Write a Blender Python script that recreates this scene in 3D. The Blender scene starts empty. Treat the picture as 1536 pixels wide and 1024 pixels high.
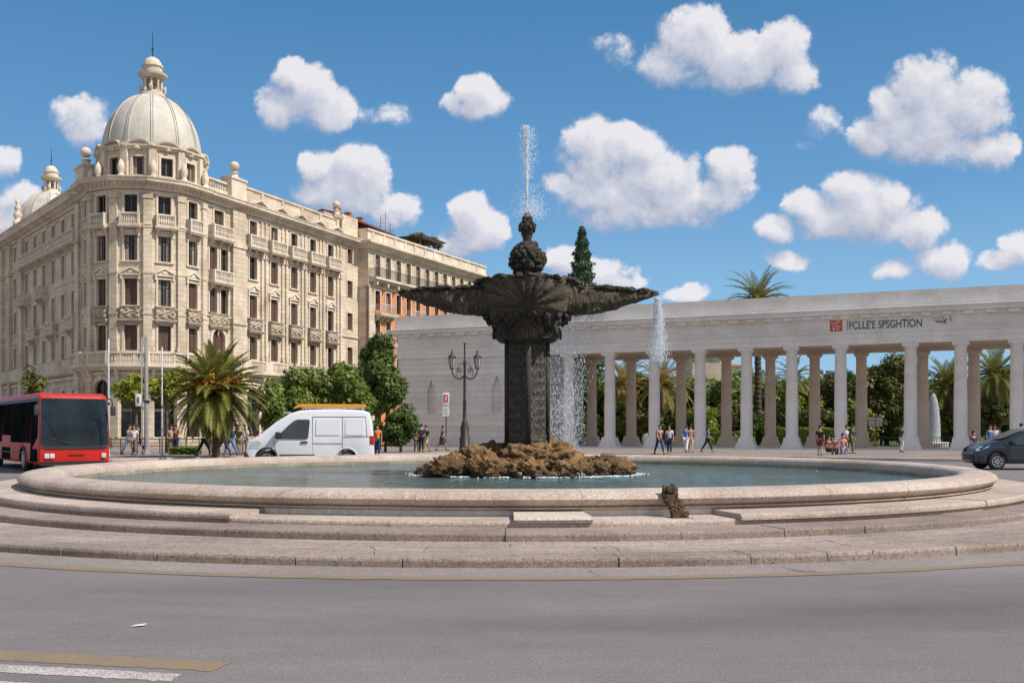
import bpy, bmesh, math, random
import numpy as np
from mathutils import Vector, Matrix, noise
R = math.radians
PI = math.pi
sc = bpy.context.scene
col = sc.collection
FP, HZ, EYE = 1493.3, 645.0, 1.6
def X(px, d): return (px - 768.0) / FP * d
def Z(py, d): return EYE + (HZ - py) / FP * d
def gd(py, z=0.0): return (EYE - z) * FP / (py - HZ)
def fbm(x, y, z, o=4): return noise.fractal(Vector((x, y, z)), 1.0, 2.0, o)

# ------------------------------------------------------------------ materials
def newmat(name):
    m = bpy.data.materials.new(name); m.use_nodes = True
    nt = m.node_tree; b = nt.nodes['Principled BSDF']
    return m, nt, b
def N(nt, t, **k):
    n = nt.nodes.new(t)
    for a, v in k.items():
        if a in n.bl_rna.properties: setattr(n, a, v)
        else: n.inputs[a].default_value = v
    return n
def L(nt, a, b): nt.links.new(a, b)
def ramp(nt, fac, stops):
    r = nt.nodes.new('ShaderNodeValToRGB'); L(nt, fac, r.inputs[0])
    e = r.color_ramp.elements
    while len(e) < len(stops): e.new(0.5)
    for i, (p, c) in enumerate(stops):
        e[i].position = p; e[i].color = (c if len(c) == 4 else (*c, 1)) if not isinstance(c, (int, float)) else (c, c, c, 1)
    return r.outputs[0]
def mixc(nt, fac, a, b, mode='MIX'):
    m = nt.nodes.new('ShaderNodeMix'); m.data_type = 'RGBA'; m.blend_type = mode
    for s, v in ((m.inputs[0], fac), (m.inputs[6], a), (m.inputs[7], b)):
        if hasattr(v, 'default_value'): L(nt, v, s)
        elif isinstance(v, (int, float)): s.default_value = v
        else: s.default_value = (*v, 1)
    return m.outputs[2]
def tex(nt, kind='Object', scale=(1, 1, 1)):
    t = nt.nodes.new('ShaderNodeTexCoord'); mp = nt.nodes.new('ShaderNodeMapping')
    mp.inputs['Scale'].default_value = scale
    L(nt, t.outputs[kind], mp.inputs[0]); return mp.outputs[0]
def nz(nt, vec, scale, detail=5, rough=0.6, dist=0.0):
    n = N(nt, 'ShaderNodeTexNoise', Scale=scale, Detail=detail, Roughness=rough, Distortion=dist)
    L(nt, vec, n.inputs['Vector']); return n.outputs['Fac']
def bump(nt, b, h, strength=0.5, dist=0.02, prev=None):
    n = N(nt, 'ShaderNodeBump', Strength=strength, Distance=dist); L(nt, h, n.inputs['Height'])
    if prev is not None: L(nt, prev, n.inputs['Normal'])
    if b is not None: L(nt, n.outputs[0], b.inputs['Normal'])
    return n.outputs[0]
def plain(name, c, rough=0.5, metal=0.0, coat=0.0, var=0.12, vs=3.0):
    m, nt, b = newmat(name)
    v = tex(nt); f = nz(nt, v, vs, 4)
    L(nt, ramp(nt, f, [(0.3, tuple(x*(1-var) for x in c)), (0.7, tuple(min(1, x*(1+var)) for x in c))]), b.inputs['Base Color'])
    b.inputs['Roughness'].default_value = rough; b.inputs['Metallic'].default_value = metal
    b.inputs['Coat Weight'].default_value = coat
    return m
def stone(name, c, dark, joints=None, scale=1.0, speck=0.0, bstr=0.5, streak=0.5, rough=0.85, uv=False):
    """weathered stone: large stains, vertical streaks, fine grain, optional ashlar joints on the UV map (metres)"""
    m, nt, b = newmat(name)
    v = tex(nt)
    big = nz(nt, v, 0.35*scale, 6, 0.62, 0.4)
    colr = mixc(nt, ramp(nt, big, [(0.38, 0.0), (0.72, 0.75)]), c, dark)
    vs = tex(nt, 'Object', (2.2, 2.2, 0.22)); st = nz(nt, vs, 1.4*scale, 6, 0.7)
    colr = mixc(nt, ramp(nt, st, [(0.52, 0.0), (0.78, streak)]), colr, dark)
    fine = nz(nt, v, 9*scale, 8, 0.75)
    colr = mixc(nt, 1.0, colr, ramp(nt, fine, [(0.3, 0.72), (0.7, 1.15)]), 'MULTIPLY')
    hb = fine; nrm = None
    if speck:
        sp = nz(nt, v, speck, 3, 0.8)
        colr = mixc(nt, 1.0, colr, ramp(nt, sp, [(0.36, 0.5), (0.48, 1.0), (0.62, 1.22)]), 'MULTIPLY')
        nrm = bump(nt, None, sp, 0.4, 0.01)
    if joints:
        bw, bh, ms = joints
        t = nt.nodes.new('ShaderNodeUVMap'); br = N(nt, 'ShaderNodeTexBrick')
        br.inputs['Scale'].default_value = 1.0; br.inputs['Brick Width'].default_value = bw
        br.inputs['Row Height'].default_value = bh; br.inputs['Mortar Size'].default_value = ms
        br.inputs['Mortar Smooth'].default_value = 0.3
        br.inputs['Color1'].default_value = (0.90, 0.89, 0.88, 1); br.inputs['Color2'].default_value = (1.04, 1.03, 1.02, 1)
        br.inputs['Mortar'].default_value = (0.58, 0.55, 0.52, 1)
        L(nt, t.outputs[0], br.inputs['Vector'])
        colr = mixc(nt, 1.0, colr, br.outputs['Color'], 'MULTIPLY')
        nrm = bump(nt, None, ramp(nt, br.outputs['Fac'], [(0.0, 1.0), (1.0, 0.0)]), 0.6, 0.03, nrm)
    L(nt, colr, b.inputs['Base Color']); b.inputs['Roughness'].default_value = rough
    b.inputs['Specular IOR Level'].default_value = 0.25
    bump(nt, b, hb, bstr, 0.03, nrm)
    return m
def glassy(name, c, rough=0.06, spec=0.45):
    m, nt, b = newmat(name)
    v = tex(nt); f = nz(nt, v, 0.9, 4)
    L(nt, ramp(nt, f, [(0.35, tuple(x*0.5 for x in c)), (0.7, tuple(x*1.6 for x in c))]), b.inputs['Base Color'])
    b.inputs['Roughness'].default_value = rough; b.inputs['IOR'].default_value = 1.5; b.inputs['Specular IOR Level'].default_value = spec
    w = nz(nt, v, 0.7, 2); bump(nt, b, w, 0.12, 0.05)
    return m
def leafmat(name, c1, c2, c3=None, scale=1.2, trans=0.3):
    m, nt, b = newmat(name)
    v = tex(nt); f = nz(nt, v, scale, 3, 0.6); g = nz(nt, v, 14.0, 2)
    a = ramp(nt, f, [(0.35, c1), (0.62, c2)])
    a = mixc(nt, 1.0, a, ramp(nt, g, [(0.3, 0.6), (0.7, 1.35)]), 'MULTIPLY')
    if c3: a = mixc(nt, ramp(nt, nz(nt, v, 4.0, 2), [(0.6, 0.0), (0.7, 0.8)]), a, c3)
    L(nt, a, b.inputs['Base Color']); b.inputs['Roughness'].default_value = 0.5
    b.inputs['Specular IOR Level'].default_value = 0.35
    tr = nt.nodes.new('ShaderNodeBsdfTranslucent'); L(nt, a, tr.inputs[0])
    mx = nt.nodes.new('ShaderNodeMixShader'); mx.inputs[0].default_value = trans
    L(nt, b.outputs[0], mx.inputs[1]); L(nt, tr.outputs[0], mx.inputs[2])
    L(nt, mx.outputs[0], nt.nodes['Material Output'].inputs[0])
    return m

M = {}
M['ashlar'] = stone('cream_ashlar', (0.74, 0.63, 0.49), (0.34, 0.265, 0.19), (1.3, 0.42, 0.012), streak=0.5)
M['trim'] = stone('cream_trim', (0.76, 0.66, 0.53), (0.36, 0.285, 0.21), scale=1.4, streak=0.6)
M['rustic'] = stone('rusticated_stone', (0.52, 0.43, 0.34), (0.25, 0.19, 0.14), (1.1, 0.55, 0.05), streak=0.7)
M['relief'] = stone('carved_stone', (0.52, 0.43, 0.33), (0.14, 0.11, 0.08), scale=3.0, streak=0.6, bstr=1.0)
M['domeshell'] = stone('dome_shell', (0.62, 0.585, 0.51), (0.36, 0.33, 0.28), scale=1.0, streak=0.8)
M['white_ashlar'] = stone('white_ashlar', (0.86, 0.82, 0.785), (0.68, 0.63, 0.585), (40.0, 0.5, 0.012), streak=0.55)
M['white_stone'] = stone('white_stone', (0.85, 0.81, 0.78), (0.64, 0.59, 0.55), scale=1.2, streak=0.5)
M['tan_stone'] = stone('tan_stone', (0.86, 0.69, 0.55), (0.62, 0.47, 0.36), scale=1.2, streak=0.5)
M['orange'] = stone('orange_render', (0.70, 0.27, 0.11), (0.42, 0.16, 0.08), scale=1.2, streak=0.4, bstr=0.2)
M['redroof'] = stone('red_brown_roof', (0.22, 0.075, 0.05), (0.10, 0.04, 0.03), scale=2, streak=0.4)
M['granite'] = stone('rim_granite', (0.56, 0.46, 0.395), (0.27, 0.20, 0.15), speck=42.0, scale=1.6, streak=0.35)
M['granite_shaded'] = stone('step_granite', (0.34, 0.27, 0.225), (0.16, 0.12, 0.095), speck=36.0, scale=1.5, streak=0.35)  # kept below the treads: riser shade deepened in the base colour
M['tread'] = stone('step_tread', (0.43, 0.35, 0.305), (0.22, 0.17, 0.145), (2.2, 0.42, 0.012), speck=30.0, scale=1.4, streak=0.35)  # lifted above the risers: stronger light on the tops put into the colour
M['slab'] = stone('pale_slab', (0.60, 0.52, 0.44), (0.36, 0.28, 0.21), speck=40.0, scale=2.0, streak=0.2)
M['inner'] = stone('basin_inner', (0.42, 0.36, 0.27), (0.16, 0.13, 0.10), speck=26.0, scale=2.5, streak=0.6)
M['bronze'] = stone('dark_crusted_stone', (0.066, 0.057, 0.046), (0.024, 0.021, 0.017), scale=4.0, speck=22.0, streak=0.6, bstr=1.0, rough=0.7)
M['carved'] = stone('dark_carved_panel', (0.12, 0.105, 0.09), (0.045, 0.038, 0.032), scale=5.0, speck=26.0, streak=0.4, bstr=1.0, rough=0.6)
M['fluted'] = stone('brown_fluted_bowl', (0.20, 0.145, 0.085), (0.04, 0.03, 0.022), scale=4.0, speck=20.0, streak=0.7, bstr=1.0, rough=0.75)
M['tufa'] = stone('brown_tufa', (0.25, 0.15, 0.07), (0.03, 0.022, 0.016), scale=3.0, speck=13.0, streak=0.2, bstr=1.0, rough=0.9)
M['spout'] = stone('rusty_spout', (0.13, 0.085, 0.045), (0.04, 0.027, 0.016), scale=8.0, speck=24.0, streak=0.3, bstr=1.0, rough=0.7)
M['pavement'] = stone('pavement_slabs', (0.29, 0.24, 0.21), (0.18, 0.145, 0.125), scale=1.0, streak=0.0, speck=6.0)
M['kerbstone'] = stone('kerb_stone', (0.50, 0.43, 0.37), (0.30, 0.24, 0.20), scale=2.0, streak=0.0)
M['apron'] = stone('concrete_gutter', (0.29, 0.25, 0.225), (0.20, 0.17, 0.15), scale=1.0, streak=0.0, speck=60.0, bstr=0.1)
M['woodshut'] = plain('brown_shutter', (0.12, 0.066, 0.045), 0.6, vs=6)
M['woodframe'] = plain('dark_window_frame', (0.10, 0.065, 0.045), 0.6)
M['whiteframe'] = plain('pale_window_frame', (0.45, 0.42, 0.38), 0.6)
M['curtain'] = plain('window_curtain', (0.40, 0.36, 0.31), 0.8, vs=5, var=0.3)
M['glass'] = glassy('window_glass', (0.012, 0.017, 0.024), 0.06, 0.28)
M['bus_side_glass'] = glassy('bus_side_glass', (0.012, 0.014, 0.014), 0.25, 0.0); M['bus_side_glass'].node_tree.nodes['Principled BSDF'].inputs['IOR'].default_value = 1.15
M['glass_blue'] = glassy('blue_window_glass', (0.03, 0.05, 0.07), 0.05, 1.0)
M['dark'] = plain('dark_interior', (0.02, 0.018, 0.016), 0.8)
M['iron'] = plain('dark_iron', (0.035, 0.033, 0.034), 0.45, 0.3)
M['lampiron'] = plain('grey_cast_iron', (0.035, 0.032, 0.032), 0.5, 0.2, vs=8, var=0.3)
M['steel'] = plain('galvanised_pole', (0.50, 0.50, 0.52), 0.4, 0.2)
M['greypole'] = plain('grey_concrete_pole', (0.22, 0.205, 0.20), 0.7)
M['bark'] = plain('bark', (0.12, 0.085, 0.06), 0.9, vs=6, var=0.4)
M['palmbark'] = plain('palm_bark', (0.08, 0.052, 0.032), 0.9, vs=8, var=0.5)
M['leaf'] = leafmat('leaf_mid', (0.075, 0.12, 0.018), (0.19, 0.24, 0.035))
M['leaf_dark'] = leafmat('leaf_dark', (0.05, 0.09, 0.018), (0.135, 0.19, 0.035))
M['leaf_light'] = leafmat('leaf_light', (0.15, 0.19, 0.018), (0.31, 0.33, 0.035))
M['leaf_olive'] = leafmat('leaf_olive', (0.07, 0.085, 0.02), (0.19, 0.185, 0.05))
M['conifer'] = leafmat('leaf_conifer', (0.018, 0.045, 0.016), (0.045, 0.085, 0.028), trans=0.15)
M['palm'] = leafmat('palm_frond', (0.13, 0.15, 0.025), (0.29, 0.27, 0.065), scale=0.8)
M['palm_dry'] = leafmat('palm_frond_golden', (0.20, 0.17, 0.04), (0.52, 0.38, 0.13), scale=0.8)
M['fruit'] = plain('orange_fruit_stalks', (0.50, 0.22, 0.02), 0.7, vs=6, var=0.4)
M['hedge'] = leafmat('hedge_leaf', (0.10, 0.16, 0.016), (0.23, 0.29, 0.035))
M['grassm'] = leafmat('lawn_green', (0.06, 0.11, 0.015), (0.13, 0.19, 0.03), scale=0.4, trans=0.0)
M['buswhite'] = plain('white_marking', (0.75, 0.75, 0.75), 0.5)
M['vanwhite'] = plain('white_van_paint', (0.72, 0.74, 0.78), 0.28, coat=0.6, var=0.03, vs=1.0)
M['busred'] = plain('red_bus_paint', (0.50, 0.022, 0.014), 0.42, coat=0.15, var=0.10, vs=1.0)
M['carblue'] = plain('grey_blue_car_paint', (0.018, 0.028, 0.042), 0.28, 0.3, coat=0.5, var=0.1, vs=1.0)
M['rubber'] = plain('tyre_rubber', (0.018, 0.018, 0.019), 0.8)
M['rim'] = plain('alloy_rim', (0.45, 0.45, 0.46), 0.3, 0.8)
M['plastic'] = plain('black_plastic', (0.025, 0.025, 0.027), 0.5)
M['lampglass'] = plain('headlamp_glass', (0.55, 0.58, 0.60), 0.08, 0.2)
M['lanternglass'] = plain('lantern_glass', (0.40, 0.40, 0.38), 0.12)
M['redglass'] = plain('red_tail_lamp', (0.45, 0.02, 0.02), 0.15)
M['busglass'] = glassy('bus_windscreen', (0.012, 0.022, 0.03), 0.03, 0.3)
M['carglass'] = glassy('car_glass', (0.015, 0.03, 0.04), 0.04, 1.0)
M['amber'] = plain('orange_plastic', (0.80, 0.33, 0.015), 0.45, var=0.08)
M['letter'] = plain('dark_lettering', (0.10, 0.12, 0.165), 0.7, var=0.35, vs=4)
M['emblem'] = plain('red_emblem', (0.50, 0.10, 0.05), 0.7, var=0.3, vs=5)
M['signwhite'] = plain('white_sign', (0.72, 0.72, 0.74), 0.5)
M['signblue'] = plain('blue_grey_sign', (0.30, 0.38, 0.48), 0.5)
M['signred'] = plain('red_sign', (0.60, 0.05, 0.05), 0.5)
M['terracotta'] = plain('terracotta', (0.40, 0.17, 0.09), 0.8)

def wet_tufa():
    m = M['tufa']; nt = m.node_tree; b = nt.nodes['Principled BSDF']; src = b.inputs['Base Color'].links[0].from_socket
    oi = nt.nodes.new('ShaderNodeObjectInfo'); c = mixc(nt, 1.0, src, ramp(nt, oi.outputs['Random'], [(0, (.55, .55, .58)), (1, (1.35, 1.3, 1.2))]), 'MULTIPLY')
    g = nt.nodes.new('ShaderNodeNewGeometry'); s_ = nt.nodes.new('ShaderNodeSeparateXYZ'); L(nt, g.outputs['Position'], s_.inputs[0])
    f = nz(nt, tex(nt), 2.2, 4); a = N(nt, 'ShaderNodeMath', operation='MULTIPLY_ADD'); L(nt, f, a.inputs[0]); a.inputs[1].default_value = -.9; L(nt, s_.outputs[2], a.inputs[2])
    wet = ramp(nt, a.outputs[0], [(.02, 1.0), (.22, 0.0)]); c = mixc(nt, 1.0, c, ramp(nt, wet, [(0, 1.0), (1, .42)]), 'MULTIPLY')   # splashed, wet rock near the waterline
    L(nt, c, b.inputs['Base Color']); L(nt, ramp(nt, wet, [(0, .85), (1, .25)]), b.inputs['Roughness'])
wet_tufa()
def bowl_mat():
    m, nt, b = newmat('lime_streaked_bowl'); t = nt.nodes.new('ShaderNodeUVMap'); mp = nt.nodes.new('ShaderNodeMapping'); mp.inputs['Scale'].default_value = (9, .9, 1)
    L(nt, t.outputs[0], mp.inputs[0]); st = nz(nt, mp.outputs[0], 2.2, 7, .7, .3); v = tex(nt); f = nz(nt, v, 14, 6, .75); g = nz(nt, v, 1.3, 4)
    c = ramp(nt, st, [(.36, (.035, .026, .018)), (.5, (.11, .078, .044)), (.66, (.33, .265, .17))])
    c = mixc(nt, ramp(nt, g, [(.45, 0.0), (.65, .85)]), c, (.06, .048, .036)); c = mixc(nt, 1.0, c, ramp(nt, f, [(.32, .4), (.68, 1.4)]), 'MULTIPLY')
    L(nt, c, b.inputs['Base Color']); b.inputs['Roughness'].default_value = .75; n1 = bump(nt, None, st, .8, .06); bump(nt, b, f, 1.0, .05, n1); return m
M['bowl'] = bowl_mat()
def water_mat():
    m, nt, b = newmat('pool_water'); v = tex(nt)
    a = nz(nt, tex(nt, 'Object', (1, 1.6, 1)), 2.6, 4, 0.6, 0.6); f2 = nz(nt, v, 12.0, 4, 0.65)
    big = nz(nt, v, 0.28, 3)
    c = ramp(nt, big, [(0.38, (0.085, 0.10, 0.07)), (0.6, (0.07, 0.14, 0.155))])
    L(nt, c, b.inputs['Base Color']); b.inputs['Roughness'].default_value = 0.10; b.inputs['IOR'].default_value = 1.33
    b.inputs['Specular IOR Level'].default_value = 0.6
    n1 = bump(nt, None, a, 1.0, 0.16); bump(nt, b, f2, 0.8, 0.05, n1)
    return m
M['water'] = water_mat()
def spray_mat():
    m, nt, b = newmat('water_drops'); b.inputs['Base Color'].default_value = (0.9, 0.93, 0.96, 1)
    b.inputs['Roughness'].default_value = 0.15; b.inputs['IOR'].default_value = 1.33
    tr = nt.nodes.new('ShaderNodeBsdfTranslucent'); tr.inputs[0].default_value = (0.9, 0.93, 0.97, 1)
    mx = nt.nodes.new('ShaderNodeMixShader'); mx.inputs[0].default_value = 0.45
    L(nt, b.outputs[0], mx.inputs[1]); L(nt, tr.outputs[0], mx.inputs[2])
    L(nt, mx.outputs[0], nt.nodes['Material Output'].inputs[0]); return m
M['spray'] = spray_mat()
def asphalt():
    m, nt, b = newmat('asphalt'); v = tex(nt)
    big = nz(nt, tex(nt, 'Object', (0.25, 1.0, 1)), 0.5, 5, 0.6, 0.5); mid = nz(nt, v, 2.2, 6, 0.7); fine = nz(nt, v, 95.0, 3, 0.8)
    c = ramp(nt, big, [(0.32, (0.142, 0.126, 0.124)), (0.7, (0.222, 0.192, 0.182))])
    c = mixc(nt, 1.0, c, ramp(nt, mid, [(0.3, 0.94), (0.7, 1.05)]), 'MULTIPLY')
    stk = nz(nt, tex(nt, 'Object', (0.5, 7.0, 1)), 2.4, 6, .75); c = mixc(nt, 1.0, c, ramp(nt, stk, [(0.3, .90), (0.7, 1.09)]), 'MULTIPLY')
    c = mixc(nt, 1.0, c, ramp(nt, fine, [(0.34, 0.45), (0.5, 1.0), (0.68, 1.65)]), 'MULTIPLY')
    far = nz(nt, v, 40.0, 5, 0.9); c = mixc(nt, 1.0, c, ramp(nt, far, [(0.38, 0.72), (0.62, 1.28)]), 'MULTIPLY')
    # soft cast shadow painted across the open asphalt, and faint wheel tracks round the fountain
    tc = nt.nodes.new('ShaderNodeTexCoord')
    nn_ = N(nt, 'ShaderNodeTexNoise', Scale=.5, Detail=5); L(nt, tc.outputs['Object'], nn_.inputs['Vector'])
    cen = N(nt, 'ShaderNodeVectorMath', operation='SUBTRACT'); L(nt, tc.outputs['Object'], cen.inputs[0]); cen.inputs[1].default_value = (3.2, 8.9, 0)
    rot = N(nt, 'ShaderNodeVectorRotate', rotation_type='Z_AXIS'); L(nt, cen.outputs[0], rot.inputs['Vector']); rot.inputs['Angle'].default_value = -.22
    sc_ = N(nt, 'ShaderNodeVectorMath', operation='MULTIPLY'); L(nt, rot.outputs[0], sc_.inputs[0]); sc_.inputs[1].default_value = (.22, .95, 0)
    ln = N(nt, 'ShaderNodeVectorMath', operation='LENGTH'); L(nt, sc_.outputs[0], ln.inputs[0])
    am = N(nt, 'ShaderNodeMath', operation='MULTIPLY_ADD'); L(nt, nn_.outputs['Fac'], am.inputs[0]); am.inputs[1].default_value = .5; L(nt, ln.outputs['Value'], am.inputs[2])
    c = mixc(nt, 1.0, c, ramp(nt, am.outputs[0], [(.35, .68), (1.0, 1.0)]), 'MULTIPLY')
    vd = N(nt, 'ShaderNodeVectorMath', operation='DISTANCE'); L(nt, tc.outputs['Object'], vd.inputs[0]); vd.inputs[1].default_value = (0, 26.5, 0)
    mr = N(nt, 'ShaderNodeMath', operation='MULTIPLY'); L(nt, vd.outputs['Value'], mr.inputs[0]); mr.inputs[1].default_value = 1/40
    c = mixc(nt, 1.0, c, ramp(nt, mr.outputs[0], [(.40, 1.06), (.425, .90), (.445, 1.05), (.468, .91), (.49, 1.06), (.52, 1.0)]), 'MULTIPLY')
    L(nt, c, b.inputs['Base Color']); b.inputs['Roughness'].default_value = 0.8; b.inputs['Specular IOR Level'].default_value = 0.3
    bump(nt, b, fine, 0.6, 0.008); return m
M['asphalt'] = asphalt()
def paint(name, c, wear):
    m, nt, b = newmat(name); v = tex(nt); f = nz(nt, v, 60.0, 4, 0.8); g = nz(nt, v, 3.0, 4)
    a = mixc(nt, ramp(nt, g, [(0.4, 0.05), (0.7, 0.45)]), c, (0.16, 0.14, 0.135))
    a = mixc(nt, ramp(nt, f, [(wear, 1.0), (wear+0.09, 0.0)]), a, (0.15, 0.135, 0.13))
    L(nt, a, b.inputs['Base Color']); b.inputs['Roughness'].default_value = 0.75; return m
M['yellow'] = paint('worn_yellow_paint', (0.29, 0.19, 0.075), 0.43)
M['yellow_worn'] = paint('very_worn_yellow_paint', (0.33, 0.21, 0.07), 0.46)
M['whitepaint'] = paint('worn_white_paint', (0.62, 0.56, 0.50), 0.43)

M['busred'].node_tree.nodes['Principled BSDF'].inputs['Specular IOR Level'].default_value = 0.2
# ------------------------------------------------------------------ mesh builder
class MB:
    def __init__(s): s.v = []; s.f = []; s.uv = []; s.mi = []
    def add(s, vs, fs, uvs=None, mi=0):
        o = len(s.v); s.v += [tuple(p) for p in vs]
        s.uv += list(uvs) if uvs is not None else [(p[0]+p[1], p[2]) for p in vs]
        s.f += [tuple(i+o for i in f) for f in fs]; s.mi += [mi]*len(fs); return s
    def box(s, x0, x1, y0, y1, z0, z1, mi=0):
        vs = [(x, y, z) for z in (z0, z1) for y in (y0, y1) for x in (x0, x1)]
        return s.add(vs, [(0, 2, 3, 1), (4, 5, 7, 6), (0, 1, 5, 4), (2, 6, 7, 3), (0, 4, 6, 2), (1, 3, 7, 5)], None, mi)
    def tube(s, pts, rad, n=8, mi=0, caps=True):
        pts = [Vector(p) for p in pts]; rs = rad if isinstance(rad, (list, tuple)) else [rad]*len(pts)
        rings = []; up = Vector((0, 0, 1)); prev = None
        for i, p in enumerate(pts):
            t = (pts[min(i+1, len(pts)-1)] - pts[max(i-1, 0)]).normalized()
            a = prev if prev is not None else (Vector((1, 0, 0)) if abs(t.z) > 0.9 else up)
            x = (a - t*a.dot(t)).normalized(); y = t.cross(x); prev = x
            rings.append([p + (x*math.cos(2*PI*k/n) + y*math.sin(2*PI*k/n))*rs[i] for k in range(n)])
        vs = [q for r in rings for q in r]
        fs = [(i*n+k, i*n+(k+1) % n, (i+1)*n+(k+1) % n, (i+1)*n+k) for i in range(len(pts)-1) for k in range(n)]
        if caps: fs += [tuple(range(n-1, -1, -1)), tuple((len(pts)-1)*n+k for k in range(n))]
        return s.add(vs, fs, None, mi)
    def lathe(s, prof, n=24, c=(0, 0, 0), a0=0.0, a1=2*PI, f=None, mi=0, closed=False, caps=True):
        full = abs(a1-a0-2*PI) < 1e-6; m = n if full else n+1; np_ = len(prof); vs = []; uv = []
        for i in range(m):
            a = a0 + (a1-a0)*i/n; acc = 0
            for j, (r, z) in enumerate(prof):
                if j: acc += math.hypot(r-prof[j-1][0], z-prof[j-1][1])
                rr = r*(f(a, j) if f else 1)
                vs.append((c[0]+rr*math.cos(a), c[1]+rr*math.sin(a), c[2]+z)); uv.append((a*max(p[0] for p in prof), acc))
        fs = []; jn = np_ if closed else np_-1
        for i in range(n if full else m-1):
            i2 = (i+1) % m
            for j in range(jn):
                j2 = (j+1) % np_; fs.append((i*np_+j, i2*np_+j, i2*np_+j2, i*np_+j2))
        if closed and not full and caps: fs += [tuple(range(np_)), tuple((m-1)*np_+j for j in range(np_-1, -1, -1))]
        return s.add(vs, fs, uv, mi)
    def fbox(s, F, u0, u1, n0, n1, z0, z1, mi=0):
        vs = []; uv = []
        for z in (z0, z1):
            for n in (n0, n1):
                for u in (u0, u1): vs.append(F.pt(u, n, z)); uv.append((u+n, z))
        return s.add(vs, [(0, 2, 3, 1), (4, 5, 7, 6), (0, 1, 5, 4), (2, 6, 7, 3), (0, 4, 6, 2), (1, 3, 7, 5)], uv, mi)
    def prism(s, poly, z0, z1, mi=0):
        n = len(poly); vs = [(p[0], p[1], z0) for p in poly] + [(p[0], p[1], z1) for p in poly]
        fs = [tuple(range(n-1, -1, -1)), tuple(range(n, 2*n))] + [(i, (i+1) % n, n+(i+1) % n, n+i) for i in range(n)]
        return s.add(vs, fs, [(p[0], p[1]) for p in vs], mi)
    def build(s, name, mat, parent=None, loc=None, rz=0.0, smooth=False, world=False, tris=False):
        me = bpy.data.meshes.new(name); me.from_pydata(s.v, [], s.f)
        if not isinstance(mat, (list, tuple)): mat = [mat]
        for m in mat: me.materials.append(m)
        if any(s.mi): me.polygons.foreach_set('material_index', s.mi)
        uvl = me.uv_layers.new(name='UVMap'); li = np.empty(len(me.loops), dtype=np.int32); me.loops.foreach_get('vertex_index', li)
        uvl.data.foreach_set('uv', np.array(s.uv, dtype=np.float32)[li].ravel())
        if smooth: me.polygons.foreach_set('use_smooth', [True]*len(me.polygons))
        me.update()
        return link(name, me, parent, loc, rz, world)
def link(name, me, parent=None, loc=None, rz=0.0, world=False):
    o = bpy.data.objects.new(name, me); col.objects.link(o)
    if parent is not None: o.parent = parent
    if world and parent is not None: o.location = -Vector(parent.location)
    if loc is not None: o.location = loc
    if rz: o.rotation_euler = (0, 0, rz)
    return o
def fixn(o):
    bm = bmesh.new(); bm.from_mesh(o.data); bmesh.ops.recalc_face_normals(bm, faces=bm.faces); bm.to_mesh(o.data); bm.free(); return o
def bevel(o, w, seg=2, ang=30, smooth=True):
    bm = bmesh.new(); bm.from_mesh(o.data); bmesh.ops.remove_doubles(bm, verts=bm.verts, dist=1e-5)
    bmesh.ops.recalc_face_normals(bm, faces=bm.faces)
    ed = [e for e in bm.edges if len(e.link_faces) == 2 and e.calc_face_angle(0) > R(ang)]
    bmesh.ops.bevel(bm, geom=ed, offset=w, segments=seg, affect='EDGES', profile=0.6, clamp_overlap=True)
    bm.to_mesh(o.data); bm.free()
    if smooth:
        for p in o.data.polygons: p.use_smooth = True
        try: o.data.set_sharp_from_angle(angle=R(35))
        except Exception: pass
    return o
def tag(o, label=None, cat=None, group=None, kind=None):
    if label: o['label'] = label
    if cat: o['category'] = cat
    if group: o['group'] = group
    if kind: o['kind'] = kind
    return o
def root(name, label, cat, loc=(0, 0, 0), rz=0.0, group=None):
    o = bpy.data.objects.new(name, None); col.objects.link(o); o.location = loc; o.rotation_euler = (0, 0, rz)
    o.empty_display_size = 0.3
    return tag(o, label, cat, group)
def struct(mb, name, mat, **k): return tag(mb.build(name, mat, **k), kind='structure')
class Fr:
    """facade frame: u runs left to right seen from outside, n points outwards"""
    def __init__(s, o, u): s.o = o; l = math.hypot(*u); s.u = (u[0]/l, u[1]/l); s.n = (s.u[1], -s.u[0]); s.rz = math.atan2(s.u[1], s.u[0])
    def pt(s, u, n, z): return (s.o[0]+s.u[0]*u+s.n[0]*n, s.o[1]+s.u[1]*u+s.n[1]*n, z)
def sweep(mb, prof, path, mi=0):
    """prof: closed list of (outward, z); path: 2D points left to right seen from outside"""
    n = len(prof); rings = []; acc = 0; uv = []
    for i, p in enumerate(path):
        a = Vector(path[i-1]) if i else None; b = Vector(path[i+1]) if i < len(path)-1 else None; p = Vector(p)
        if i: acc += (p-a).length
        ns = []
        for q, r in ((a, p), (p, b)):
            if q is not None and r is not None: d = (r-q).normalized(); ns.append(Vector((d.y, -d.x)))
        nn = sum(ns, Vector((0, 0))).normalized(); k = 1/max(0.4, nn.dot(ns[0]))
        rings += [(p.x+nn.x*o*k, p.y+nn.y*o*k, z) for o, z in prof]; uv += [(acc, z) for o, z in prof]
    m = len(path)
    fs = [(i*n+j, (i+1)*n+j, (i+1)*n+(j+1) % n, i*n+(j+1) % n) for i in range(m-1) for j in range(n)]
    fs += [tuple(range(n)), tuple((m-1)*n+j for j in range(n-1, -1, -1))]
    return mb.add(rings, fs, uv, mi)
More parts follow.
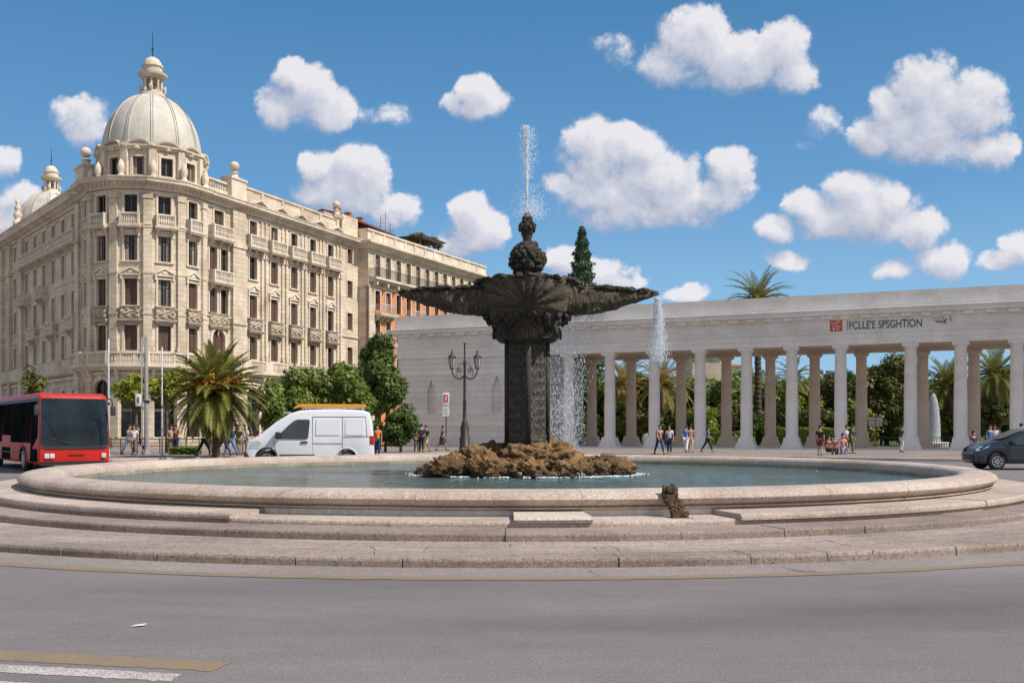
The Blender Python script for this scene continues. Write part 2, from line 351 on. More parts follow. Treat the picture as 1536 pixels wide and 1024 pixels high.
# ------------------------------------------------------------------ camera, sun, sky with clouds
cam = bpy.data.objects.new('camera', bpy.data.cameras.new('camera')); col.objects.link(cam)
cam.location = (0, 0, EYE); cam.rotation_euler = (R(90), 0, 0); cam.data.lens = 35.0; cam.data.sensor_width = 36.0
cam.data.shift_y = (HZ-512)/1536.0; cam.data.clip_end = 6000; sc.camera = cam
SUN_EL = 48.0; sd = Vector((0.93, -0.36)).normalized()
S = Vector((sd.x*math.cos(R(SUN_EL)), sd.y*math.cos(R(SUN_EL)), math.sin(R(SUN_EL))))
lt = bpy.data.lights.new('sun', 'SUN'); lt.energy = 5.0; lt.angle = R(0.6); lt.color = (1.0, 0.94, 0.86)
lo = bpy.data.objects.new('sun', lt); col.objects.link(lo); lo.rotation_euler = S.to_track_quat('Z', 'Y').to_euler()
w = bpy.data.worlds.new('World'); sc.world = w; w.use_nodes = True; nt = w.node_tree
bg = nt.nodes['Background']; bg.inputs[1].default_value = 0.12
sky = nt.nodes.new('ShaderNodeTexSky'); sky.sky_type = 'NISHITA'; sky.sun_disc = False
sky.sun_elevation = R(SUN_EL); sky.sun_rotation = math.atan2(S.x, S.y); sky.air_density = 1.0; sky.dust_density = 0.3; sky.ozone_density = 2.6
BL = [(893,256,62,66,1),(1010,300,112,42,1),(1395,190,92,66,1),(1290,318,90,50,1),(1100,100,90,42,1),(530,270,62,52,1),(460,140,46,46,1),(708,332,36,44,1),(725,152,44,30,1),(1045,60,60,55,1),(1110,92,112,46,1),(1172,76,46,46,1),(1000,95,42,36,.9),(1188,112,40,34,.9),(920,77,32,28,.30),
 (1392,140,62,62,1),(1440,165,74,66,1),(1400,205,112,52,1),(1335,158,32,38,1),(1312,208,42,36,.9),(1482,222,46,36,.9),
 (885,213,44,42,1),(940,225,56,42,1),(975,268,84,50,1),(1097,255,42,36,1),(1062,292,74,36,1),(900,288,76,42,1),(836,277,30,20,.9),(960,318,118,30,.9),
 (1272,290,40,34,1),(1215,312,42,32,1),(1332,305,36,34,1),(1280,332,112,42,1),(1378,345,48,32,.9),(1412,388,48,32,.8),(1168,343,34,24,.9),(1180,388,44,16,.7),(1345,402,34,18,.7),
 (1232,187,28,22,.32),(1205,215,26,11,.26),(440,118,38,32,1),(455,155,70,38,1),(496,168,38,30,.9),(415,172,34,28,.9),
 (535,245,52,32,1),(480,250,38,32,1),(520,287,78,40,1),(592,312,46,28,.8),(470,292,34,28,.9),(120,178,44,32,.62),(137,200,42,26,.6),
 (28,303,52,32,.9),(5,325,44,30,.9),(2,240,24,24,.7),(715,140,34,26,.9),(720,160,46,26,.9),(684,155,26,18,.8),(580,172,40,18,.28),
 (705,315,34,28,1),(712,347,46,36,1),(738,335,28,30,.9),(690,367,36,24,.9),(850,390,38,28,.9),(885,408,66,28,.8),(932,422,34,16,.7),(1030,443,38,17,.8),(1532,372,34,28,.9),(1505,392,36,18,.8)]
g = bpy.data.node_groups.new('cloud_density', 'ShaderNodeTree')
g.interface.new_socket('P', in_out='INPUT', socket_type='NodeSocketVector')
g.interface.new_socket('D', in_out='OUTPUT', socket_type='NodeSocketFloat')
gi = g.nodes.new('NodeGroupInput'); go = g.nodes.new('NodeGroupOutput')
n1 = N(g, 'ShaderNodeTexNoise', Scale=15.0, Detail=9.0, Roughness=0.62); L(g, gi.outputs[0], n1.inputs['Vector'])
wv = N(g, 'ShaderNodeVectorMath', operation='SUBTRACT'); L(g, n1.outputs['Color'], wv.inputs[0]); wv.inputs[1].default_value = (0.5, 0.5, 0.5)
wm = N(g, 'ShaderNodeVectorMath', operation='MULTIPLY_ADD'); L(g, wv.outputs[0], wm.inputs[0]); wm.inputs[1].default_value = (0.036, 0.032, 0); L(g, gi.outputs[0], wm.inputs[2])
last = None
for (cx, cy, rx, ry, a) in BL:
    u, v, ru, rv = (cx-768)/FP, (HZ-cy)/FP, rx*1.09/FP, ry*1.09/FP
    m1 = N(g, 'ShaderNodeVectorMath', operation='MULTIPLY_ADD'); L(g, wm.outputs[0], m1.inputs[0]); m1.inputs[1].default_value = (1/ru, 1/rv, 0); m1.inputs[2].default_value = (-u/ru, -v/rv, 0)
    ln = N(g, 'ShaderNodeVectorMath', operation='DOT_PRODUCT'); L(g, m1.outputs[0], ln.inputs[0]); L(g, m1.outputs[0], ln.inputs[1])
    mm = N(g, 'ShaderNodeMath', operation='MULTIPLY_ADD'); L(g, ln.outputs['Value'], mm.inputs[0]); mm.inputs[1].default_value = -a; mm.inputs[2].default_value = a
    if last is None: last = mm.outputs[0]
    else:
        mx = N(g, 'ShaderNodeMath', operation='SMOOTH_MAX'); L(g, last, mx.inputs[0]); L(g, mm.outputs[0], mx.inputs[1]); mx.inputs[2].default_value = 0.12; last = mx.outputs[0]
vo = N(g, 'ShaderNodeTexVoronoi', feature='SMOOTH_F1', voronoi_dimensions='2D', Scale=27.0, Detail=3.0, Roughness=0.62, Lacunarity=2.3, Smoothness=0.35); L(g, wm.outputs[0], vo.inputs['Vector'])
n2 = N(g, 'ShaderNodeTexNoise', Scale=26.0, Detail=9.0, Roughness=0.66); L(g, gi.outputs[0], n2.inputs['Vector'])
ad = N(g, 'ShaderNodeMath', operation='MULTIPLY_ADD'); L(g, n2.outputs['Fac'], ad.inputs[0]); ad.inputs[1].default_value = 0.85; vm = N(g, 'ShaderNodeMath', operation='MULTIPLY_ADD'); L(g, vo.outputs['Distance'], vm.inputs[0]); vm.inputs[1].default_value = -0.34; L(g, last, vm.inputs[2]); L(g, vm.outputs[0], ad.inputs[2])
sb = N(g, 'ShaderNodeMath', operation='SUBTRACT'); L(g, ad.outputs[0], sb.inputs[0]); sb.inputs[1].default_value = 0.17; L(g, sb.outputs[0], go.inputs[0])
tc = nt.nodes.new('ShaderNodeTexCoord'); sx = nt.nodes.new('ShaderNodeSeparateXYZ'); L(nt, tc.outputs['Generated'], sx.inputs[0])
my = N(nt, 'ShaderNodeMath', operation='MAXIMUM'); L(nt, sx.outputs[1], my.inputs[0]); my.inputs[1].default_value = 0.05
dv = [N(nt, 'ShaderNodeMath', operation='DIVIDE') for _ in range(2)]
for k, i in enumerate((0, 2)): L(nt, sx.outputs[i], dv[k].inputs[0]); L(nt, my.outputs[0], dv[k].inputs[1])
cb = nt.nodes.new('ShaderNodeCombineXYZ'); L(nt, dv[0].outputs[0], cb.inputs[0]); L(nt, dv[1].outputs[0], cb.inputs[1])
def dens(off):
    q = nt.nodes.new('ShaderNodeGroup'); q.node_tree = g
    o = N(nt, 'ShaderNodeVectorMath', operation='ADD'); L(nt, cb.outputs[0], o.inputs[0]); o.inputs[1].default_value = (*off, 0); L(nt, o.outputs[0], q.inputs[0]); return q.outputs[0]
d0 = dens((0, 0)); d1 = dens((0.008, 0.018))
al = N(nt, 'ShaderNodeMapRange', interpolation_type='SMOOTHSTEP'); L(nt, d0, al.inputs[0]); al.inputs[1].default_value = -0.10; al.inputs[4].default_value = 0.97
df = N(nt, 'ShaderNodeMath', operation='SUBTRACT'); L(nt, d0, df.inputs[0]); L(nt, d1, df.inputs[1])
sh = N(nt, 'ShaderNodeMapRange'); L(nt, df.outputs[0], sh.inputs[0]); sh.inputs[1].default_value = -0.55; sh.inputs[2].default_value = 0.75
sf = N(nt, 'ShaderNodeMapRange'); L(nt, sh.outputs[0], sf.inputs[0]); sf.inputs[3].default_value = .90; sf.inputs[4].default_value = .34; L(nt, sf.outputs[0], al.inputs[2])
cc = mixc(nt, sh.outputs[0], (2.9, 3.35, 4.5), (6.6, 6.5, 6.8))
grad = ramp(nt, sx.outputs[2], [(0.0, (.33, .55, .76)), (.14, (.225, .45, .70)), (.225, (.13, .33, .60)), (.40, (.062, .215, .44)), (1.0, (.04, .15, .36))])
grad = mixc(nt, 1.0, grad, (8.2, 8.35, 8.4), 'MULTIPLY')
tint = mixc(nt, 0.9, sky.outputs[0], grad)
front = mixc(nt, al.outputs[0], tint, cc)
# scattered clouds added over the unseen rest of the sky to brighten shaded fronts
nb = nz(nt, tex(nt, 'Generated', (1.6, 1.6, 3.2)), 1.5, 7, .55); cv = ramp(nt, nb, [(.44, 0.0), (.60, .95)])
back = mixc(nt, cv, sky.outputs[0], (4.9, 4.85, 4.85)); sel = N(nt, 'ShaderNodeMapRange'); L(nt, sx.outputs[1], sel.inputs[0]); sel.inputs[1].default_value = .30; sel.inputs[2].default_value = .10
L(nt, mixc(nt, sel.outputs[0], front, back), bg.inputs[0])
w.cycles.sampling_method = 'MANUAL'; w.cycles.sample_map_resolution = 512
sc.view_settings.view_transform = 'Standard'; sc.view_settings.look = 'None'; sc.view_settings.exposure = 0.08; sc.view_settings.gamma = 1.0
sc.cycles.max_bounces = 6; sc.cycles.diffuse_bounces = 3; sc.cycles.glossy_bounces = 3; sc.cycles.transmission_bounces = 4
sc.cycles.use_adaptive_sampling = True; sc.cycles.adaptive_threshold = 0.015
# ------------------------------------------------------------------ ground
rng = random.Random(7)
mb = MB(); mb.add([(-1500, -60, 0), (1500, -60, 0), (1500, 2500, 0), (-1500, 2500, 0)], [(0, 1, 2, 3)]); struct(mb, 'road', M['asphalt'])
kerb = [(-110, 54), (-45, 51.5), (-24, 50.5), (-20.4, 50.8), (-14.5, 55), (-7, 61.5), (-1, 64.6), (5.7, 64.0), (13, 57.6), (20, 52), (28, 49), (60, 45), (110, 43)]
mb = MB(); inner = [(x, y+0.3) for x, y in kerb]
mb.prism(inner + [(110, 400), (-110, 400)], -0.2, 0.14); struct(mb, 'pavement', M['pavement'])
mb = MB(); sweep(mb, [(0.0, 0.0), (0.0, 0.13), (-0.03, 0.155), (-0.32, 0.155), (-0.32, 0.0)], kerb); struct(mb, 'kerb', M['kerbstone'])
# park lawn behind the portico
mb = MB(); mb.add([(-2, 103, .17), (14, 96.5, .17), (36, 87, .17), (110, 60, .17), (140, 260, .17), (-2, 260, .17)], [(0, 1, 2, 3, 4, 5)])
struct(mb, 'park_lawn', M['grassm'])

# ------------------------------------------------------------------ fountain: steps, basin, water
FC = (-0.1, 26.5, 0.0)
fr = root('fountain', 'large round stone fountain with stepped base, wide low basin and dark crusted centrepiece', 'fountain', FC)
def ring(name, r0, r1, z0, z1, mat, segs, gap=0.010, bev=0.025, seed=1, spans=None):
    """a course of separate curved stones with open joints"""
    rg = random.Random(seed); m_ = MB()
    spans = spans or [(0.0, 2*PI)]
    for (s0, s1) in spans:
        n = max(1, round((s1-s0)*r1/segs)); cuts = [s0+(s1-s0)*(i+(0 if i in (0, n) else rg.uniform(-.28, .28)))/n for i in range(n+1)]
        for i in range(n):
            a0, a1 = cuts[i]+gap/r1/2, cuts[i+1]-gap/r1/2; dz = rg.uniform(-.005, .005); dr = rg.uniform(-.012, .008)
            p = [(r0, z0), (r1+dr, z0), (r1+dr, z1-bev*1.4+dz), (r1+dr-bev*.35, z1-bev*.5+dz), (r1+dr-bev, z1+dz), (r0, z1+dz)]
            m_.lathe(p, max(2, int((a1-a0)*r1/0.35)), a0=a0, a1=a1, closed=True)
    return m_.build(name, mat, fr)
mb = MB(); mb.lathe([(0, 0.085), (14.6, 0.085), (14.6, 0.0)], 160); mb.build('foundation', M['tread'], fr)
ring('kerb_ring', 14.45, 14.96, 0.0, 0.118, M['granite_shaded'], 1.75, .016, .03, 1)
mb = MB(); mb.lathe([(13.0, 0.112), (14.455, 0.112), (14.455, 0.02), (13.0, 0.02)], 200, closed=True); mb.build('lower_tread', M['tread'], fr)
ring('step', 12.35, 13.22, 0.10, 0.226, M['granite_shaded'], 1.9, .012, .024, 2)
ring('step', 11.4, 12.42, 0.20, 0.305, M['granite'], 2.4, .008, .03, 3)
def ang(px, z, r):                                       # polar angle on the near side of the ring seen at picture column px
    k = (px-768)/FP; a_, b_, c_ = 1+k*k, -2*(FC[1]+k*FC[0]), FC[0]**2+FC[1]**2-r*r
    y = (-b_-math.sqrt(max(0, b_*b_-4*a_*c_)))/(2*a_); return math.atan2(y-FC[1], k*y-FC[0])
def slab_arc(a0, a1, nm, tilt=0.0):
    m_ = MB(); p = [(11.5, .29), (12.47, .29), (12.49, .335), (12.46, .365), (12.36, .380), (11.5, .388)]
    m_.lathe(p, 14, a0=a0, a1=a1, closed=True); o = m_.build(nm, M['slab'] if tilt else M['granite'], fr)
    return o
al_, ar_ = ang(345, .37, 12.47), ang(1112, .37, 12.47)
ring('raised_coping', 11.45, 12.47, 0.29, 0.385, M['granite'], 2.6, .008, .035, 5, [(ar_, ar_ + (2*PI - (ar_-al_)))])
tag(slab_arc(ang(771, .37, 12.47), ang(889, .37, 12.47), 'coping_slab', 1), 'loose pale coping slab left on the lowered step')
mb = MB(); mb.lathe([(11.3, .0), (11.55, .0), (11.55, .40), (11.3, .40)], 200, closed=True); mb.build('basin_wall', M['white_ashlar'], fr)
# rim: rolled granite with moulded underside
prof = [(10.85, .10), (10.86, .50), (10.90, .60), (10.98, .665), (11.10, .695), (11.25, .70), (11.45, .693), (11.60, .668), (11.69, .62), (11.72, .565), (11.70, .515), (11.64, .475), (11.585, .462), (11.585, .450), (11.64, .442), (11.64, .420), (11.585, .405), (11.56, .392), (11.30, .392), (11.30, .10)]
mb = MB(); cuts = [0]
rg = random.Random(4); n = 34
cuts = [2*PI*(i+rg.uniform(-.15, .15))/n for i in range(n)]; cuts.append(cuts[0]+2*PI)
for i in range(n):
    dz = rg.uniform(-.003, .003); dr = rg.uniform(-.005, .005)
    mb.lathe([(r+dr, z+dz) for r, z in prof], 9, a0=cuts[i]+.0003, a1=cuts[i+1]-.0003, closed=True)
rim = mb.build('basin_rim', M['granite'], fr, smooth=True)
try: rim.data.set_sharp_from_angle(angle=R(50))
except Exception: pass
mb = MB(); mb.lathe([(0, .12), (10.88, .12)], 96); mb.build('basin_floor', M['inner'], fr)
mb = MB(); mb.lathe([(10.83, .12), (10.838, .12), (10.845, .47), (10.835, .47)], 160, closed=True); mb.build('lime_crust', M['inner'], fr)
WZ = 0.37
mb = MB(); n = 72
for j in range(n):
    pass
nr, na = 60, 180; vs = []; 
for i in range(nr+1):
    r = 10.86*i/nr
    for j in range(na):
        a = 2*PI*j/na; x, y = r*math.cos(a), r*math.sin(a)
        d = max(0, 1-math.hypot(x-.4, y-1)/9.0)
        vs.append((x, y, WZ + 0.012*fbm(x*.9, y*1.6, 0, 3)*(0.4+2*d)))
fs = [(i*na+j, i*na+(j+1) % na, (i+1)*na+(j+1) % na, (i+1)*na+j) for i in range(nr) for j in range(na)]
mb.add(vs, fs); wtr = mb.build('pool_water', M['water'], loc=FC, smooth=True); tag(wtr, kind='structure')

# concrete gutter, yellow line, front paint stripes
mb = MB(); mb.lathe([(14.9, .003), (15.74, .003)], 200, c=FC); struct(mb, 'gutter_apron', M['apron'])
mb = MB(); mb.lathe([(15.66, .006), (15.90, .006)], 900, c=FC, f=lambda a, j: 1+.0022*fbm(a*40, j*9, 0, 3)); struct(mb, 'yellow_edge_line', M['yellow_worn'])
def gpt(px, py, z=0.0):
    d = gd(py, z); return (X(px, d), d, z)
def ground_poly(pix, z):
    return [gpt(x, y, z) for x, y in pix]
def stripe(name, mat, tl, tr_, bl_, br_, seed):
    """painted band between two pixel-measured edges, with a slightly frayed outline"""
    r_ = random.Random(seed); m_ = MB(); n = 90; A, B_, C, D = [Vector(gpt(*p, .003)) for p in (tl, tr_, bl_, br_)]; vs = []
    for i in range(n+1):
        t = i/n; a = A.lerp(B_, t); b = C.lerp(D, t); k = .012+.012*abs(fbm(t*9, seed, 0, 3))
        vs += [a+Vector((r_.uniform(-k, k)*.3, r_.uniform(-k, k), 0)), b+Vector((r_.uniform(-k, k)*.3, r_.uniform(-k, k), 0))]
    m_.add(vs, [(2*i, 2*i+1, 2*i+3, 2*i+2) for i in range(n)]); return struct(m_, name, mat)
stripe('yellow_road_marking', M['yellow'], (-700, 938), (348, 992), (-700, 952), (318, 1006), 1)
stripe('white_road_marking', M['whitepaint'], (-700, 958), (272, 1010), (-700, 970), (255, 1021), 2)
stripe('white_road_marking', M['whitepaint'], (-700, 984), (130, 1028), (-700, 998), (90, 1040), 3)
# cracks across the treads and the gutter
def crack(name, pix, z, wd, parent=None):
    m_ = MB(); pts = [Vector(gpt(x, y, z)) for x, y in pix]; q = []
    for a, b in zip(pts, pts[1:]):
        for k in range(5): q.append(a.lerp(b, k/5))
    q.append(pts[-1]); vs = []; r_ = random.Random(len(pix)*31)
    for i, p in enumerate(q):
        j = Vector((r_.uniform(-.02, .02), r_.uniform(-.02, .02), 0)); ww = wd*r_.uniform(.3, 1)*(1 if 0 < i < len(q)-1 else .1)
        vs += [p+j+Vector((0, -ww, 0)), p+j+Vector((ww*.5, ww, 0))]
    m_.add(vs, [(2*i, 2*i+1, 2*i+3, 2*i+2) for i in range(len(q)-1)])
    return m_.build(name, M['dark'], parent, world=True)
crack('crack', [(1228, 806), (1262, 815), (1300, 823), (1326, 830)], .117, .022, fr)
crack('crack', [(905, 812), (925, 822), (940, 836)], .116, .012, fr)
crack('crack', [(1085, 817), (1105, 828), (1112, 836)], .117, .013, fr)
crack('crack', [(545, 813), (560, 822), (565, 833)], .117, .008, fr)
struct_c = tag(crack('gutter_crack', [(1170, 848), (1196, 856), (1235, 857)], .006, .02), kind='structure')
struct_c = tag(crack('gutter_crack', [(880, 853), (905, 866)], .006, .012), kind='structure')
# scrap of litter on the asphalt
mb = MB(); g0 = gpt(207, 939, 0); mb.add([(g0[0]-.055, g0[1]-.03, .006), (g0[0]+.05, g0[1]-.02, .014), (g0[0]+.06, g0[1]+.04, .02), (g0[0]-.04, g0[1]+.03, .008)], [(0, 1, 2, 3)])
tag(mb.build('paper_scrap', M['signwhite']), 'small white scrap of paper lying on the open asphalt', 'litter')

# ------------------------------------------------------------------ centrepiece
CP = Vector((0.42, 27.5, 0)); cl = CP-Vector(FC)
def lump(mb_, c, r, seed, amp=.25, sub=3, fq=1.6, mi=0, crag=0.0):
    bm = bmesh.new(); bmesh.ops.create_icosphere(bm, subdivisions=sub, radius=1)
    s = seed*7.3; vs = []
    for v in bm.verts:
        d = v.co.normalized()
        k = 1 + amp*fbm(d.x*fq+s, d.y*fq, d.z*fq, 5) + amp*.35*abs(fbm(d.x*5+s, d.y*5, d.z*5, 3))
        if crag: k += crag*(abs(fbm(d.x*3.4+s, d.y*3.4, d.z*3.4, 5))-.25) - crag*.9*max(0, .30-noise.voronoi(Vector((d.x*2.6+s, d.y*2.6, d.z*2.6)))[0][0])
        vs.append((c[0]+d.x*r[0]*k, c[1]+d.y*r[1]*k, c[2]+d.z*r[2]*k))
    fs = [tuple(v.index for v in f.verts) for f in bm.faces]; bm.free(); mb_.add(vs, fs, None, mi)
# boulders round the pedestal: profile of the heap follows the photograph
rb = random.Random(11)
heap = []
def ht(x): return np.interp(x, [-3.1, -2.6, -1.6, -.9, .3, .9, 1.4, 2.0, 2.7, 3.05], [.03, .34, .55, .82, .95, .80, .50, .42, .34, .02])
for i in range(120):
    x = rb.uniform(-2.95, 2.9); y = rb.uniform(-1, 1)
    if (x/3.0)**2+y*y > 1: continue
    y *= 1.9; prof_y = max(0, 1-(abs(y)/2.0)**1.7)
    z = ht(x)*prof_y; r = rb.uniform(.30, .56)*(1 if abs(x) < 2.3 else .62)
    heap.append((x, y, z, r))
heap += [(-.5, -1.15, .62, .42), (.05, -1.1, .72, .48), (.65, -1.0, .72, .44), (1.05, -.8, .55, .42), (-1.5, -.9, .36, .42), (-.9, -1.3, .34, .5), (0.1, -1.55, .2, .45), (1.0, -1.5, .18, .45), (-.2, .7, .75, .5), (-1.0, .2, .75, .45), (.8, .5, .7, .4), (1.95, -.7, .28, .36), (2.35, -.5, .2, .4), (2.75, -.4, .05, .26), (-2.4, -.5, .18, .38), (-2.85, -.4, .03, .3)]
for i, (x, y, z, r) in enumerate(heap[-52:]):
    m_ = MB(); lump(m_, (0, 0, 0), (r*rb.uniform(.9, 1.35), r, r*rb.uniform(.6, .9)), i+1, .40, 5 if y < .1 else 4, 1.5, crag=.34)
    m_.build('boulder', M['tufa'], fr, loc=(cl.x+x*(.95 if x > 0 else 1), cl.y+y, WZ-.08+z*.80), smooth=True)
# pedestal: square shaft set cornerwise with carved panels
PZ0, PZ1 = 1.18, 4.12
def relief(u, v):
    a = noise.voronoi(Vector((u*7.5, v*7.5, 3.1)))[0]; return (a[1]-a[0])*.9 + .4*math.sin(v*26+3*math.sin(u*14))*math.sin(u*24)
ph = R(47); mb = MB(); hs = .392
corners = [Vector((math.cos(ph+PI/2*k+PI/4-PI/2), math.sin(ph+PI/2*k+PI/4-PI/2), 0))*hs*1.414 for k in range(4)]
mb.prism([(c.x*.96, c.y*.96) for c in corners], PZ0, PZ1)
mb.build('shaft', M['bronze'], fr, loc=(cl.x, cl.y, 0))
for k in range(4):
    a, b = corners[k], corners[(k+1) % 4]; nrm = ((a+b)/2).normalized(); nu, nv = 34, 120
    m_ = MB(); vs = []
    for j in range(nv+1):
        for i in range(nu+1):
            s = i/nu; t = j/nv; p = a.lerp(b, .10+.80*s); e = min(s, 1-s, t*3.4, (1-t)*3.4)
            d = .012 if e < .05 else (-.02 + .075*relief(s*.7, t*2.6+k))
            vs.append((p.x+nrm.x*d, p.y+nrm.y*d, PZ0+.14+(PZ1-PZ0-.2)*t))
    m_.add(vs, [(j*(nu+1)+i, j*(nu+1)+i+1, (j+1)*(nu+1)+i+1, (j+1)*(nu+1)+i) for j in range(nv) for i in range(nu)])
    m_.build('carved_panel', M['carved'], fr, loc=(cl.x, cl.y, 0), smooth=True)
    m_ = MB(); m_.tube([(a.x*1.0, a.y*1.0, PZ0), (a.x*1.0, a.y*1.0, PZ1)], .075, 10); m_.build('corner_colonnette', M['bronze'], fr, loc=(cl.x, cl.y, 0), smooth=True)
mb = MB(); q = [(c.x*1.14, c.y*1.14) for c in corners]; mb.prism(q, PZ0-.2, PZ0+.10); q = [(c.x*1.07, c.y*1.07) for c in corners]; mb.prism(q, PZ0+.10, PZ0+.16); bevel(mb.build('plinth', M['bronze'], fr, loc=(cl.x, cl.y, 0)), .02)
# capital with four scrolls
mb = MB(); mb.lathe([(.46, 3.95), (.52, 3.97), (.56, 4.04), (.58, 4.2), (.60, 4.5)], 40, f=lambda a, j: 1+.05*math.cos(a*8)+.03*fbm(math.cos(a)*4, math.sin(a)*4, j, 3))
mb.build('capital', M['bronze'], fr, loc=(cl.x, cl.y, 0), smooth=True)
for k in range(4):
    a = (R(-8), R(188))[k % 2]; c = Vector((math.cos(a), math.sin(a), 0)); t = Vector((-c.y, c.x, 0))*(1 if k < 2 else -1)*3.2; m_ = MB(); pts = []; rs = []
    c0 = c*.60
    for i in range(34):
        q = i/33*2.4*2*PI; rr = .26*(1-i/33*.82); pts.append(c0 + c*(rr*math.cos(q-.5)) + Vector((0, 0, 4.27+rr*math.sin(q-.5)))); rs.append(.075*(1-i/33*.5))
    m_.tube([p+t*.16 for p in pts], rs, 7)
    m_.tube([c0+Vector((0, 0, 4.27)), c0+t*.155+Vector((0, 0, 4.27))], .24, 18)
    m_.build('scroll', M['bronze'], fr, loc=(cl.x, cl.y, 0), smooth=True)
# deep shell cup with a long rugged wing on either side
def cup(mb_):
    pf = [(.56, 4.03), (.66, 4.08), (.72, 4.2), (.76, 4.38), (.88, 4.52), (1.04, 4.66), (1.16, 4.82), (1.25, 5.0), (1.31, 5.2), (1.35, 5.4), (1.38, 5.58), (1.36, 5.68), (1.26, 5.66), (1.15, 5.5), (.8, 5.42), (.3, 5.40)]
    fine = []
    for a, b in zip(pf, pf[1:]):
        for k in range(5): fine.append((a[0]+(b[0]-a[0])*k/5, a[1]+(b[1]-a[1])*k/5))
    fine.append(pf[-1]); na = 240; vs = []; uv = []
    for i in range(na):
        a = 2*PI*i/na; ca, sa = math.cos(a), math.sin(a)
        for j, (r, z) in enumerate(fine):
            k = 1+.10*abs(sa)**3*min(1, max(0, (z-4.5)/.8)); x, y = r*ca*k, r*sa*k; nn = fbm(x*3, y*3, z*3, 5); n2 = fbm(x*9, y*9, z*9, 3); d = .035*nn+.022*n2; q = 0.0
            if z > 4.6 and j < 52:                       # scallop relief fanning out on the front and the back
                px_ = x; pz_ = z-4.86; rr = math.hypot(px_, pz_*1.15); q = math.atan2(pz_, px_); w_ = min(1, max(0, (rr-.10)/.15))*min(1, max(0, (1.2-abs(px_))/.25))
                d += w_*(.075*(abs(math.cos(q*8.5))**.7)-.04) - .05*(1-w_)
            if z < 4.6: d += .03*math.cos(a*14)*min(1, (4.6-z)*4)
            vs.append((x+ca*d, y+sa*d, z+(.03*nn+.05*math.cos(a*9)*(1 if j > 48 and j < 62 else 0)))); uv.append((q if z > 4.6 else a, z*.4))
    m = len(fine); mb_.add(vs, [(i*m+j, ((i+1) % na)*m+j, ((i+1) % na)*m+j+1, i*m+j+1) for i in range(na) for j in range(m-1)], uv)
mb = MB(); cup(mb); mb.build('upper_bowl', M['bowl'], fr, loc=(cl.x, cl.y, 0), smooth=True)
for s_ in (-1, 1):
    XT = 3.62 if s_ > 0 else 3.52; nu, nv = 110, 48; vs = []; uv = []; sd0 = 3.3 if s_ > 0 else 9.1
    for i in range(nu+1):
        t = i/nu; x = .85+(XT-.85)*t
        w_ = np.interp(x, [.85, 1.5, 2.4, 3.2, 3.62], [.62, .55, .42, .26, .07]); top = np.interp(x, [.85, 1.4, 2.2, 3.62], [5.62, 5.53, 5.50, 5.43]); bot = np.interp(x, [.85, 1.2, 1.8, 2.3, 2.75, 3.3, 3.62], [4.72, 4.74, 4.80, 4.90, 5.04, 5.22, 5.34])
        for j in range(nv):
            a = 2*PI*j/nv; c_, s2 = math.cos(a), math.sin(a); y = w_*(abs(c_)**.75)*(1 if c_ > 0 else -1); zc = (top+bot)/2; hz_ = (top-bot)/2
            z = zc+hz_*(abs(s2)**(.8 if s2 < 0 else .45))*(1 if s2 > 0 else -1)
            nn = fbm(x*2.6+sd0, y*2.6, z*4, 5); n2 = fbm(x*8+sd0, y*8, z*12, 4); fl = math.sin(x*2.2+z*9+nn*2)*.02
            k = .075*nn+.05*n2+fl; k *= .45+.55*min(1, (XT-x)/.5)
            vs.append((s_*(x+.05*n2*(t > .2)), y*(1+k*1.4), z+(k*.55 if s2 < 0 else k*.35))); uv.append((x*.8, z*1.2))
    m_ = MB(); m_.add(vs, [(i*nv+j, i*nv+(j+1) % nv, (i+1)*nv+(j+1) % nv, (i+1)*nv+j) for i in range(nu) for j in range(nv)]+[tuple(nu*nv+j for j in range(nv))], uv)
    m_.build('bowl_wing', M['bowl'], fr, loc=(cl.x, cl.y, 0), smooth=True)
mb = MB()
for i in range(170):
    a = rb.uniform(0, 2*PI); r = (1.36+.13*abs(math.sin(a))**3)*rb.uniform(.97, 1.02); s = rb.uniform(.035, .075)
    lump(mb, (r*math.cos(a), r*math.sin(a), 5.64+rb.uniform(-.04, .03)), (s*1.4, s*1.4, s*rb.uniform(.5, 1.0)), i, .6, 2)
for i in range(150):
    sg_ = rb.choice((-1, 1)); x = rb.uniform(1.3, 3.5); w_ = np.interp(x, [.85, 1.5, 2.4, 3.2, 3.62], [.60, .53, .40, .24, .06]); s = rb.uniform(.03, .075)
    lump(mb, (sg_*x, rb.choice((-1, 1, rb.uniform(-1, 1)))*w_, np.interp(x, [.85, 1.4, 2.2, 3.62], [5.58, 5.50, 5.47, 5.41])+rb.uniform(-.05, .03)), (s*1.9, s*1.3, s*.8), i+300, .7, 2)
mb.build('rim_crust', M['bronze'], fr, loc=(cl.x, cl.y, 0), smooth=True)
mb = MB()
for i in range(70):
    a = 2*PI*i/70+rb.uniform(-.04, .04); t = rb.random(); r = .80+.34*t; s = rb.uniform(.06, .11)
    lump(mb, (r*math.cos(a), r*math.sin(a), 4.42+.30*t), (s, s, s*1.2), i+50, .7, 2)
mb.build('leaf_mass', M['bronze'], fr, loc=(cl.x, cl.y, 0), smooth=True)
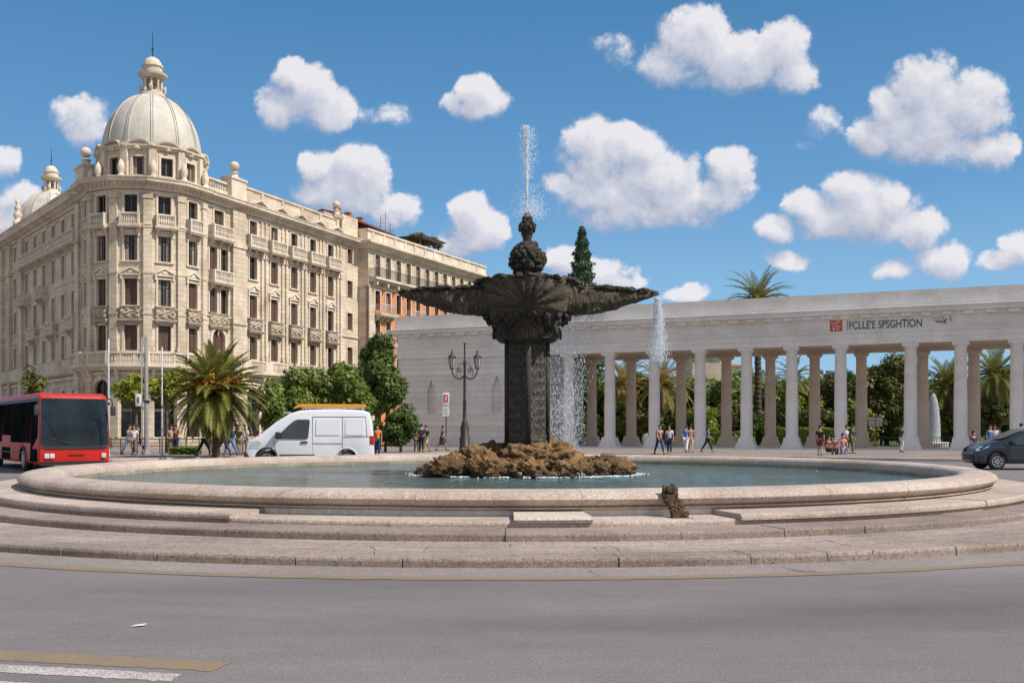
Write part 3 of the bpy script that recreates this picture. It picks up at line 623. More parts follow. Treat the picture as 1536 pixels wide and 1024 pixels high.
# finial: stem, scaly bulb, crown
mb = MB(); mb.lathe([(.38, 5.35), (.36, 5.62), (.30, 5.74), (.27, 5.92), (.33, 6.02), (.40, 6.1)], 24); mb.lathe([(.13, 6.76), (.12, 6.9), (.15, 6.95), (.12, 7.0), (.16, 7.1)], 20)
for i in range(40):
    a = rb.uniform(0, 2*PI); z = rb.uniform(5.6, 6.0); lump(mb, (.31*math.cos(a), .31*math.sin(a), z), (.08, .08, .1), i, .5, 2)
mb.build('finial_stem', M['bronze'], fr, loc=(cl.x, cl.y, 0), smooth=True)
mb = MB(); mb.lathe([(.28, 5.98), (.40, 6.12), (.43, 6.35), (.40, 6.50), (.28, 6.68), (.13, 6.80)], 24)
for r_ in range(6):
    z = 6.10+r_*.115; rad = [.38, .43, .44, .41, .32, .20][r_]; nn = 15
    for i in range(nn):
        a = 2*PI*(i+.5*(r_ % 2))/nn+rb.uniform(-.1, .1); s = rb.uniform(.06, .10); lump(mb, (rad*math.cos(a), rad*math.sin(a), z+rb.uniform(-.03, .03)), (s, s, s*rb.uniform(.8, 1.3)), i+r_*20, .7, 2)
mb.build('scaly_bulb', M['bronze'], fr, loc=(cl.x, cl.y, 0), smooth=True)
mb = MB(); mb.lathe([(.16, 7.0), (.19, 7.12), (.19, 7.2), (.11, 7.28), (.10, 7.40), (.12, 7.46), (.05, 7.55)], 18)
for r_, (z, rad, nn, s) in enumerate([(7.04, .13, 8, .04), (7.16, .19, 9, .055), (7.24, .20, 7, .05), (7.34, .11, 6, .05), (7.45, .10, 5, .05), (7.55, .045, 3, .04)]):
    for i in range(nn): a = 2*PI*i/nn+r_; lump(mb, (rad*math.cos(a), rad*math.sin(a), z), (s, s, s*1.5), i+r_*9, .6, 2)
mb.build('crown_finial', M['bronze'], fr, loc=(cl.x, cl.y, 0), smooth=True)

# mask and twisted tail hanging over the front rim
a = ang(1005, .7, 11.65); px_ = Vector((FC[0]+11.72*math.cos(a), FC[1]+11.72*math.sin(a), 0)); out = Vector((math.cos(a), math.sin(a), 0)); sd_ = Vector((-out.y, out.x, 0))
sp = root('water_spout', 'rusty dark sculpted mask with twisted body hanging over the front rim of the basin', 'spout', px_)
mb = MB(); lump(mb, (0, 0, .665), (.10, .12, .10), 3, .35, 4); lump(mb, (.0, -.07, .56), (.07, .07, .09), 5, .4, 3)
lump(mb, tuple(sd_*-.13+Vector((0, 0, .68))), (.025, .03, .09), 8, .4, 3); mb.build('mask', M['spout'], sp, smooth=True)
for k, s_ in enumerate((-1, 1)):
    m_ = MB(); pts = []; rs = []
    for i in range(26):
        t = i/25; p = out*(.04+.14*math.sin(t*2.2)+.45*max(0, t-.5)) + sd_*(-.03+s_*(.045+.012*math.sin(t*9)+.03*t)+.06*t) + Vector((0, 0, .60-.36*t))
        pts.append(p); rs.append(.062*(1-.2*t)*(1+.22*math.sin(t*34+k)))
    m_.tube(pts, rs, 10)
    for i in range(34):
        p = pts[rb.randrange(26)]; lump(m_, tuple(p+Vector((rb.uniform(-.06, .06), rb.uniform(-.06, .03), rb.uniform(-.03, .03)))), (.032, .032, .04), i, .5, 2)
    m_.build('twisted_tail', M['spout'], sp, smooth=True)

# ------------------------------------------------------------------ falling water
def drops(mb_, pts, sizes, stretch=1.6):
    for p, s in zip(pts, sizes):
        x, y, z = p; h = s*stretch
        mb_.add([(x-s, y, z), (x, y-s, z), (x+s, y, z), (x, y+s, z), (x, y, z+h), (x, y, z-h)],
                [(0, 1, 4), (1, 2, 4), (2, 3, 4), (3, 0, 4), (1, 0, 5), (2, 1, 5), (3, 2, 5), (0, 3, 5)])
rw = random.Random(5); G = rw.gauss
mb = MB(); pts = []; sz = []
for i in range(2200):                                  # core of the jet
    t = rw.random()**.8; z = 7.6+2.4*t; pts.append((G(0, .010+.035*t*t)-.03*t, G(0, .02), z)); sz.append(rw.uniform(.005, .012))
for i in range(1100):                                  # upper burst falling to the right
    t = rw.random(); z = 8.5+1.45*t; pts.append((G(.04, .12)*(1.1 if t > .3 else .6)-.02, G(0, .13), z)); sz.append(rw.uniform(.004, .010))
for i in range(1500):                                  # lower spray over the finial
    t = abs(G(0, .5)); z = 7.35+.75*min(1.2, t); pts.append((G(.10, .20), G(0, .18), z+.1)); sz.append(rw.uniform(.004, .010))
drops(mb, pts, [s_*.7 for s_ in sz], 4.0); mb.tube([(.0, 0, 7.55), (.01, 0, 8.4), (-.02, 0, 9.4), (-.05, 0, 9.95)], [.016, .02, .016, .006], 6)
tag(mb.build('water_jet', M['spray'], loc=(CP.x, CP.y, 0)), 'white water jet and spray shooting up from the tip of the fountain', 'water jet', kind='stuff')
mb = MB(); pts = []; sz = []
for i in range(4600):                                  # fall from the tip of the right wing
    t = rw.random()**1.3; z = 5.24-1.75*t; pts.append((3.60+.05*t+G(0, .035+.11*t), G(0, .035+.11*t), z)); sz.append(rw.uniform(.005, .013)*(1-.25*t))
drops(mb, pts, [s_*.62 for s_ in sz], 5.0); tag(mb.build('water_fall', M['spray'], loc=(CP.x, CP.y, 0)), 'white water pouring off the right tip of the upper bowl', 'falling water', kind='stuff')
mb = MB(); pts = []; sz = []
for i in range(5200):                                 # broad veil behind and beside the shaft
    t = rw.random()**.85; z = 4.95-4.4*t; xx = rw.random()
    x = (.62+1.2*xx) - .25*t + G(0, .10) if rw.random() < .75 else .62+rw.random()*.8
    if z > 4.95-.15*(2-x) and x < 1.0: continue
    if x > 1.35+.3*(1-t)+.3*rw.random(): continue
    pts.append((x, .5+G(0, .35), z)); sz.append(rw.uniform(.005, .0135))
for i in range(1500):
    x = rw.uniform(.9, 2.15); z = 4.98-abs(G(0, .28))-.1*(2.1-x); pts.append((x, .1+G(0, .2), z)); sz.append(rw.uniform(.004, .010))
drops(mb, pts, [s_*.55 for s_ in sz], 6.0); tag(mb.build('water_veil', M['spray'], loc=(CP.x, CP.y, 0)), 'broad veil of droplets falling beside the carved shaft', 'falling water', kind='stuff')
mb = MB(); pts = []; sz = []
for i in range(3000):                                  # foam at the waterline and on the rocks
    a = rw.uniform(0, 2*PI); k = rw.gauss(1.0, .05); cl_ = fbm(math.cos(a)*3, math.sin(a)*3, 1, 3)
    if cl_ < -.05: continue
    pts.append((3.0*k*math.cos(a), 2.05*k*math.sin(a), WZ+.015+rw.random()*.02)); sz.append(rw.uniform(.012, .03))
drops(mb, pts, sz, .7)
pts = []; sz = []
for i in range(2600):
    b = rw.choice(heap[-16:]); a = rw.uniform(-PI, 0); 
    if fbm(b[0]*2, a, 4, 2) < -.1: continue
    pts.append((b[0]+b[3]*1.15*math.cos(a), b[1]+b[3]*1.05*math.sin(a), WZ-.02+b[2]*.62+rw.uniform(-.03, .05))); sz.append(rw.uniform(.010, .022))
drops(mb, pts, sz, .8)
tag(mb.build('foam', M['spray'], loc=(CP.x, CP.y, 0)), 'white foam churning among the brown rocks of the fountain', 'foam', kind='stuff')
# ------------------------------------------------------------------ facade helpers
def wall_panel(mb, F, u0, u1, z0, z1, ops, depth=.38, mi=0):
    """wall face with real openings; ops = (u_centre, z_bottom, width, height, arch?)"""
    us = sorted({u0, u1, *[o[0]-o[2]/2 for o in ops], *[o[0]+o[2]/2 for o in ops]}); us = [u for u in us if u0-1e-6 <= u <= u1+1e-6]
    zs = sorted({z0, z1, *[o[1] for o in ops], *[o[1]+o[3] for o in ops]}); zs = [z for z in zs if z0-1e-6 <= z <= z1+1e-6]
    idx = {}; vs = []; uv = []; fs = []
    def V(u, z, n=0.0):
        k = (round(u, 4), round(z, 4), n)
        if k not in idx: idx[k] = len(vs); vs.append(F.pt(u, n, z)); uv.append((u+n, z))
        return idx[k]
    for a, b in zip(us, us[1:]):
        if b-a < 1e-6: continue
        for c, d in zip(zs, zs[1:]):
            if d-c < 1e-6: continue
            um, zm = (a+b)/2, (c+d)/2
            if any(abs(um-o[0]) < o[2]/2 and o[1] < zm < o[1]+o[3] for o in ops): continue
            fs.append((V(a, c), V(b, c), V(b, d), V(a, d)))
    for (uc, zb, w_, h, arch) in ops:
        a, b, c, d = uc-w_/2, uc+w_/2, zb, zb+h
        if arch:
            r = w_/2; n = 10; sp = [(uc-r*math.cos(PI*i/n), d-r+r*math.sin(PI*i/n)) for i in range(n+1)]
            for i in range(n):
                p, q = sp[i], sp[i+1]; fs.append((V(*p), V(*q), V(q[0], d), V(p[0], d))) if abs(p[0]-q[0]) > 1e-6 else None
                fs.append((V(*p), V(*q), V(q[0], q[1], -depth), V(p[0], p[1], -depth)))
            d2 = d-r
        else:
            d2 = d; fs.append((V(a, d), V(b, d), V(b, d, -depth), V(a, d, -depth)))
        fs += [(V(a, c), V(a, d2), V(a, d2, -depth), V(a, c, -depth)), (V(b, c), V(b, d2), V(b, d2, -depth), V(b, c, -depth)), (V(a, c), V(b, c), V(b, c, -depth), V(a, c, -depth))]
    mb.add(vs, fs, uv, mi)
_wcache = {}
def win_meshes(w_, h, arch, style):
    """local: x along facade, y inwards, z up; origin at bottom centre of the opening. returns frame, pane, surround meshes"""
    key = (round(w_, 2), round(h, 2), arch, style)
    if key in _wcache: return _wcache[key]
    def mesh(mb_, nm, mat):
        o = mb_.build(nm, mat); me = o.data; bpy.data.objects.remove(o); return me
    d = .24; f = .07; m_ = MB()
    top = h
    m_.box(-w_/2, -w_/2+f, d-.03, d+.05, 0, top); m_.box(w_/2-f, w_/2, d-.03, d+.05, 0, top)
    m_.box(-w_/2+f, w_/2-f, d-.03, d+.05, 0, f); m_.box(-w_/2+f, w_/2-f, d-.03, d+.05, top-f, top)
    m_.box(-.045, .045, d-.045, d+.04, f, top-f)
    if h > 1.7: m_.box(-w_/2+f, w_/2-f, d-.04, d+.03, h*.70, h*.70+.06)
    if h > 4: m_.box(-w_/2+f, w_/2-f, d-.06, d+.03, h*.50, h*.50+.22)
    fr_ = mesh(m_, 'window_frame', M['woodframe'])
    m_ = MB(); m_.add([(-w_/2+f*.5, d+.02, f*.5), (w_/2-f*.5, d+.02, f*.5), (w_/2-f*.5, d+.02, top-f*.5), (-w_/2+f*.5, d+.02, top-f*.5)], [(0, 1, 2, 3)])
    pane = mesh(m_, 'pane', M['glass'])
    m_ = MB()                                            # louvred shutters closed inside the opening
    for s in (-1, 1):
        x0, x1 = sorted((s*.05, s*(w_/2-f)));
        for k in range(int((top-2*f)/.11)):
            z = f+k*.11; m_.box(x0+.03, x1-.03, d-.015, d+.01, z, z+.085)
    shut = mesh(m_, 'shutter', M['woodshut'])
    m_ = MB()
    x0 = -w_/2+f; m_.add([(x0+w_*.22*i/6, d+.012+(.012 if i % 2 else 0), z) for z in (f, top-f) for i in range(7)], [(i, i+1, i+8, i+7) for i in range(6)])
    x0 = w_/2-f-w_*.22; m_.add([(x0+w_*.22*i/6, d+.012+(.012 if i % 2 else 0), z) for z in (f, top-f) for i in range(7)], [(i, i+1, i+8, i+7) for i in range(6)])
    cur = mesh(m_, 'curtain', M['curtain'])
    s_ = None
    if style != 'none':
        m_ = MB(); b = .17; e = .075
        if arch:
            r = w_/2; zc = h-r
            pts = [(r*math.cos(PI*i/14), r*math.sin(PI*i/14)) for i in range(15)]
            vs = []; 
            for i in range(15):
                c_, s2 = math.cos(PI*i/14), math.sin(PI*i/14)
                for rr, yy in ((r+.01, -e), (r+.28, -e), (r+.28, .02), (r+.01, .02)): vs.append((rr*c_, yy, zc+rr*s2))
            m_.add(vs, [(i*4+j, i*4+(j+1) % 4, i*4+4+(j+1) % 4, i*4+4+j) for i in range(14) for j in range(4)])
            m_.box(-.14, .14, -.16, 0, h-.02, h+.42)
            for s in (-1, 1): m_.box(*sorted((s*(r+.01), s*(r+.28))), -e, .02, .0, zc)
        else:
            for s in (-1, 1): m_.box(*sorted((s*(w_/2+.005), s*(w_/2+b))), -e, .02, 0, h+b)
            m_.box(-w_/2-.005, w_/2+.005, -e, .02, h+.005, h+b)
        if not arch and style != 'low': m_.box(-w_/2-b-.06, w_/2+b+.06, -.15, .02, -.13, -.002)
        if style == 'ped':                               # triangular pediment on brackets
            W = w_/2+b+.14; z = h+b+.10
            m_.box(-W, W, -.20, 0, z, z+.11)
            for s in (-1, 1):
                m_.add([(s*W, -.22, z+.11), (s*W, -.22, z+.23), (0, -.22, z+.70), (0, -.22, z+.57), (s*W, 0, z+.11), (s*W, 0, z+.23), (0, 0, z+.70), (0, 0, z+.57)],
                       [(0, 1, 2, 3), (4, 7, 6, 5), (0, 4, 5, 1), (1, 5, 6, 2), (0, 3, 7, 4)])
                m_.box(*sorted((s*(W-.20), s*(W-.04))), -.17, 0, z-.34, z)
            m_.add([(-W+.1, -.07, z+.11), (W-.1, -.07, z+.11), (0, -.07, z+.56)], [(0, 1, 2)])
            lump(m_, (0, -.10, z+.26), (.22, .08, .13), int(w_*10), .5, 2)
        if style == 'hood':
            W = w_/2+b+.10; z = h+b+.12; m_.box(-W, W, -.22, 0, z, z+.12); m_.box(-W+.06, W-.06, -.12, 0, z-.12, z)
            for s in (-1, 1): m_.box(*sorted((s*(W-.18), s*(W-.04))), -.16, 0, z-.4, z-.12)
        s_ = mesh(m_, 'window_surround', M['trim'])
    _wcache[key] = (fr_, pane, s_, shut, cur); return _wcache[key]
rwin = random.Random(21)
def window(B, F, uc, zb, w_, h, arch=False, style='plain', fill=None, n=0.0):
    fr_, pane, s_, shut, cur = win_meshes(w_, h, arch, style); p = Vector(F.pt(uc, n, zb))-Vector(B.location)
    o = link('window', fr_, B, p, F.rz)
    q = link('pane', pane, o)
    fill = fill or rwin.choice(['glass', 'glass', 'curtain', 'shutter'])
    if fill == 'shutter': link('shutter', shut, o)
    if fill == 'curtain': link('curtain', cur, o)
    if s_: link('window_surround', s_, o)
    return o
def balusters(mb, F, u0, u1, n0, z0, h, step=.17):
    k = max(2, int((u1-u0)/step)); du = (u1-u0)/k
    for i in range(k):
        u = u0+(i+.5)*du
        for (za, zb, r) in ((0, .22, .045), (.22, .55, .062), (.55, 1, .035)): mb.fbox(F, u-r, u+r, n0-r, n0+r, z0+h*za, z0+h*zb)
_bal = {}
def balcony(B, F, uc, z, w_, dep=.62, h=1.0, kind='stone', n=0.0):
    """slab on brackets with a balustrade; z = floor level"""
    key = (round(w_, 2), dep, h, kind)
    if key not in _bal:
        m_ = MB(); G_ = Fr((0, 0), (1, 0))               # outward = -y
        m_.fbox(G_, -w_/2-.10, w_/2+.10, 0, dep+.12, -.16, 0); m_.fbox(G_, -w_/2-.04, w_/2+.04, 0, dep+.05, -.28, -.16)
        k = 2 if w_ < 2 else 3 if w_ < 2.7 else 4
        for i in range(k):
            u = -w_/2+.18+(w_-.36)*i/(k-1); m_.add([G_.pt(u+a, b, c) for a in (-.09, .09) for b, c in ((0, -.28), (dep-.05, -.28), (dep-.15, -.42), (0, -.85))],
                [(0, 1, 2, 3), (7, 6, 5, 4), (0, 4, 5, 1), (1, 5, 6, 2), (2, 6, 7, 3)])
        if kind == 'stone':
            balusters(m_, G_, -w_/2+.14, w_/2-.14, dep-.04, .10, h-.22)
            m_.fbox(G_, -w_/2+.002, w_/2-.002, dep-.12, dep+.04, 0, .10); m_.fbox(G_, -w_/2+.002, w_/2-.002, dep-.13, dep+.05, h-.12, h)
            for s in (-1, 1):
                a, b = sorted((s*w_/2, s*(w_/2-.14))); m_.fbox(G_, a, b, dep-.13, dep+.06, 0, h+.02)
                a, b = sorted((s*(w_/2-.02), s*(w_/2-.12))); m_.fbox(G_, a, b, 0, dep-.13, h-.12, h); m_.fbox(G_, a, b, 0, dep-.13, .0, .1)
                for q in range(3): m_.fbox(G_, s*(w_/2-.07)-.04, s*(w_/2-.07)+.04, .08+q*.14, .15+q*.14, .1, h-.12)
        elif kind == 'iron':
            for i in range(int(w_/.12)+1):
                u = -w_/2+.03+(w_-.06)*i/int(w_/.12); m_.fbox(G_, u-.012, u+.012, dep-.02, dep+.005, 0, h)
            m_.fbox(G_, -w_/2, w_/2, dep-.03, dep+.015, h, h+.05)
            for s in (-1, 1):
                for q in range(5): m_.fbox(G_, s*(w_/2-.02)-.012, s*(w_/2-.02)+.012, .05+q*.12, .075+q*.12, 0, h)
        elif kind == 'carved':
            nu, nv = 40, 18; vs = []
            for j in range(nv+1):
                for i in range(nu+1):
                    u = -w_/2+w_*i/nu; t = j/nv; bul = dep*(.55+.45*math.sin(PI*(.15+.8*(1-t)))); e = min(i, nu-i)/nu
                    r = 0 if j in (0, nv) else .11*abs(fbm(u*3.1, t*4.2, 1.3, 4))+.07*math.sin(u*9+3*math.sin(t*6))*math.sin(t*9)
                    vs.append(G_.pt(u, bul*(1 if e > .04 else .8)+r, h*t))
            m_.add(vs, [(j*(nu+1)+i, j*(nu+1)+i+1, (j+1)*(nu+1)+i+1, (j+1)*(nu+1)+i) for j in range(nv) for i in range(nu)])
            m_.fbox(G_, -w_/2, -w_/2+.08, 0, dep*.75, 0, h); m_.fbox(G_, w_/2-.08, w_/2, 0, dep*.75, 0, h); m_.fbox(G_, -w_/2-.05, w_/2+.05, 0, dep+.06, h-.005, h+.10)
        mt = {'stone': M['trim'], 'iron': [M['trim']], 'carved': M['relief']}[kind]
        o = m_.build('balcony', mt); _bal[key] = o.data; bpy.data.objects.remove(o)
    p = Vector(F.pt(uc, n, z))-Vector(B.location); return link('balcony', _bal[key], B, p, F.rz)
def box_part(B, F, name, mat, *bx, bev=0):
    m_ = MB()
    for b in bx: m_.fbox(F, *b)
    o = m_.build(name, mat, B, world=True); return o
def ball_finial(B, p, s=1.0, tall=False):
    m_ = MB(); prof = [(.42, 0), (.42, .12), (.30, .18), (.30, .42), (.38, .46), (.38, .54), (.16, .60), (.14, .74)] + [(.02+.40*math.sin(PI*(i+1)/11), 1.12-.40*math.cos(PI*(i+1)/11)) for i in range(11)]
    if tall: prof = [(.34, 0), (.3, .3), (.16, .38), (.28, .6), (.32, .8), (.16, 1.0), (.22, 1.15), (.26, 1.3), (.12, 1.5), (.16, 1.6), (.18, 1.75), (.02, 1.95)]
    m_.lathe([(r*s, z*s) for r, z in prof], 16); return m_.build('ball_finial', M['trim'], B, loc=Vector(p)-Vector(B.location), smooth=True)

# ------------------------------------------------------------------ corner building with the dome
TC = (-31.1, 85.0); TR = 5.12
PL, PR = (-34.8, 82.9), (-25.9, 84.8)
FL0 = Fr((PL[0]-.631*42, PL[1]+.776*42), (.631, -.776))     # u=0 far end, u=42 at the tower
FRt = Fr(PR, (.393, .920))
B1 = root('corner_building', 'ornate cream stone corner building of six storeys with a domed rounded corner tower', 'building', (-31.1, 92, 0))
Rz = [(19.05, 1.0, 1.50, 'plain'), (15.25, 1.05, 2.05, 'hood'), (11.65, 1.05, 2.15, 'ped'), (8.02, 1.05, 2.05, 'plain')]
ZC = 21.2
mb = MB(); ops_r = []
bays = [6.04+3.13*i for i in range(5)]
for u in bays:
    for z, w_, h, st in Rz: ops_r.append((u, z, w_, h, False))
    ops_r.append((u, .6, 1.7, 4.9, True))
for du in (-.72, .72):
    for z, w_, h, st in Rz[1:3]: ops_r.append((1.35+du, z, .95, h, False))
ops_r += [(1.35, 19.05, 1.2, 1.5, False), (1.35, 7.2, 1.6, 3.1, True), (1.35, .6, 1.7, 4.9, True)]
for z in (19.2, 15.6, 12.2, 8.6, 5.0, 1.6): ops_r.append((22.2, z, 1.0, 1.75, False))
wall_panel(mb, FRt, -1.0, 24.0, .14, ZC, ops_r)
ops_l = []
lcols = [42-5.8-3.25*i for i in range(6)] + [42-.6, 15.2, 11.8, 8.4, 4.0]
for u in lcols:
    for z, w_, h, st in Rz: ops_l.append((u, z, w_, h, False))
    ops_l.append((u, .6, 1.6, 4.6, True))
wall_panel(mb, FL0, 0, 43.0, .14, ZC, ops_l)
# tower: twelve-sided, openings per facet
tw = []
def tower_pt(k, r=TR): a = -PI/2 + .351 + (k)*PI/6; return (TC[0]+r*math.cos(a), TC[1]+r*math.sin(a))
facets = list(range(-3, 3))
for k in facets:
    a, b = tower_pt(k-.0), tower_pt(k+1)
    F = Fr(a, (b[0]-a[0], b[1]-a[1])); W = math.dist(a, b); F.W = W; F.k = k; tw.append(F)
    w0 = 1.02; ops = [(W/2, z, w0, h, False) for z, w_, h, st in Rz] + [(W/2, .5, 1.65, 5.2, True)]
    F.ops = ops; wall_panel(mb, F, 0, W, .14, ZC, ops)
mb.build('wall', M['ashlar'], B1, world=True)
# back walls and roof deck
far = FL0.pt(0, 0, 0)[:2]; rf = FRt.pt(24, 0, 0)[:2]
bk = [(-44, 130), far]
mb = MB(); poly = [far, FL0.pt(42, 0, 0)[:2]] + [tower_pt(k) for k in range(-2, 3)] + [FRt.pt(0, 0, 0)[:2], rf, (-26, 124), (-46, 129)]
n = len(poly); mb.add([(p[0], p[1], ZC+.02) for p in poly], [tuple(range(n))])
for a, b in ((rf, (-26, 124)), ((-26, 124), (-46, 129)), ((-46, 129), far)):
    mb.add([(a[0], a[1], .14), (b[0], b[1], .14), (b[0], b[1], ZC+.02), (a[0], a[1], ZC+.02)], [(0, 1, 2, 3)])
mb.build('roof', M['rustic'], B1, world=True)
# windows
for F in tw:
    for (z, w_, h, st), f_ in zip(Rz, ('glass', 'curtain', None, 'shutter')):
        window(B1, F, F.W/2, z, 1.02, h, style=st, fill=f_)
    window(B1, F, F.W/2, .5, 1.65, 5.2, True, 'plain', 'glass')
for u in bays:
    for (z, w_, h, st), f_ in zip(Rz, (None, 'shutter', 'shutter', 'shutter')): window(B1, FRt, u, z, w_, h, style=st, fill=f_ if rwin.random() < .8 else None)
    window(B1, FRt, u, .6, 1.7, 4.9, True, 'plain', 'glass')
for du in (-.72, .72):
    for z, w_, h, st in Rz[1:3]: window(B1, FRt, 1.35+du, z, .95, h, style='low', fill='shutter' if du < 0 else 'glass')
window(B1, FRt, 1.35, 19.05, 1.2, 1.5, style='plain'); window(B1, FRt, 1.35, 7.2, 1.6, 3.1, True, 'plain', 'shutter'); window(B1, FRt, 1.35, .6, 1.7, 4.9, True, 'plain', 'glass')
for z in (19.2, 15.6, 12.2, 8.6, 5.0, 1.6): window(B1, FRt, 22.2, z, 1.0, 1.75, style='low', fill='shutter')
for i, u in enumerate(lcols):
    if i == 8 or i == 10: continue
    for (z, w_, h, st) in Rz: window(B1, FL0, u, z, w_, h, style=st if i == 6 else 'low', fill='glass')
# the windows farthest up the shaded street, too small to tell apart
mb = MB()
for (u, zb, w_, h, ar) in ops_l:
    k = [abs(u-c) < .01 for c in lcols].index(True)
    if k in (8, 10) or h > 4: mb.fbox(FL0, u-w_/2+.002, u+w_/2-.002, -.30, -.24, zb+.002, zb+h-.002)
tag(mb.build('far_window', M['glass'], B1, world=True), kind='stuff')
# horizontal mouldings right round the front: left wing, tower, right wing
def belt(name, prof, mat=M['trim'], parts=('l', 't', 'r'), ext=0.0):
    m_ = MB()
    if 'l' in parts: sweep(m_, prof, [FL0.pt(-.2, 0, 0)[:2], FL0.pt(38.2, 0, 0)[:2]])
    if 't' in parts: sweep(m_, prof, [tower_pt(k) for k in range(-3, 4)])
    if 'r' in parts: sweep(m_, prof, [FRt.pt(-.4, 0, 0)[:2], FRt.pt(24.0, 0, 0)[:2]])
    return m_.build(name, mat, B1, world=True)
def bp(z, h, o): return [(-.05, z), (o*.5, z), (o*.62, z+h*.35), (o, z+h*.6), (o, z+h), (-.05, z+h)]
belt('cornice', [(-.1, 21.0), (.16, 21.0), (.20, 21.12), (.34, 21.22), (.36, 21.34), (.62, 21.46), (.88, 21.50), (.90, 21.66), (.98, 21.78), (.98, 21.84), (-.1, 21.92)])
belt('frieze_moulding', bp(20.70, .16, .14)); belt('string_course', bp(18.02, .20, .22), parts=('l', 't')); belt('string_course', bp(14.62, .12, .10), parts=('l',))
belt('string_course', bp(11.30, .16, .16)); belt('string_course', bp(10.40, .14, .14), parts=('l', 't'))
belt('plinth', [(-.05, .12), (.22, .12), (.22, .95), (.14, 1.05), (-.05, 1.05)], M['rustic'])
belt('ground_storey_band', [(-.05, 6.05), (.16, 6.05), (.16, 6.30), (-.05, 6.30)])
# dentils
for F, W in [(f, f.W) for f in tw]+[(FRt, 24.0), (FL0, 42.0)]:
    m_ = MB(); k = int(W/.42)
    for i in range(k): u = (i+.5)*W/k; m_.fbox(F, u-.10, u+.10, 0.1, .52, 21.20, 21.44)
    m_.build('dentil_course', M['trim'], B1, world=True)
# pilasters: tower angles and wings
for k in range(-3, 4):
    c = tower_pt(k); n_ = Vector((c[0]-TC[0], c[1]-TC[1])).normalized(); t_ = (-n_.y, n_.x); G_ = Fr((c[0], c[1]), t_)
    G_ = Fr(c, t_); m_ = MB(); m_.fbox(G_, -.33, .33, -.22, .13, 8.2, 20.6); m_.fbox(G_, -.40, .40, -.25, .20, 20.25, 20.72); m_.fbox(G_, -.42, .42, -.25, .20, 7.9, 8.35)
    for z in (17.9, 14.2, 10.9): m_.fbox(G_, -.38, .38, -.2, .18, z, z+.16)
    m_.fbox(G_, -.45, .45, -.3, .16, 1.05, 6.0); m_.build('pilaster', M['ashlar'], B1, world=True)
for u, w_ in ((3.8, 1.75),):
    m_ = MB(); m_.fbox(FRt, u-w_/2, u+w_/2, -.1, .32, .14, 20.98); m_.fbox(FRt, u-w_/2-.1, u+w_/2+.1, -.1, .42, 17.7, 18.05); m_.fbox(FRt, u-w_/2-.1, u+w_/2+.1, -.1, .42, 10.9, 11.2)
    m_.fbox(FRt, u-w_/2-.08, u+w_/2+.08, -.1, .40, 6.3, 6.75); m_.build('pilaster', M['ashlar'], B1, world=True)
for i in range(6):
    u = 4.48+3.13*i if i else 5.0
    if i == 0: u = 4.85
    m_ = MB()
    for dv in (-.30, .30) if i else (.1,):
        m_.fbox(FRt, u+dv-.17, u+dv+.17, -.05, .16, 7.9, 17.3); m_.fbox(FRt, u+dv-.22, u+dv+.22, -.05, .24, 17.3, 17.75); m_.fbox(FRt, u+dv-.21, u+dv+.21, -.05, .22, 7.9, 8.25)
        m_.fbox(FRt, u+dv-.15, u+dv+.15, -.05, .12, 18.4, 20.7)
    m_.build('pilaster', M['ashlar'], B1, world=True)
for u, w_ in ((42-3.9, 1.3), (42-23.6, 1.2), (13.5, .8), (10.1, .8), (6.2, .8), (.8, 1.2)):
    m_ = MB(); m_.fbox(FL0, u-w_/2, u+w_/2, -.1, .35, .14, 20.98); m_.fbox(FL0, u-w_/2-.1, u+w_/2+.1, -.1, .45, 17.7, 18.05); m_.build('pilaster', M['ashlar'], B1, world=True)
# balconies
for F in tw:
    if F.k in (-3, 2): continue
    balcony(B1, F, F.W/2, 18.05, 1.55, .50, .98)
    balcony(B1, F, F.W/2, 10.55, 1.5, .30, .95, 'carved')
for i, u in enumerate(bays):
    balcony(B1, FRt, u, 18.15, 2.35, .62, 1.0, n=.05)
    balcony(B1, FRt, u, 10.62, 1.9, .42, .95, 'carved', n=.02)
balcony(B1, FRt, 1.35, 18.15, 2.6, .6, 1.0); balcony(B1, FRt, 1.35, 14.35, 2.5, .6, .95); balcony(B1, FRt, 1.35, 10.62, 2.4, .16, .95, 'carved')
for u in lcols[:6]: balcony(B1, FL0, u, 18.10, 2.9, .5, .95)
for u in (lcols[0], lcols[2], lcols[4]): balcony(B1, FL0, u, 10.6, 2.6, .5, .95)
for u in (lcols[3], lcols[5]):
    o = balcony(B1, FL0, u, 14.3, 2.6, .6, .95, 'iron'); 
balcony(B1, FL0, lcols[6], 14.3, 1.7, .6, .95, 'iron'); balcony(B1, FL0, lcols[6], 18.1, 1.7, .5, .95)
# plants along the iron balconies
m_ = MB()
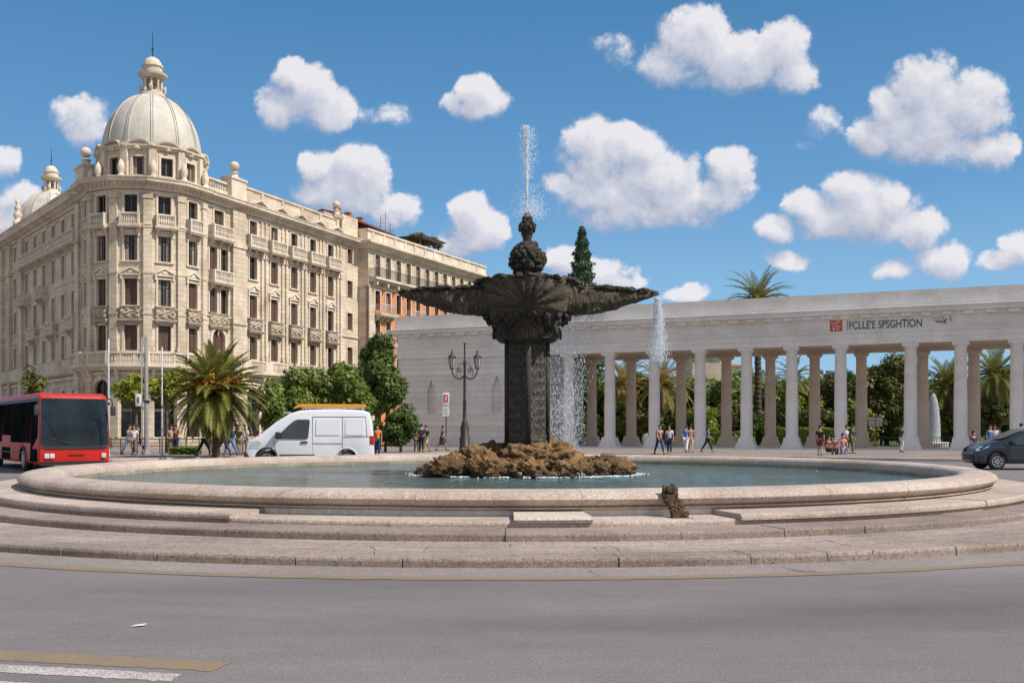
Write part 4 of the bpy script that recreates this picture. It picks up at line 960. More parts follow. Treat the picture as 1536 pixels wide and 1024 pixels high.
# long first-floor balcony round the tower and along the right wing
m_ = MB(); path = [tower_pt(k) for k in range(-3, 4)]
sweep(m_, [(-.05, 6.38), (.50, 6.42), (.80, 6.62), (1.0, 6.66), (1.0, 6.82), (-.05, 6.82)], path)
sweep(m_, [(.80, 6.82), (.98, 6.82), (.98, 6.94), (.80, 6.94)], path); sweep(m_, [(.78, 7.72), (1.0, 7.72), (1.0, 7.86), (.78, 7.86)], path)
for k in range(-3, 3):
    a, b = tower_pt(k, TR+.92), tower_pt(k+1, TR+.92); F = Fr(a, (b[0]-a[0], b[1]-a[1])); W = math.dist(a, b)
    m_.fbox(F, -.16, .16, -.13, .10, 6.82, 7.92); 
    m_.fbox(F, W*.30, W*.36, -.10, .07, 6.94, 7.72); m_.fbox(F, W*.64, W*.70, -.10, .07, 6.94, 7.72)
    balusters(m_, F, W*.08, W*.30, 0, 6.94, .78, .2); balusters(m_, F, W*.36, W*.64, 0, 6.94, .78, .2); balusters(m_, F, W*.70, W*.93, 0, 6.94, .78, .2)
    a, b = tower_pt(k), tower_pt(k+1); F = Fr(a, (b[0]-a[0], b[1]-a[1]))
    for q in (.12, .88): m_.add([F.pt(W*q*.86+s, n0, z) for s in (-.13, .13) for n0, z in ((0, 6.4), (.78, 6.6), (.6, 6.3), (.25, 5.7), (0, 5.4))], [(0, 1, 2, 3, 4), (9, 8, 7, 6, 5), (0, 5, 6, 1), (1, 6, 7, 2), (2, 7, 8, 3), (3, 8, 9, 4)])
m_.build('long_balcony', M['trim'], B1, world=True)
m_ = MB(); path = [FRt.pt(-.1, 0, 0)[:2], FRt.pt(20.5, 0, 0)[:2]]
sweep(m_, [(-.05, 6.38), (.35, 6.42), (.62, 6.62), (.72, 6.66), (.72, 6.82), (-.05, 6.82)], path)
sweep(m_, [(.50, 6.82), (.68, 6.82), (.68, 6.94), (.50, 6.94)], path); sweep(m_, [(.48, 7.72), (.70, 7.72), (.70, 7.86), (.48, 7.86)], path)
for i in range(-1, 6):
    u = 4.48+3.13*i; m_.fbox(FRt, u-.55, u+.55, .46, .69, 6.83, 7.74)
    if i < 5: m_.fbox(FRt, u+.55, u+2.58, .58, .61, 6.94, 7.72) ; balusters(m_, FRt, u+.58, u+2.55, .62, 6.94, .78, .19)
    for s in (-.35, .35): m_.add([FRt.pt(u+s+e, n0, z) for e in (-.13, .13) for n0, z in ((0, 6.4), (.6, 6.6), (.45, 6.3), (.2, 5.7), (0, 5.4))], [(0, 1, 2, 3, 4), (9, 8, 7, 6, 5), (0, 5, 6, 1), (1, 6, 7, 2), (2, 7, 8, 3), (3, 8, 9, 4)])
m_.build('long_balcony', M['trim'], B1, world=True)
m_ = MB(); sweep(m_, [(-.05, 6.4), (.3, 6.45), (.45, 6.6), (.45, 6.8), (-.05, 6.8)], [FL0.pt(-.2, 0, 0)[:2], FL0.pt(38.2, 0, 0)[:2]]); sweep(m_, [(.20, 6.8), (.40, 6.8), (.40, 7.8), (.20, 7.8)], [FL0.pt(-.2, 0, 0)[:2], FL0.pt(38.2, 0, 0)[:2]])
m_.build('long_balcony', M['ashlar'], B1, world=True)
# attic parapet of the wings
m_ = MB(); m_.fbox(FRt, 4.7, 20.4, -.6, -.15, 21.9, 23.35); m_.fbox(FRt, 4.6, 20.5, -.72, -.03, 23.35, 23.55); m_.fbox(FRt, 4.6, 20.5, -.62, -.08, 21.93, 22.10)
for i in range(6): u = 4.48+3.13*i; m_.fbox(FRt, u-.22, u+.22, -.5, -.06, 22.1, 23.34)
m_.build('parapet', M['ashlar'], B1, world=True)
for u in bays:                                          # small raised peaks in the cornice above each bay
    m_ = MB()
    for s in (-1, 1): m_.add([FRt.pt(u+s*a, n0, z) for n0 in (.2, 1.02) for a, z in ((.95, 21.84), (.95, 21.95), (0, 22.42), (0, 22.26))], [(0, 1, 2, 3), (7, 6, 5, 4), (0, 4, 5, 1), (1, 5, 6, 2), (0, 3, 7, 4)])
    m_.build('cornice_peak', M['trim'], B1, world=True)
for u0, u1, F in ((-.4, 2.8, FRt), (39.4, 41.6, FL0)):
    m_ = MB(); m_.fbox(F, u0, u1, -.5, -.2, 21.9, 22.5); balusters(m_, F, u0, u1, -.35, 22.5, .62, .22); m_.fbox(F, u0, u1, -.55, -.15, 23.12, 23.28); m_.build('balustrade', M['trim'], B1, world=True)
m_ = MB(); m_.fbox(FRt, 2.8, 4.8, -.8, .25, 21.9, 23.7); m_.fbox(FRt, 2.7, 4.9, -.9, .35, 23.7, 23.9); m_.build('parapet_pier', M['trim'], B1, world=True)
m_ = MB(); m_.fbox(FRt, 19.2, 20.9, -.8, .1, 23.55, 23.95); m_.fbox(FRt, 17.6, 19.2, -.6, -.1, 23.55, 23.85); m_.build('parapet_pier', M['relief'], B1, world=True)
ball_finial(B1, FRt.pt(3.8, -.25, 23.9), 1.0); ball_finial(B1, FRt.pt(20.2, -.3, 23.95), .95)
m_ = MB(); m_.fbox(FL0, -.2, 39.4, -.6, -.1, 21.9, 22.9); m_.fbox(FL0, -.3, 39.5, -.7, 0, 22.9, 23.1); m_.build('parapet', M['ashlar'], B1, world=True)
m_ = MB(); m_.fbox(FL0, 37.4, 39.6, -.9, .2, 22.9, 24.1); m_.fbox(FL0, 37.2, 39.8, -1.0, .3, 24.1, 24.3); m_.build('parapet_pier', M['trim'], B1, world=True)
ball_finial(B1, FL0.pt(38.5, -.35, 24.3), 1.1)
for u in (14.6, 5.5): ball_finial(B1, FL0.pt(u, -.35, 23.1), 1.4, True)
# drum with arched pediments
DR = 4.32; DC = (TC[0]+.38, TC[1]+.1)
def dpt(k, r): a = -PI/2+.351+k*PI/6; return (DC[0]+r*math.cos(a), DC[1]+r*math.sin(a))
m_ = MB(); dfs = []
for k in range(-6, 6):
    a, b = dpt(k, DR), dpt(k+1, DR); F = Fr(a, (b[0]-a[0], b[1]-a[1])); F.W = math.dist(a, b); F.k = k; dfs.append(F)
    wall_panel(m_, F, 0, F.W, 21.9, 24.75, [(F.W/2, 22.35, .95, 1.5, False)])
m_.build('drum', M['ashlar'], B1, world=True)
for F in dfs:
    if -4 <= F.k <= 3: window(B1, F, F.W/2, 22.35, .95, 1.5, style='plain', fill='curtain' if F.k % 2 else 'glass')
m_ = MB(); full = [dpt(k, DR) for k in range(-6, 7)]
sweep(m_, [(-.1, 24.45), (.12, 24.45), (.18, 24.58), (.34, 24.66), (.34, 24.78), (-.3, 24.84)], full); sweep(m_, [(-.1, 21.9), (.16, 21.9), (.16, 22.18), (-.1, 22.24)], full)
for F in dfs:
    W = F.W; vs = []; n_ = 16                            # eyebrow arch over every window
    for i in range(n_+1):
        t = PI*i/n_; uu = W/2-.92*math.cos(t); zz = 24.55+.62*math.sin(t)**.9
        for (dn, dz) in ((.02, -.10), (.34, -.10), (.38, .04), (.02, .10)): vs.append(F.pt(uu, dn, zz+dz))
    m_.add(vs, [(i*4+j, i*4+(j+1) % 4, i*4+4+(j+1) % 4, i*4+4+j) for i in range(n_) for j in range(4)])
    vs = [F.pt(W/2, .05, 24.4)]+[F.pt(W/2-.86*math.cos(PI*i/n_), .05, 24.50+.55*math.sin(PI*i/n_)) for i in range(n_+1)]; m_.add(vs, [(0, i+1, i+2) for i in range(n_)])
    p = F.pt(W/2, .10, 24.55); lump(m_, p, (.26, .26, .22), F.k+20, .5, 2)
m_.build('drum_cornice', M['trim'], B1, world=True)
for k in range(-6, 6):
    c = dpt(k, DR); nn = Vector((c[0]-DC[0], c[1]-DC[1])).normalized(); G_ = Fr(c, (-nn.y, nn.x)); m_ = MB()
    m_.fbox(G_, -.30, .30, -.2, .18, 21.9, 24.9); m_.fbox(G_, -.36, .36, -.2, .26, 24.66, 24.98); m_.build('drum_pier', M['trim'], B1, world=True)
    if -4 <= k <= 4:
        m_ = MB(); q = G_.pt(0, .52, 0); m_.lathe([(.30, 21.9), (.28, 22.2), (.18, 22.28), (.24, 22.45), (.31, 22.7), (.30, 22.98), (.2, 23.25), (.12, 23.36), (.02, 23.5)], 12, c=(q[0], q[1], 0)); m_.build('urn', M['trim'], B1, world=True, smooth=True)
# dome with ribs and dark seams, lantern, spire
def dome(B, c, r, z0, h, lant=1.0):
    m_ = MB(); prof = [(r*math.cos(t)**.86 if t < PI/2-.001 else 0, z0+h*math.sin(t)) for t in [i/22*(PI/2)*.95 for i in range(23)]]
    m_.lathe(prof, 96, c=(c[0], c[1], 0)); m_.build('dome', M['domeshell'], B, world=True, smooth=True)
    for k in range(12):
        a = -PI/2+.351+k*PI/6; m_ = MB(); vs = []
        for s in (-1, 1):
            for (rr, zz) in prof: w_ = .14*s; vs += [(c[0]+(rr+.045)*math.cos(a)-w_*math.sin(a), c[1]+(rr+.07)*math.sin(a)+w_*math.cos(a), zz+.03), (c[0]+(rr-.03)*math.cos(a)-w_*math.sin(a), c[1]+(rr-.03)*math.sin(a)+w_*math.cos(a), zz)]
        n_ = len(prof); fs = []
        for i in range(n_-1): fs += [(2*i, 2*i+2, 2*n_+2*i+2, 2*n_+2*i), (2*i, 2*i+1, 2*i+3, 2*i+2), (2*n_+2*i, 2*n_+2*i+2, 2*n_+2*i+3, 2*n_+2*i+1)]
        m_.add(vs, fs); m_.build('dome_rib', M['domeshell'], B, world=True)
        m_ = MB(); m_.tube([(c[0]+(rr+.05)*math.cos(a), c[1]+(rr+.05)*math.sin(a), zz+.03) for rr, zz in prof], .028, 5); m_.build('lead_seam', M['iron'], B, world=True)
    zt = prof[-1][1]; s = lant
    m_ = MB(); m_.lathe([(r_*s, zt+z_*s) for r_, z_ in ((1.25, -.35), (1.25, -.1), (1.05, 0), (1.0, .25), (.85, .32), (.80, .42), (0, .42))], 32, c=(c[0], c[1], 0)); m_.build('lantern_base', M['trim'], B, world=True)
    for k in range(8):
        a = k*PI/4+.2; m_ = MB(); x, y = c[0]+.72*s*math.cos(a), c[1]+.72*s*math.sin(a)
        m_.lathe([(.15*s, zt+.42*s), (.11*s, zt+.5*s), (.10*s, zt+1.45*s), (.16*s, zt+1.56*s)], 8, c=(x, y, 0)); 
        if k % 2 == 0: lump(m_, (c[0]+1.0*s*math.cos(a), c[1]+1.0*s*math.sin(a), zt+.62*s), (.16*s, .16*s, .3*s), k, .4, 2)
        m_.build('lantern_column', M['trim'], B, world=True)
    m_ = MB(); m_.lathe([(.34*s, zt+.42*s), (.34*s, zt+1.5*s)], 12, c=(c[0], c[1], 0)); m_.build('lantern_core', M['rustic'], B, world=True)
    m_ = MB(); m_.lathe([(r_*s, zt+z_*s) for r_, z_ in ((0, 1.5), (.92, 1.5), (.95, 1.62), (1.18, 1.74), (1.22, 1.9), (.98, 1.96), (.80, 2.0), (.78, 2.45), (.90, 2.52), (.88, 2.66), (.76, 2.7), (.70, 2.95), (.52, 3.2), (.26, 3.36), (.06, 3.4), (0, 3.4))], 32, c=(c[0], c[1], 0)); m_.build('lantern_cap', M['trim'], B, world=True)
    m_ = MB(); m_.lathe([(.05, 0), (.045, .6), (.11, .66), (.11, .74), (.04, .8), (.035, 1.5), (.02, 2.2), (.0, 2.25)], 8, c=(c[0], c[1], 0)); 
    m_.v = [(x, y, zt+3.38*s+z*s) for x, y, z in m_.v]; m_.build('spire', M['iron'], B, world=True)
dome(B1, DC, 3.98, 24.75, 5.3)
# second, smaller dome at the far end of the shaded wing
c2 = (-53.4, 115.4)
m_ = MB(); m_.lathe([(3.8, 21.2), (3.8, 24.2), (4.0, 24.3), (4.0, 24.5), (3.6, 24.6)], 32, c=(*c2, 0)); m_.build('small_drum', M['ashlar'], B1, world=True)
dome(B1, c2, 3.7, 24.5, 4.5, .95)
# brown eaves of the roof-top storey at the plain end bay
m_ = MB(); Fe = Fr((-17.9, 105.8), (.330, .944)); m_.fbox(Fe, 0, 12.0, -5.5, .3, 24.3, 24.5); m_.add([Fe.pt(u, n_, z) for u in (0, 12.0) for n_, z in ((.3, 24.5), (-5.5, 24.5), (-2.6, 25.3))], [(0, 3, 5, 2), (1, 2, 5, 4), (0, 2, 1), (3, 4, 5)])
m_.build('tiled_roof', M['redroof'], B1, world=True)
m_ = MB(); m_.fbox(Fe, .8, 11.5, -5, -.6, 21.5, 24.3); m_.build('roof_storey', M['redroof'], B1, world=True)
m_ = MB(); m_.fbox(FRt, 20.9, 24.0, -3.5, -.1, 21.5, 24.2); m_.build('roof_storey', M['ashlar'], B1, world=True)
for u in (1.5, 4.0, 6.8): m_ = MB(); m_.fbox(Fe, u, u+.6, -2.0, -1.5, 24.9, 25.6); m_.fbox(Fe, u-.08, u+.68, -2.1, -1.4, 25.6, 25.7); m_.build('chimney', M['terracotta'], B1, world=True)
tag(B1.children[0], None)

# ------------------------------------------------------------------ orange and cream building beyond it
B2 = root('apartment_building', 'orange rendered apartment building with cream top storey and stone corner, next to the domed one', 'building', (-9, 118, 0))
F2 = Fr((-15.35, 106.3), (.431, .902)); cols2 = [1.75+2.12*i for i in range(12)]
mb = MB(); ops = []; W2 = 28.0; rows2 = (14.6, 11.4, 8.2, 5.0, 1.6)
for u in cols2: ops.append((u, 18.1, .95, 2.45, False))
wall_panel(mb, F2, 0, W2, 17.0, 21.4, ops)
mb.fbox(F2, 0, 1.0, -.3, .14, .14, 17.0); mb.build('upper_wall', M['ashlar'], B2, world=True)
mb = MB(); ops = [(u, z, .95, 2.1, False) for u in cols2 for z in rows2]
wall_panel(mb, F2, 0, W2, .14, 17.0, ops); mb.build('orange_wall', M['orange'], B2, world=True)
mb = MB(); p = [F2.pt(0, 0, 0)[:2], F2.pt(0, -12, 0)[:2], F2.pt(W2, -12, 0)[:2], F2.pt(W2, 0, 0)[:2]]
for a, b in zip(p[:3], p[1:]): mb.add([(a[0], a[1], .14), (b[0], b[1], .14), (b[0], b[1], 21.4), (a[0], a[1], 21.4)], [(0, 1, 2, 3)], [(0, 0), (8, 0), (8, 21), (0, 21)])
mb.build('side_wall', M['ashlar'], B2, world=True)
mb = MB(); mb.add([(q[0], q[1], 21.42) for q in p], [(0, 1, 2, 3)]); mb.build('roof', M['rustic'], B2, world=True)
mb = MB(); path = [F2.pt(0, -6, 0)[:2], F2.pt(0, 0, 0)[:2], F2.pt(W2, 0, 0)[:2]]
sweep(mb, [(-.1, 21.0), (.15, 21.0), (.3, 21.25), (.75, 21.40), (.95, 21.5), (.95, 21.75), (-.1, 21.85)], path); mb.build('cornice', M['trim'], B2, world=True)
mb = MB(); sweep(mb, [(-.05, 16.9), (.2, 16.95), (.2, 17.15), (-.05, 17.15)], path); mb.build('string_course', M['trim'], B2, world=True)
mb = MB(); sweep(mb, [(-.6, 21.8), (-.2, 21.8), (-.2, 23.0), (-.05, 23.0), (-.05, 23.2), (-.7, 23.2), (-.7, 23.0), (-.6, 23.0)], path)
for i in range(12): mb.fbox(F2, 1.0+2.2*i, 1.35+2.2*i, -.62, -.12, 21.8, 23.1)
mb.build('parapet', M['trim'], B2, world=True)
mb = MB(); mb.fbox(F2, .1, 27.0, -.05, .95, 17.75, 17.98); mb.fbox(F2, .1, 27.0, -.05, .6, 17.5, 17.75)
for i in range(13): mb.fbox(F2, .6+2.12*i, .85+2.12*i, 0, .75, 17.15, 17.5)
mb.build('long_balcony', M['trim'], B2, world=True)
mb = MB(); mb.fbox(F2, .1, 27.0, .86, .90, 18.95, 19.0)
for i in range(220): u = .15+26.8*i/219; mb.fbox(F2, u-.012, u+.012, .87, .89, 17.98, 18.95)
for i in range(8): mb.fbox(F2, .12, .16, i*.11, i*.11+.025, 17.98, 18.98)
mb.build('railing', M['lampiron'], B2, world=True)
for u in cols2: window(B2, F2, u, 18.1, .95, 2.45, style='low', fill='curtain')
for u in cols2:
    for z in rows2[:3]: window(B2, F2, u, z, .95, 2.1, style='low', fill=rwin.choice(['glass', 'curtain', 'shutter']))
mb = MB()
for u in cols2:
    for z in rows2[3:]: mb.fbox(F2, u-.47, u+.47, -.3, -.24, z, z+2.1)
tag(mb.build('lower_window', M['glass'], B2, world=True), kind='stuff')
for u, z in ((2.8, 14.2), (2.8, 11.0), (9.2, 14.2)): balcony(B2, F2, u, z, 3.2, .8, 1.0, 'iron')
mb = MB()
for u, h in ((7.0, 1.9), (8.0, 2.5), (9.0, 1.6)):
    p = F2.pt(u, -3, 23.2); mb.tube([p, (p[0], p[1], 23.2+h+1)], .03, 5)
    for k in range(4): mb.tube([(p[0]-.5+.05*k, p[1], 23.0+h+.28*k), (p[0]+.5-.05*k, p[1], 23.0+h+.28*k)], .018, 4)
mb.build('aerial', M['lampiron'], B2, world=True)
mb = MB()
for u in (12.2, 14.4, 16.6):
    for n_ in (-1.0, -4.5): mb.fbox(F2, u, u+.15, n_, n_+.15, 21.4, 24.3)
mb.fbox(F2, 12.0, 17.0, -5, -.4, 24.3, 24.42)
for i in range(14): mb.fbox(F2, 11.6+.42*i, 11.7+.42*i, -5.3, -.1, 24.42, 24.55)
mb.build('pergola', M['bark'], B2, world=True)
# ------------------------------------------------------------------ white portico and its wall block
CA = (-10.28, 90.3); FC2 = Fr(CA, (.916, -.4015))
PT = root('portico', 'long white stone portico with two rows of columns and a plain walled end block', 'portico', (12, 80, 0))
def tt(px):
    k = (px-768)/FP; return (k*CA[1]-CA[0])/(FC2.u[0]-k*FC2.u[1])
LEN = 68.0; TW = tt(822); DEP = 8.9
mb = MB()
ENT = [(-.1, 8.0), (.10, 8.0), (.10, 8.42), (.14, 8.44), (.14, 8.84), (.24, 8.88), (.24, 9.0), (.06, 9.02), (.06, 9.92), (.20, 9.94), (.26, 10.10), (.62, 10.22), (.66, 10.40), (.78, 10.52), (.80, 10.62), (.30, 10.70), (.22, 10.78), (.22, 11.62), (.32, 11.66), (.32, 11.82), (-.1, 11.84)]
p0, p1 = FC2.pt(0, 0, 0)[:2], FC2.pt(LEN, 0, 0)[:2]; q0, q1 = FC2.pt(0, -DEP, 0)[:2], FC2.pt(LEN, -DEP, 0)[:2]
sweep(mb, ENT, [q1, q0, p0, p1][::1] if False else [q0, p0, p1, q1, q0]); mb.build('entablature', M['white_stone'], PT, world=True)
mb = MB(); mb.fbox(FC2, .05, LEN-.05, -.95, -DEP+.95, 8.35, 8.6); mb.build('ceiling', M['tan_stone'], PT, world=True)
mb = MB(); mb.fbox(FC2, .05, LEN-.05, -.95, -.09, 7.985, 8.5); mb.fbox(FC2, .05, LEN-.05, -DEP+.09, -DEP+.95, 7.985, 8.5); mb.build('beam', M['tan_stone'], PT, world=True)
mb = MB(); mb.fbox(FC2, .1, LEN-.1, -DEP+.05, -.05, 11.3, 11.75); mb.build('roof', M['white_stone'], PT, world=True)
# mutules hung under the cornice, unevenly eroded
rm = random.Random(8)
for i in range(48):
    u = .5+1.4*i; w_ = rm.uniform(.55, .9)
    if u > LEN-1: break
    mb = MB(); mb.fbox(FC2, u, u+w_, .055, .52, 9.95+rm.uniform(-.03, .03), 10.16); mb.build('mutule', M['white_stone'], PT, world=True)
for ua, ub in ((.4, tt(1236)), (tt(1450), LEN-.5)):       # fluting of the frieze panels
    mb = MB(); u = ua
    while u < ub: mb.fbox(FC2, u, u+.10, .05, .085, 9.06, 9.86); u += .33
    mb.build('frieze_fluting', M['white_stone'], PT, world=True)
# wall block at the left end
mb = MB(); nich = [(tt(646.5), 3.05, .80, 3.05, False), (tt(745), 3.15, .95, 3.25, False)]
wall_panel(mb, FC2, 0, TW, .14, 8.0, nich, .35)
for u, z, w_, h, _ in nich:
    mb.fbox(FC2, u-w_/2, u+w_/2, -.5, -.3, z, z+h)
    for s in (-1, 1):                                    # pointed head of the niche
        mb.add([FC2.pt(u+s*w_/2, .0, z+h-.9), FC2.pt(u+s*w_/2, .0, z+h), FC2.pt(u, .0, z+h), FC2.pt(u+s*w_*.22, 0, z+h-.42), FC2.pt(u+s*w_/2, -.3, z+h-.9), FC2.pt(u, -.3, z+h), FC2.pt(u+s*w_*.22, -.3, z+h-.42)], [(0, 1, 2, 3), (0, 3, 6, 4), (3, 2, 5, 6)])
mb.fbox(FC2, 0, TW, -DEP, -DEP+.4, .14, 8.0); mb.fbox(FC2, 0, .35, -DEP+.4, -.001, .14, 8.0); mb.fbox(FC2, TW-.4, TW, -DEP+.4, -.36, .14, 8.0)
mb.build('wall', M['white_ashlar'], PT, world=True)
mb = MB()                                                # projecting string courses of the wall
for z in [1.0+.52*i for i in range(14)]: mb.fbox(FC2, -.03, TW-.02, -.1, .022, z, z+.46)
for u, z, w_, h, _ in nich: pass
# cut the courses round the niches
mb = MB()
for z in [.7+.52*i for i in range(14)]:
    segs = [(-.03, TW+.0)]
    for u, z_, w_, h, _ in nich:
        if z+.47 > z_-.12 and z < z_+h+.1:
            segs = [s for a, b in segs for s in (((a, min(b, u-w_/2-.12)), (max(a, u+w_/2+.12), b)) if a < u < b else ((a, b),))]
    for a, b in segs: mb.fbox(FC2, a, b, -.05, .016, z, z+.50)
mb.build('ashlar_course', M['white_ashlar'], PT, world=True)
mb = MB(); mb.fbox(FC2, -.15, TW+.1, -.2, .18, .13, .66); mb.build('wall_plinth', M['white_stone'], PT, world=True)
# columns
fpx = [829, 850, 912, 979, 1048, 1118, 1186.5, 1260, 1365.5, 1441, 1526, 1612, 1700, 1795, 1900]
rpx = [887.5, 946.8, 1021.5, 1089.5, 1155.5, 1222, 1292, 1384, 1461, 1545, 1625, 1712]
def col_mesh(nm, r, mat, base):
    m_ = MB(); zb = 1.02
    m_.lathe([(r*1.12, zb), (r*1.10, zb+.10), (r*1.0, zb+.16), (r*1.0, 2.6), (r*.97, 4.2), (r*.88, 7.35), (r*.94, 7.38), (r*.94, 7.44), (r*.88, 7.46), (r*.88, 7.58), (r*1.08, 7.72), (r*1.16, 7.78)], 28)
    m_.box(-r*1.22, r*1.22, -r*1.22, r*1.22, 7.78, 7.995)
    for i, (w_, h0, h1) in enumerate(((1.62, .13, .42), (1.42, .42, .64), (1.26, .64, .84), (1.18, .84, 1.02))): m_.box(-r*w_, r*w_, -r*w_, r*w_, h0, h1)
    o = m_.build(nm, mat); me = o.data; bpy.data.objects.remove(o)
    me.polygons.foreach_set('use_smooth', [len(p.vertices) == 4 and abs(p.normal.z) < .9 and p.area < 3 and p.index < 28*11 for p in me.polygons]); return me
cm = col_mesh('column', .47, M['white_stone'], 0); cr = col_mesh('column', .47, M['tan_stone'], 0)
for px in fpx[1:]:
    u = tt(px)
    if u < LEN-1: link('column', cm, PT, Vector(FC2.pt(u, -.5, 0))-Vector(PT.location), FC2.rz)
def tr(px):
    o = FC2.pt(0, -DEP+.5, 0); k = (px-768)/FP; return (k*o[1]-o[0])/(FC2.u[0]-k*FC2.u[1])
for px in rpx+[842]:
    u = tr(px)
    if TW < u < LEN-1: link('column', cr, PT, Vector(FC2.pt(u, -DEP+.5, 0))-Vector(PT.location), FC2.rz)
mb = MB(); mb.fbox(FC2, TW, LEN, -DEP-.3, .55, .135, .20); mb.fbox(FC2, TW, LEN, -DEP-.3, .9, .13, .165); mb.build('stylobate', M['white_stone'], PT, world=True)
# painted lettering, emblem and small marks on the frieze
def text_on(F, body, u0, u1, z, h, mat, name, parent, n=.075):
    cu = bpy.data.curves.new(name, 'FONT'); cu.body = body; cu.size = 1.0; cu.extrude = 0.006; cu.offset = 0.018
    o = bpy.data.objects.new(name, cu); col.objects.link(o); dg = bpy.context.evaluated_depsgraph_get()
    me = bpy.data.meshes.new_from_object(o.evaluated_get(dg)); bpy.data.objects.remove(o)
    co = np.empty(len(me.vertices)*3); me.vertices.foreach_get('co', co); co = co.reshape(-1, 3)
    mn, mx_ = co.min(0), co.max(0); co[:, 0] = (co[:, 0]-mn[0])/(mx_[0]-mn[0])*(u1-u0); co[:, 1] = (co[:, 1]-mn[1])/(mx_[1]-mn[1])*h
    w_ = np.stack([co[:, 0], -co[:, 2]*.5, co[:, 1]], 1); me.vertices.foreach_set('co', w_.ravel()); me.materials.clear(); me.materials.append(mat)
    q = link(name, me, parent, Vector(F.pt(u0, n, z))-Vector(parent.location), F.rz); return q
text_on(FC2, "FCLLE'E SPSGHTION", tt(1274), tt(1383), 9.14, .62, M['letter'], 'lettering', PT)
m_ = MB(); m_.fbox(FC2, tt(1271), tt(1271.8), .06, .083, 9.06, 9.8); m_.build('lettering_bar', M['letter'], PT, world=True)
a, b = tt(1245), tt(1263.5); m_ = MB(); m_.fbox(FC2, a, b, .05, .085, 9.02, 9.86); m_.build('red_emblem', M['emblem'], PT, world=True)
m_ = MB(); re_ = random.Random(3)
for i in range(26):
    u = a+(b-a)*re_.uniform(.15, .85); z = re_.uniform(9.12, 9.74); m_.fbox(FC2, u-re_.uniform(.02, .10), u+.03, .08, .092, z-.02, z+re_.uniform(.0, .09))
m_.build('emblem_marks', M['tan_stone'], PT, world=True)
m_ = MB(); a = tt(1399)
for i in range(22):
    u = a+re_.uniform(0, .95); z = re_.uniform(9.3, 9.75); 
    if re_.random() < .5: m_.fbox(FC2, u, u+.05, .06, .082, z, z+re_.uniform(.08, .22))
    else: m_.fbox(FC2, u, u+re_.uniform(.1, .3), .06, .082, z, z+.045)
m_.fbox(FC2, tt(1425), tt(1426.6), .06, .082, 9.45, 9.8); m_.build('small_marks', M['letter'], PT, world=True)
# ------------------------------------------------------------------ vegetation
def leaf_mesh(name, P, Nn, size, mats, rs, aspect=.55, jit=.5):
    """one mesh of bent leaf faces at points P with rough normals Nn"""
    n = len(P); P = np.asarray(P, float); Nn = np.asarray(Nn, float)
    Nn = Nn + rs.normal(0, jit, (n, 3)); Nn /= np.linalg.norm(Nn, axis=1)[:, None]+1e-9
    A = rs.normal(0, 1, (n, 3)); A -= (A*Nn).sum(1)[:, None]*Nn; A /= np.linalg.norm(A, axis=1)[:, None]+1e-9
    B = np.cross(Nn, A); s = size*rs.uniform(.6, 1.3, n)[:, None]
    v = np.stack([P-A*s, P+B*s*aspect-Nn*s*.15, P+A*s, P-B*s*aspect-Nn*s*.15], 1).reshape(-1, 3)
    me = bpy.data.meshes.new(name); me.vertices.add(4*n); me.vertices.foreach_set('co', v.ravel())
    me.loops.add(4*n); me.loops.foreach_set('vertex_index', np.arange(4*n, dtype=np.int32)); me.polygons.add(n)
    me.polygons.foreach_set('loop_start', np.arange(0, 4*n, 4, dtype=np.int32)); me.polygons.foreach_set('loop_total', np.full(n, 4, dtype=np.int32))
    for m in mats: me.materials.append(m)
    me.update(calc_edges=True); return me
def clump_cloud(rs, clumps, per, fill=.35):
    P = []; Q = []
    for (c, r) in clumps:
        r = np.array(r if hasattr(r, '__len__') else (r, r, r*.85)); n = int(per*r[0]*r[2]*4)
        d = rs.normal(0, 1, (n, 3)); d /= np.linalg.norm(d, axis=1)[:, None]; k = rs.uniform(fill, 1.0, n)**.45
        k *= 1+.18*np.sin(d[:, 0]*7+c[0])*np.sin(d[:, 2]*6+c[1])+rs.normal(0, .05, n)
        P.append(np.array(c)+d*k[:, None]*r); Q.append(d+np.array([0, 0, .5]))
    return np.concatenate(P), np.concatenate(Q)
def tree(label, loc, cz, rx, rz_, mat, seed, nclump=26, leaf=.16, per=150, trunk=.16, name='tree', group=None, cat='tree', ry=None, stem_h=None):
    """cz: crown centre height, rx / rz_: crown half width / half height"""
    rs = np.random.RandomState(seed); ry = ry or rx; t = root(name, label, cat, loc, group=group); cl_ = []
    for i in range(nclump):
        d = rs.normal(0, 1, 3); d /= np.linalg.norm(d); k = rs.uniform(.35, .78); s = rx*rs.uniform(.26, .46)
        if d[2] < -.5: k *= .8
        cl_.append(((d[0]*rx*k, d[1]*ry*k, cz+d[2]*rz_*k), (s, s, min(s*.85, rz_*.5))))
    P, Q = clump_cloud(rs, cl_, per); me = leaf_mesh('crown', P, Q, leaf, [mat], rs); link('crown', me, t)
    m_ = MB(); h = stem_h or cz; m_.tube([(0, 0, 0), (trunk*.3, 0, h*.45), (0, .05, h)], [trunk*1.3, trunk, trunk*.6], 9)
    for c, r in cl_[:9]: m_.tube([(0, 0, h*.55), (c[0]*.45, c[1]*.45, (h*.6+c[2])/2+.2), c], [trunk*.5, trunk*.35, trunk*.12], 6)
    m_.build('trunk', M['bark'], t, smooth=True); return t
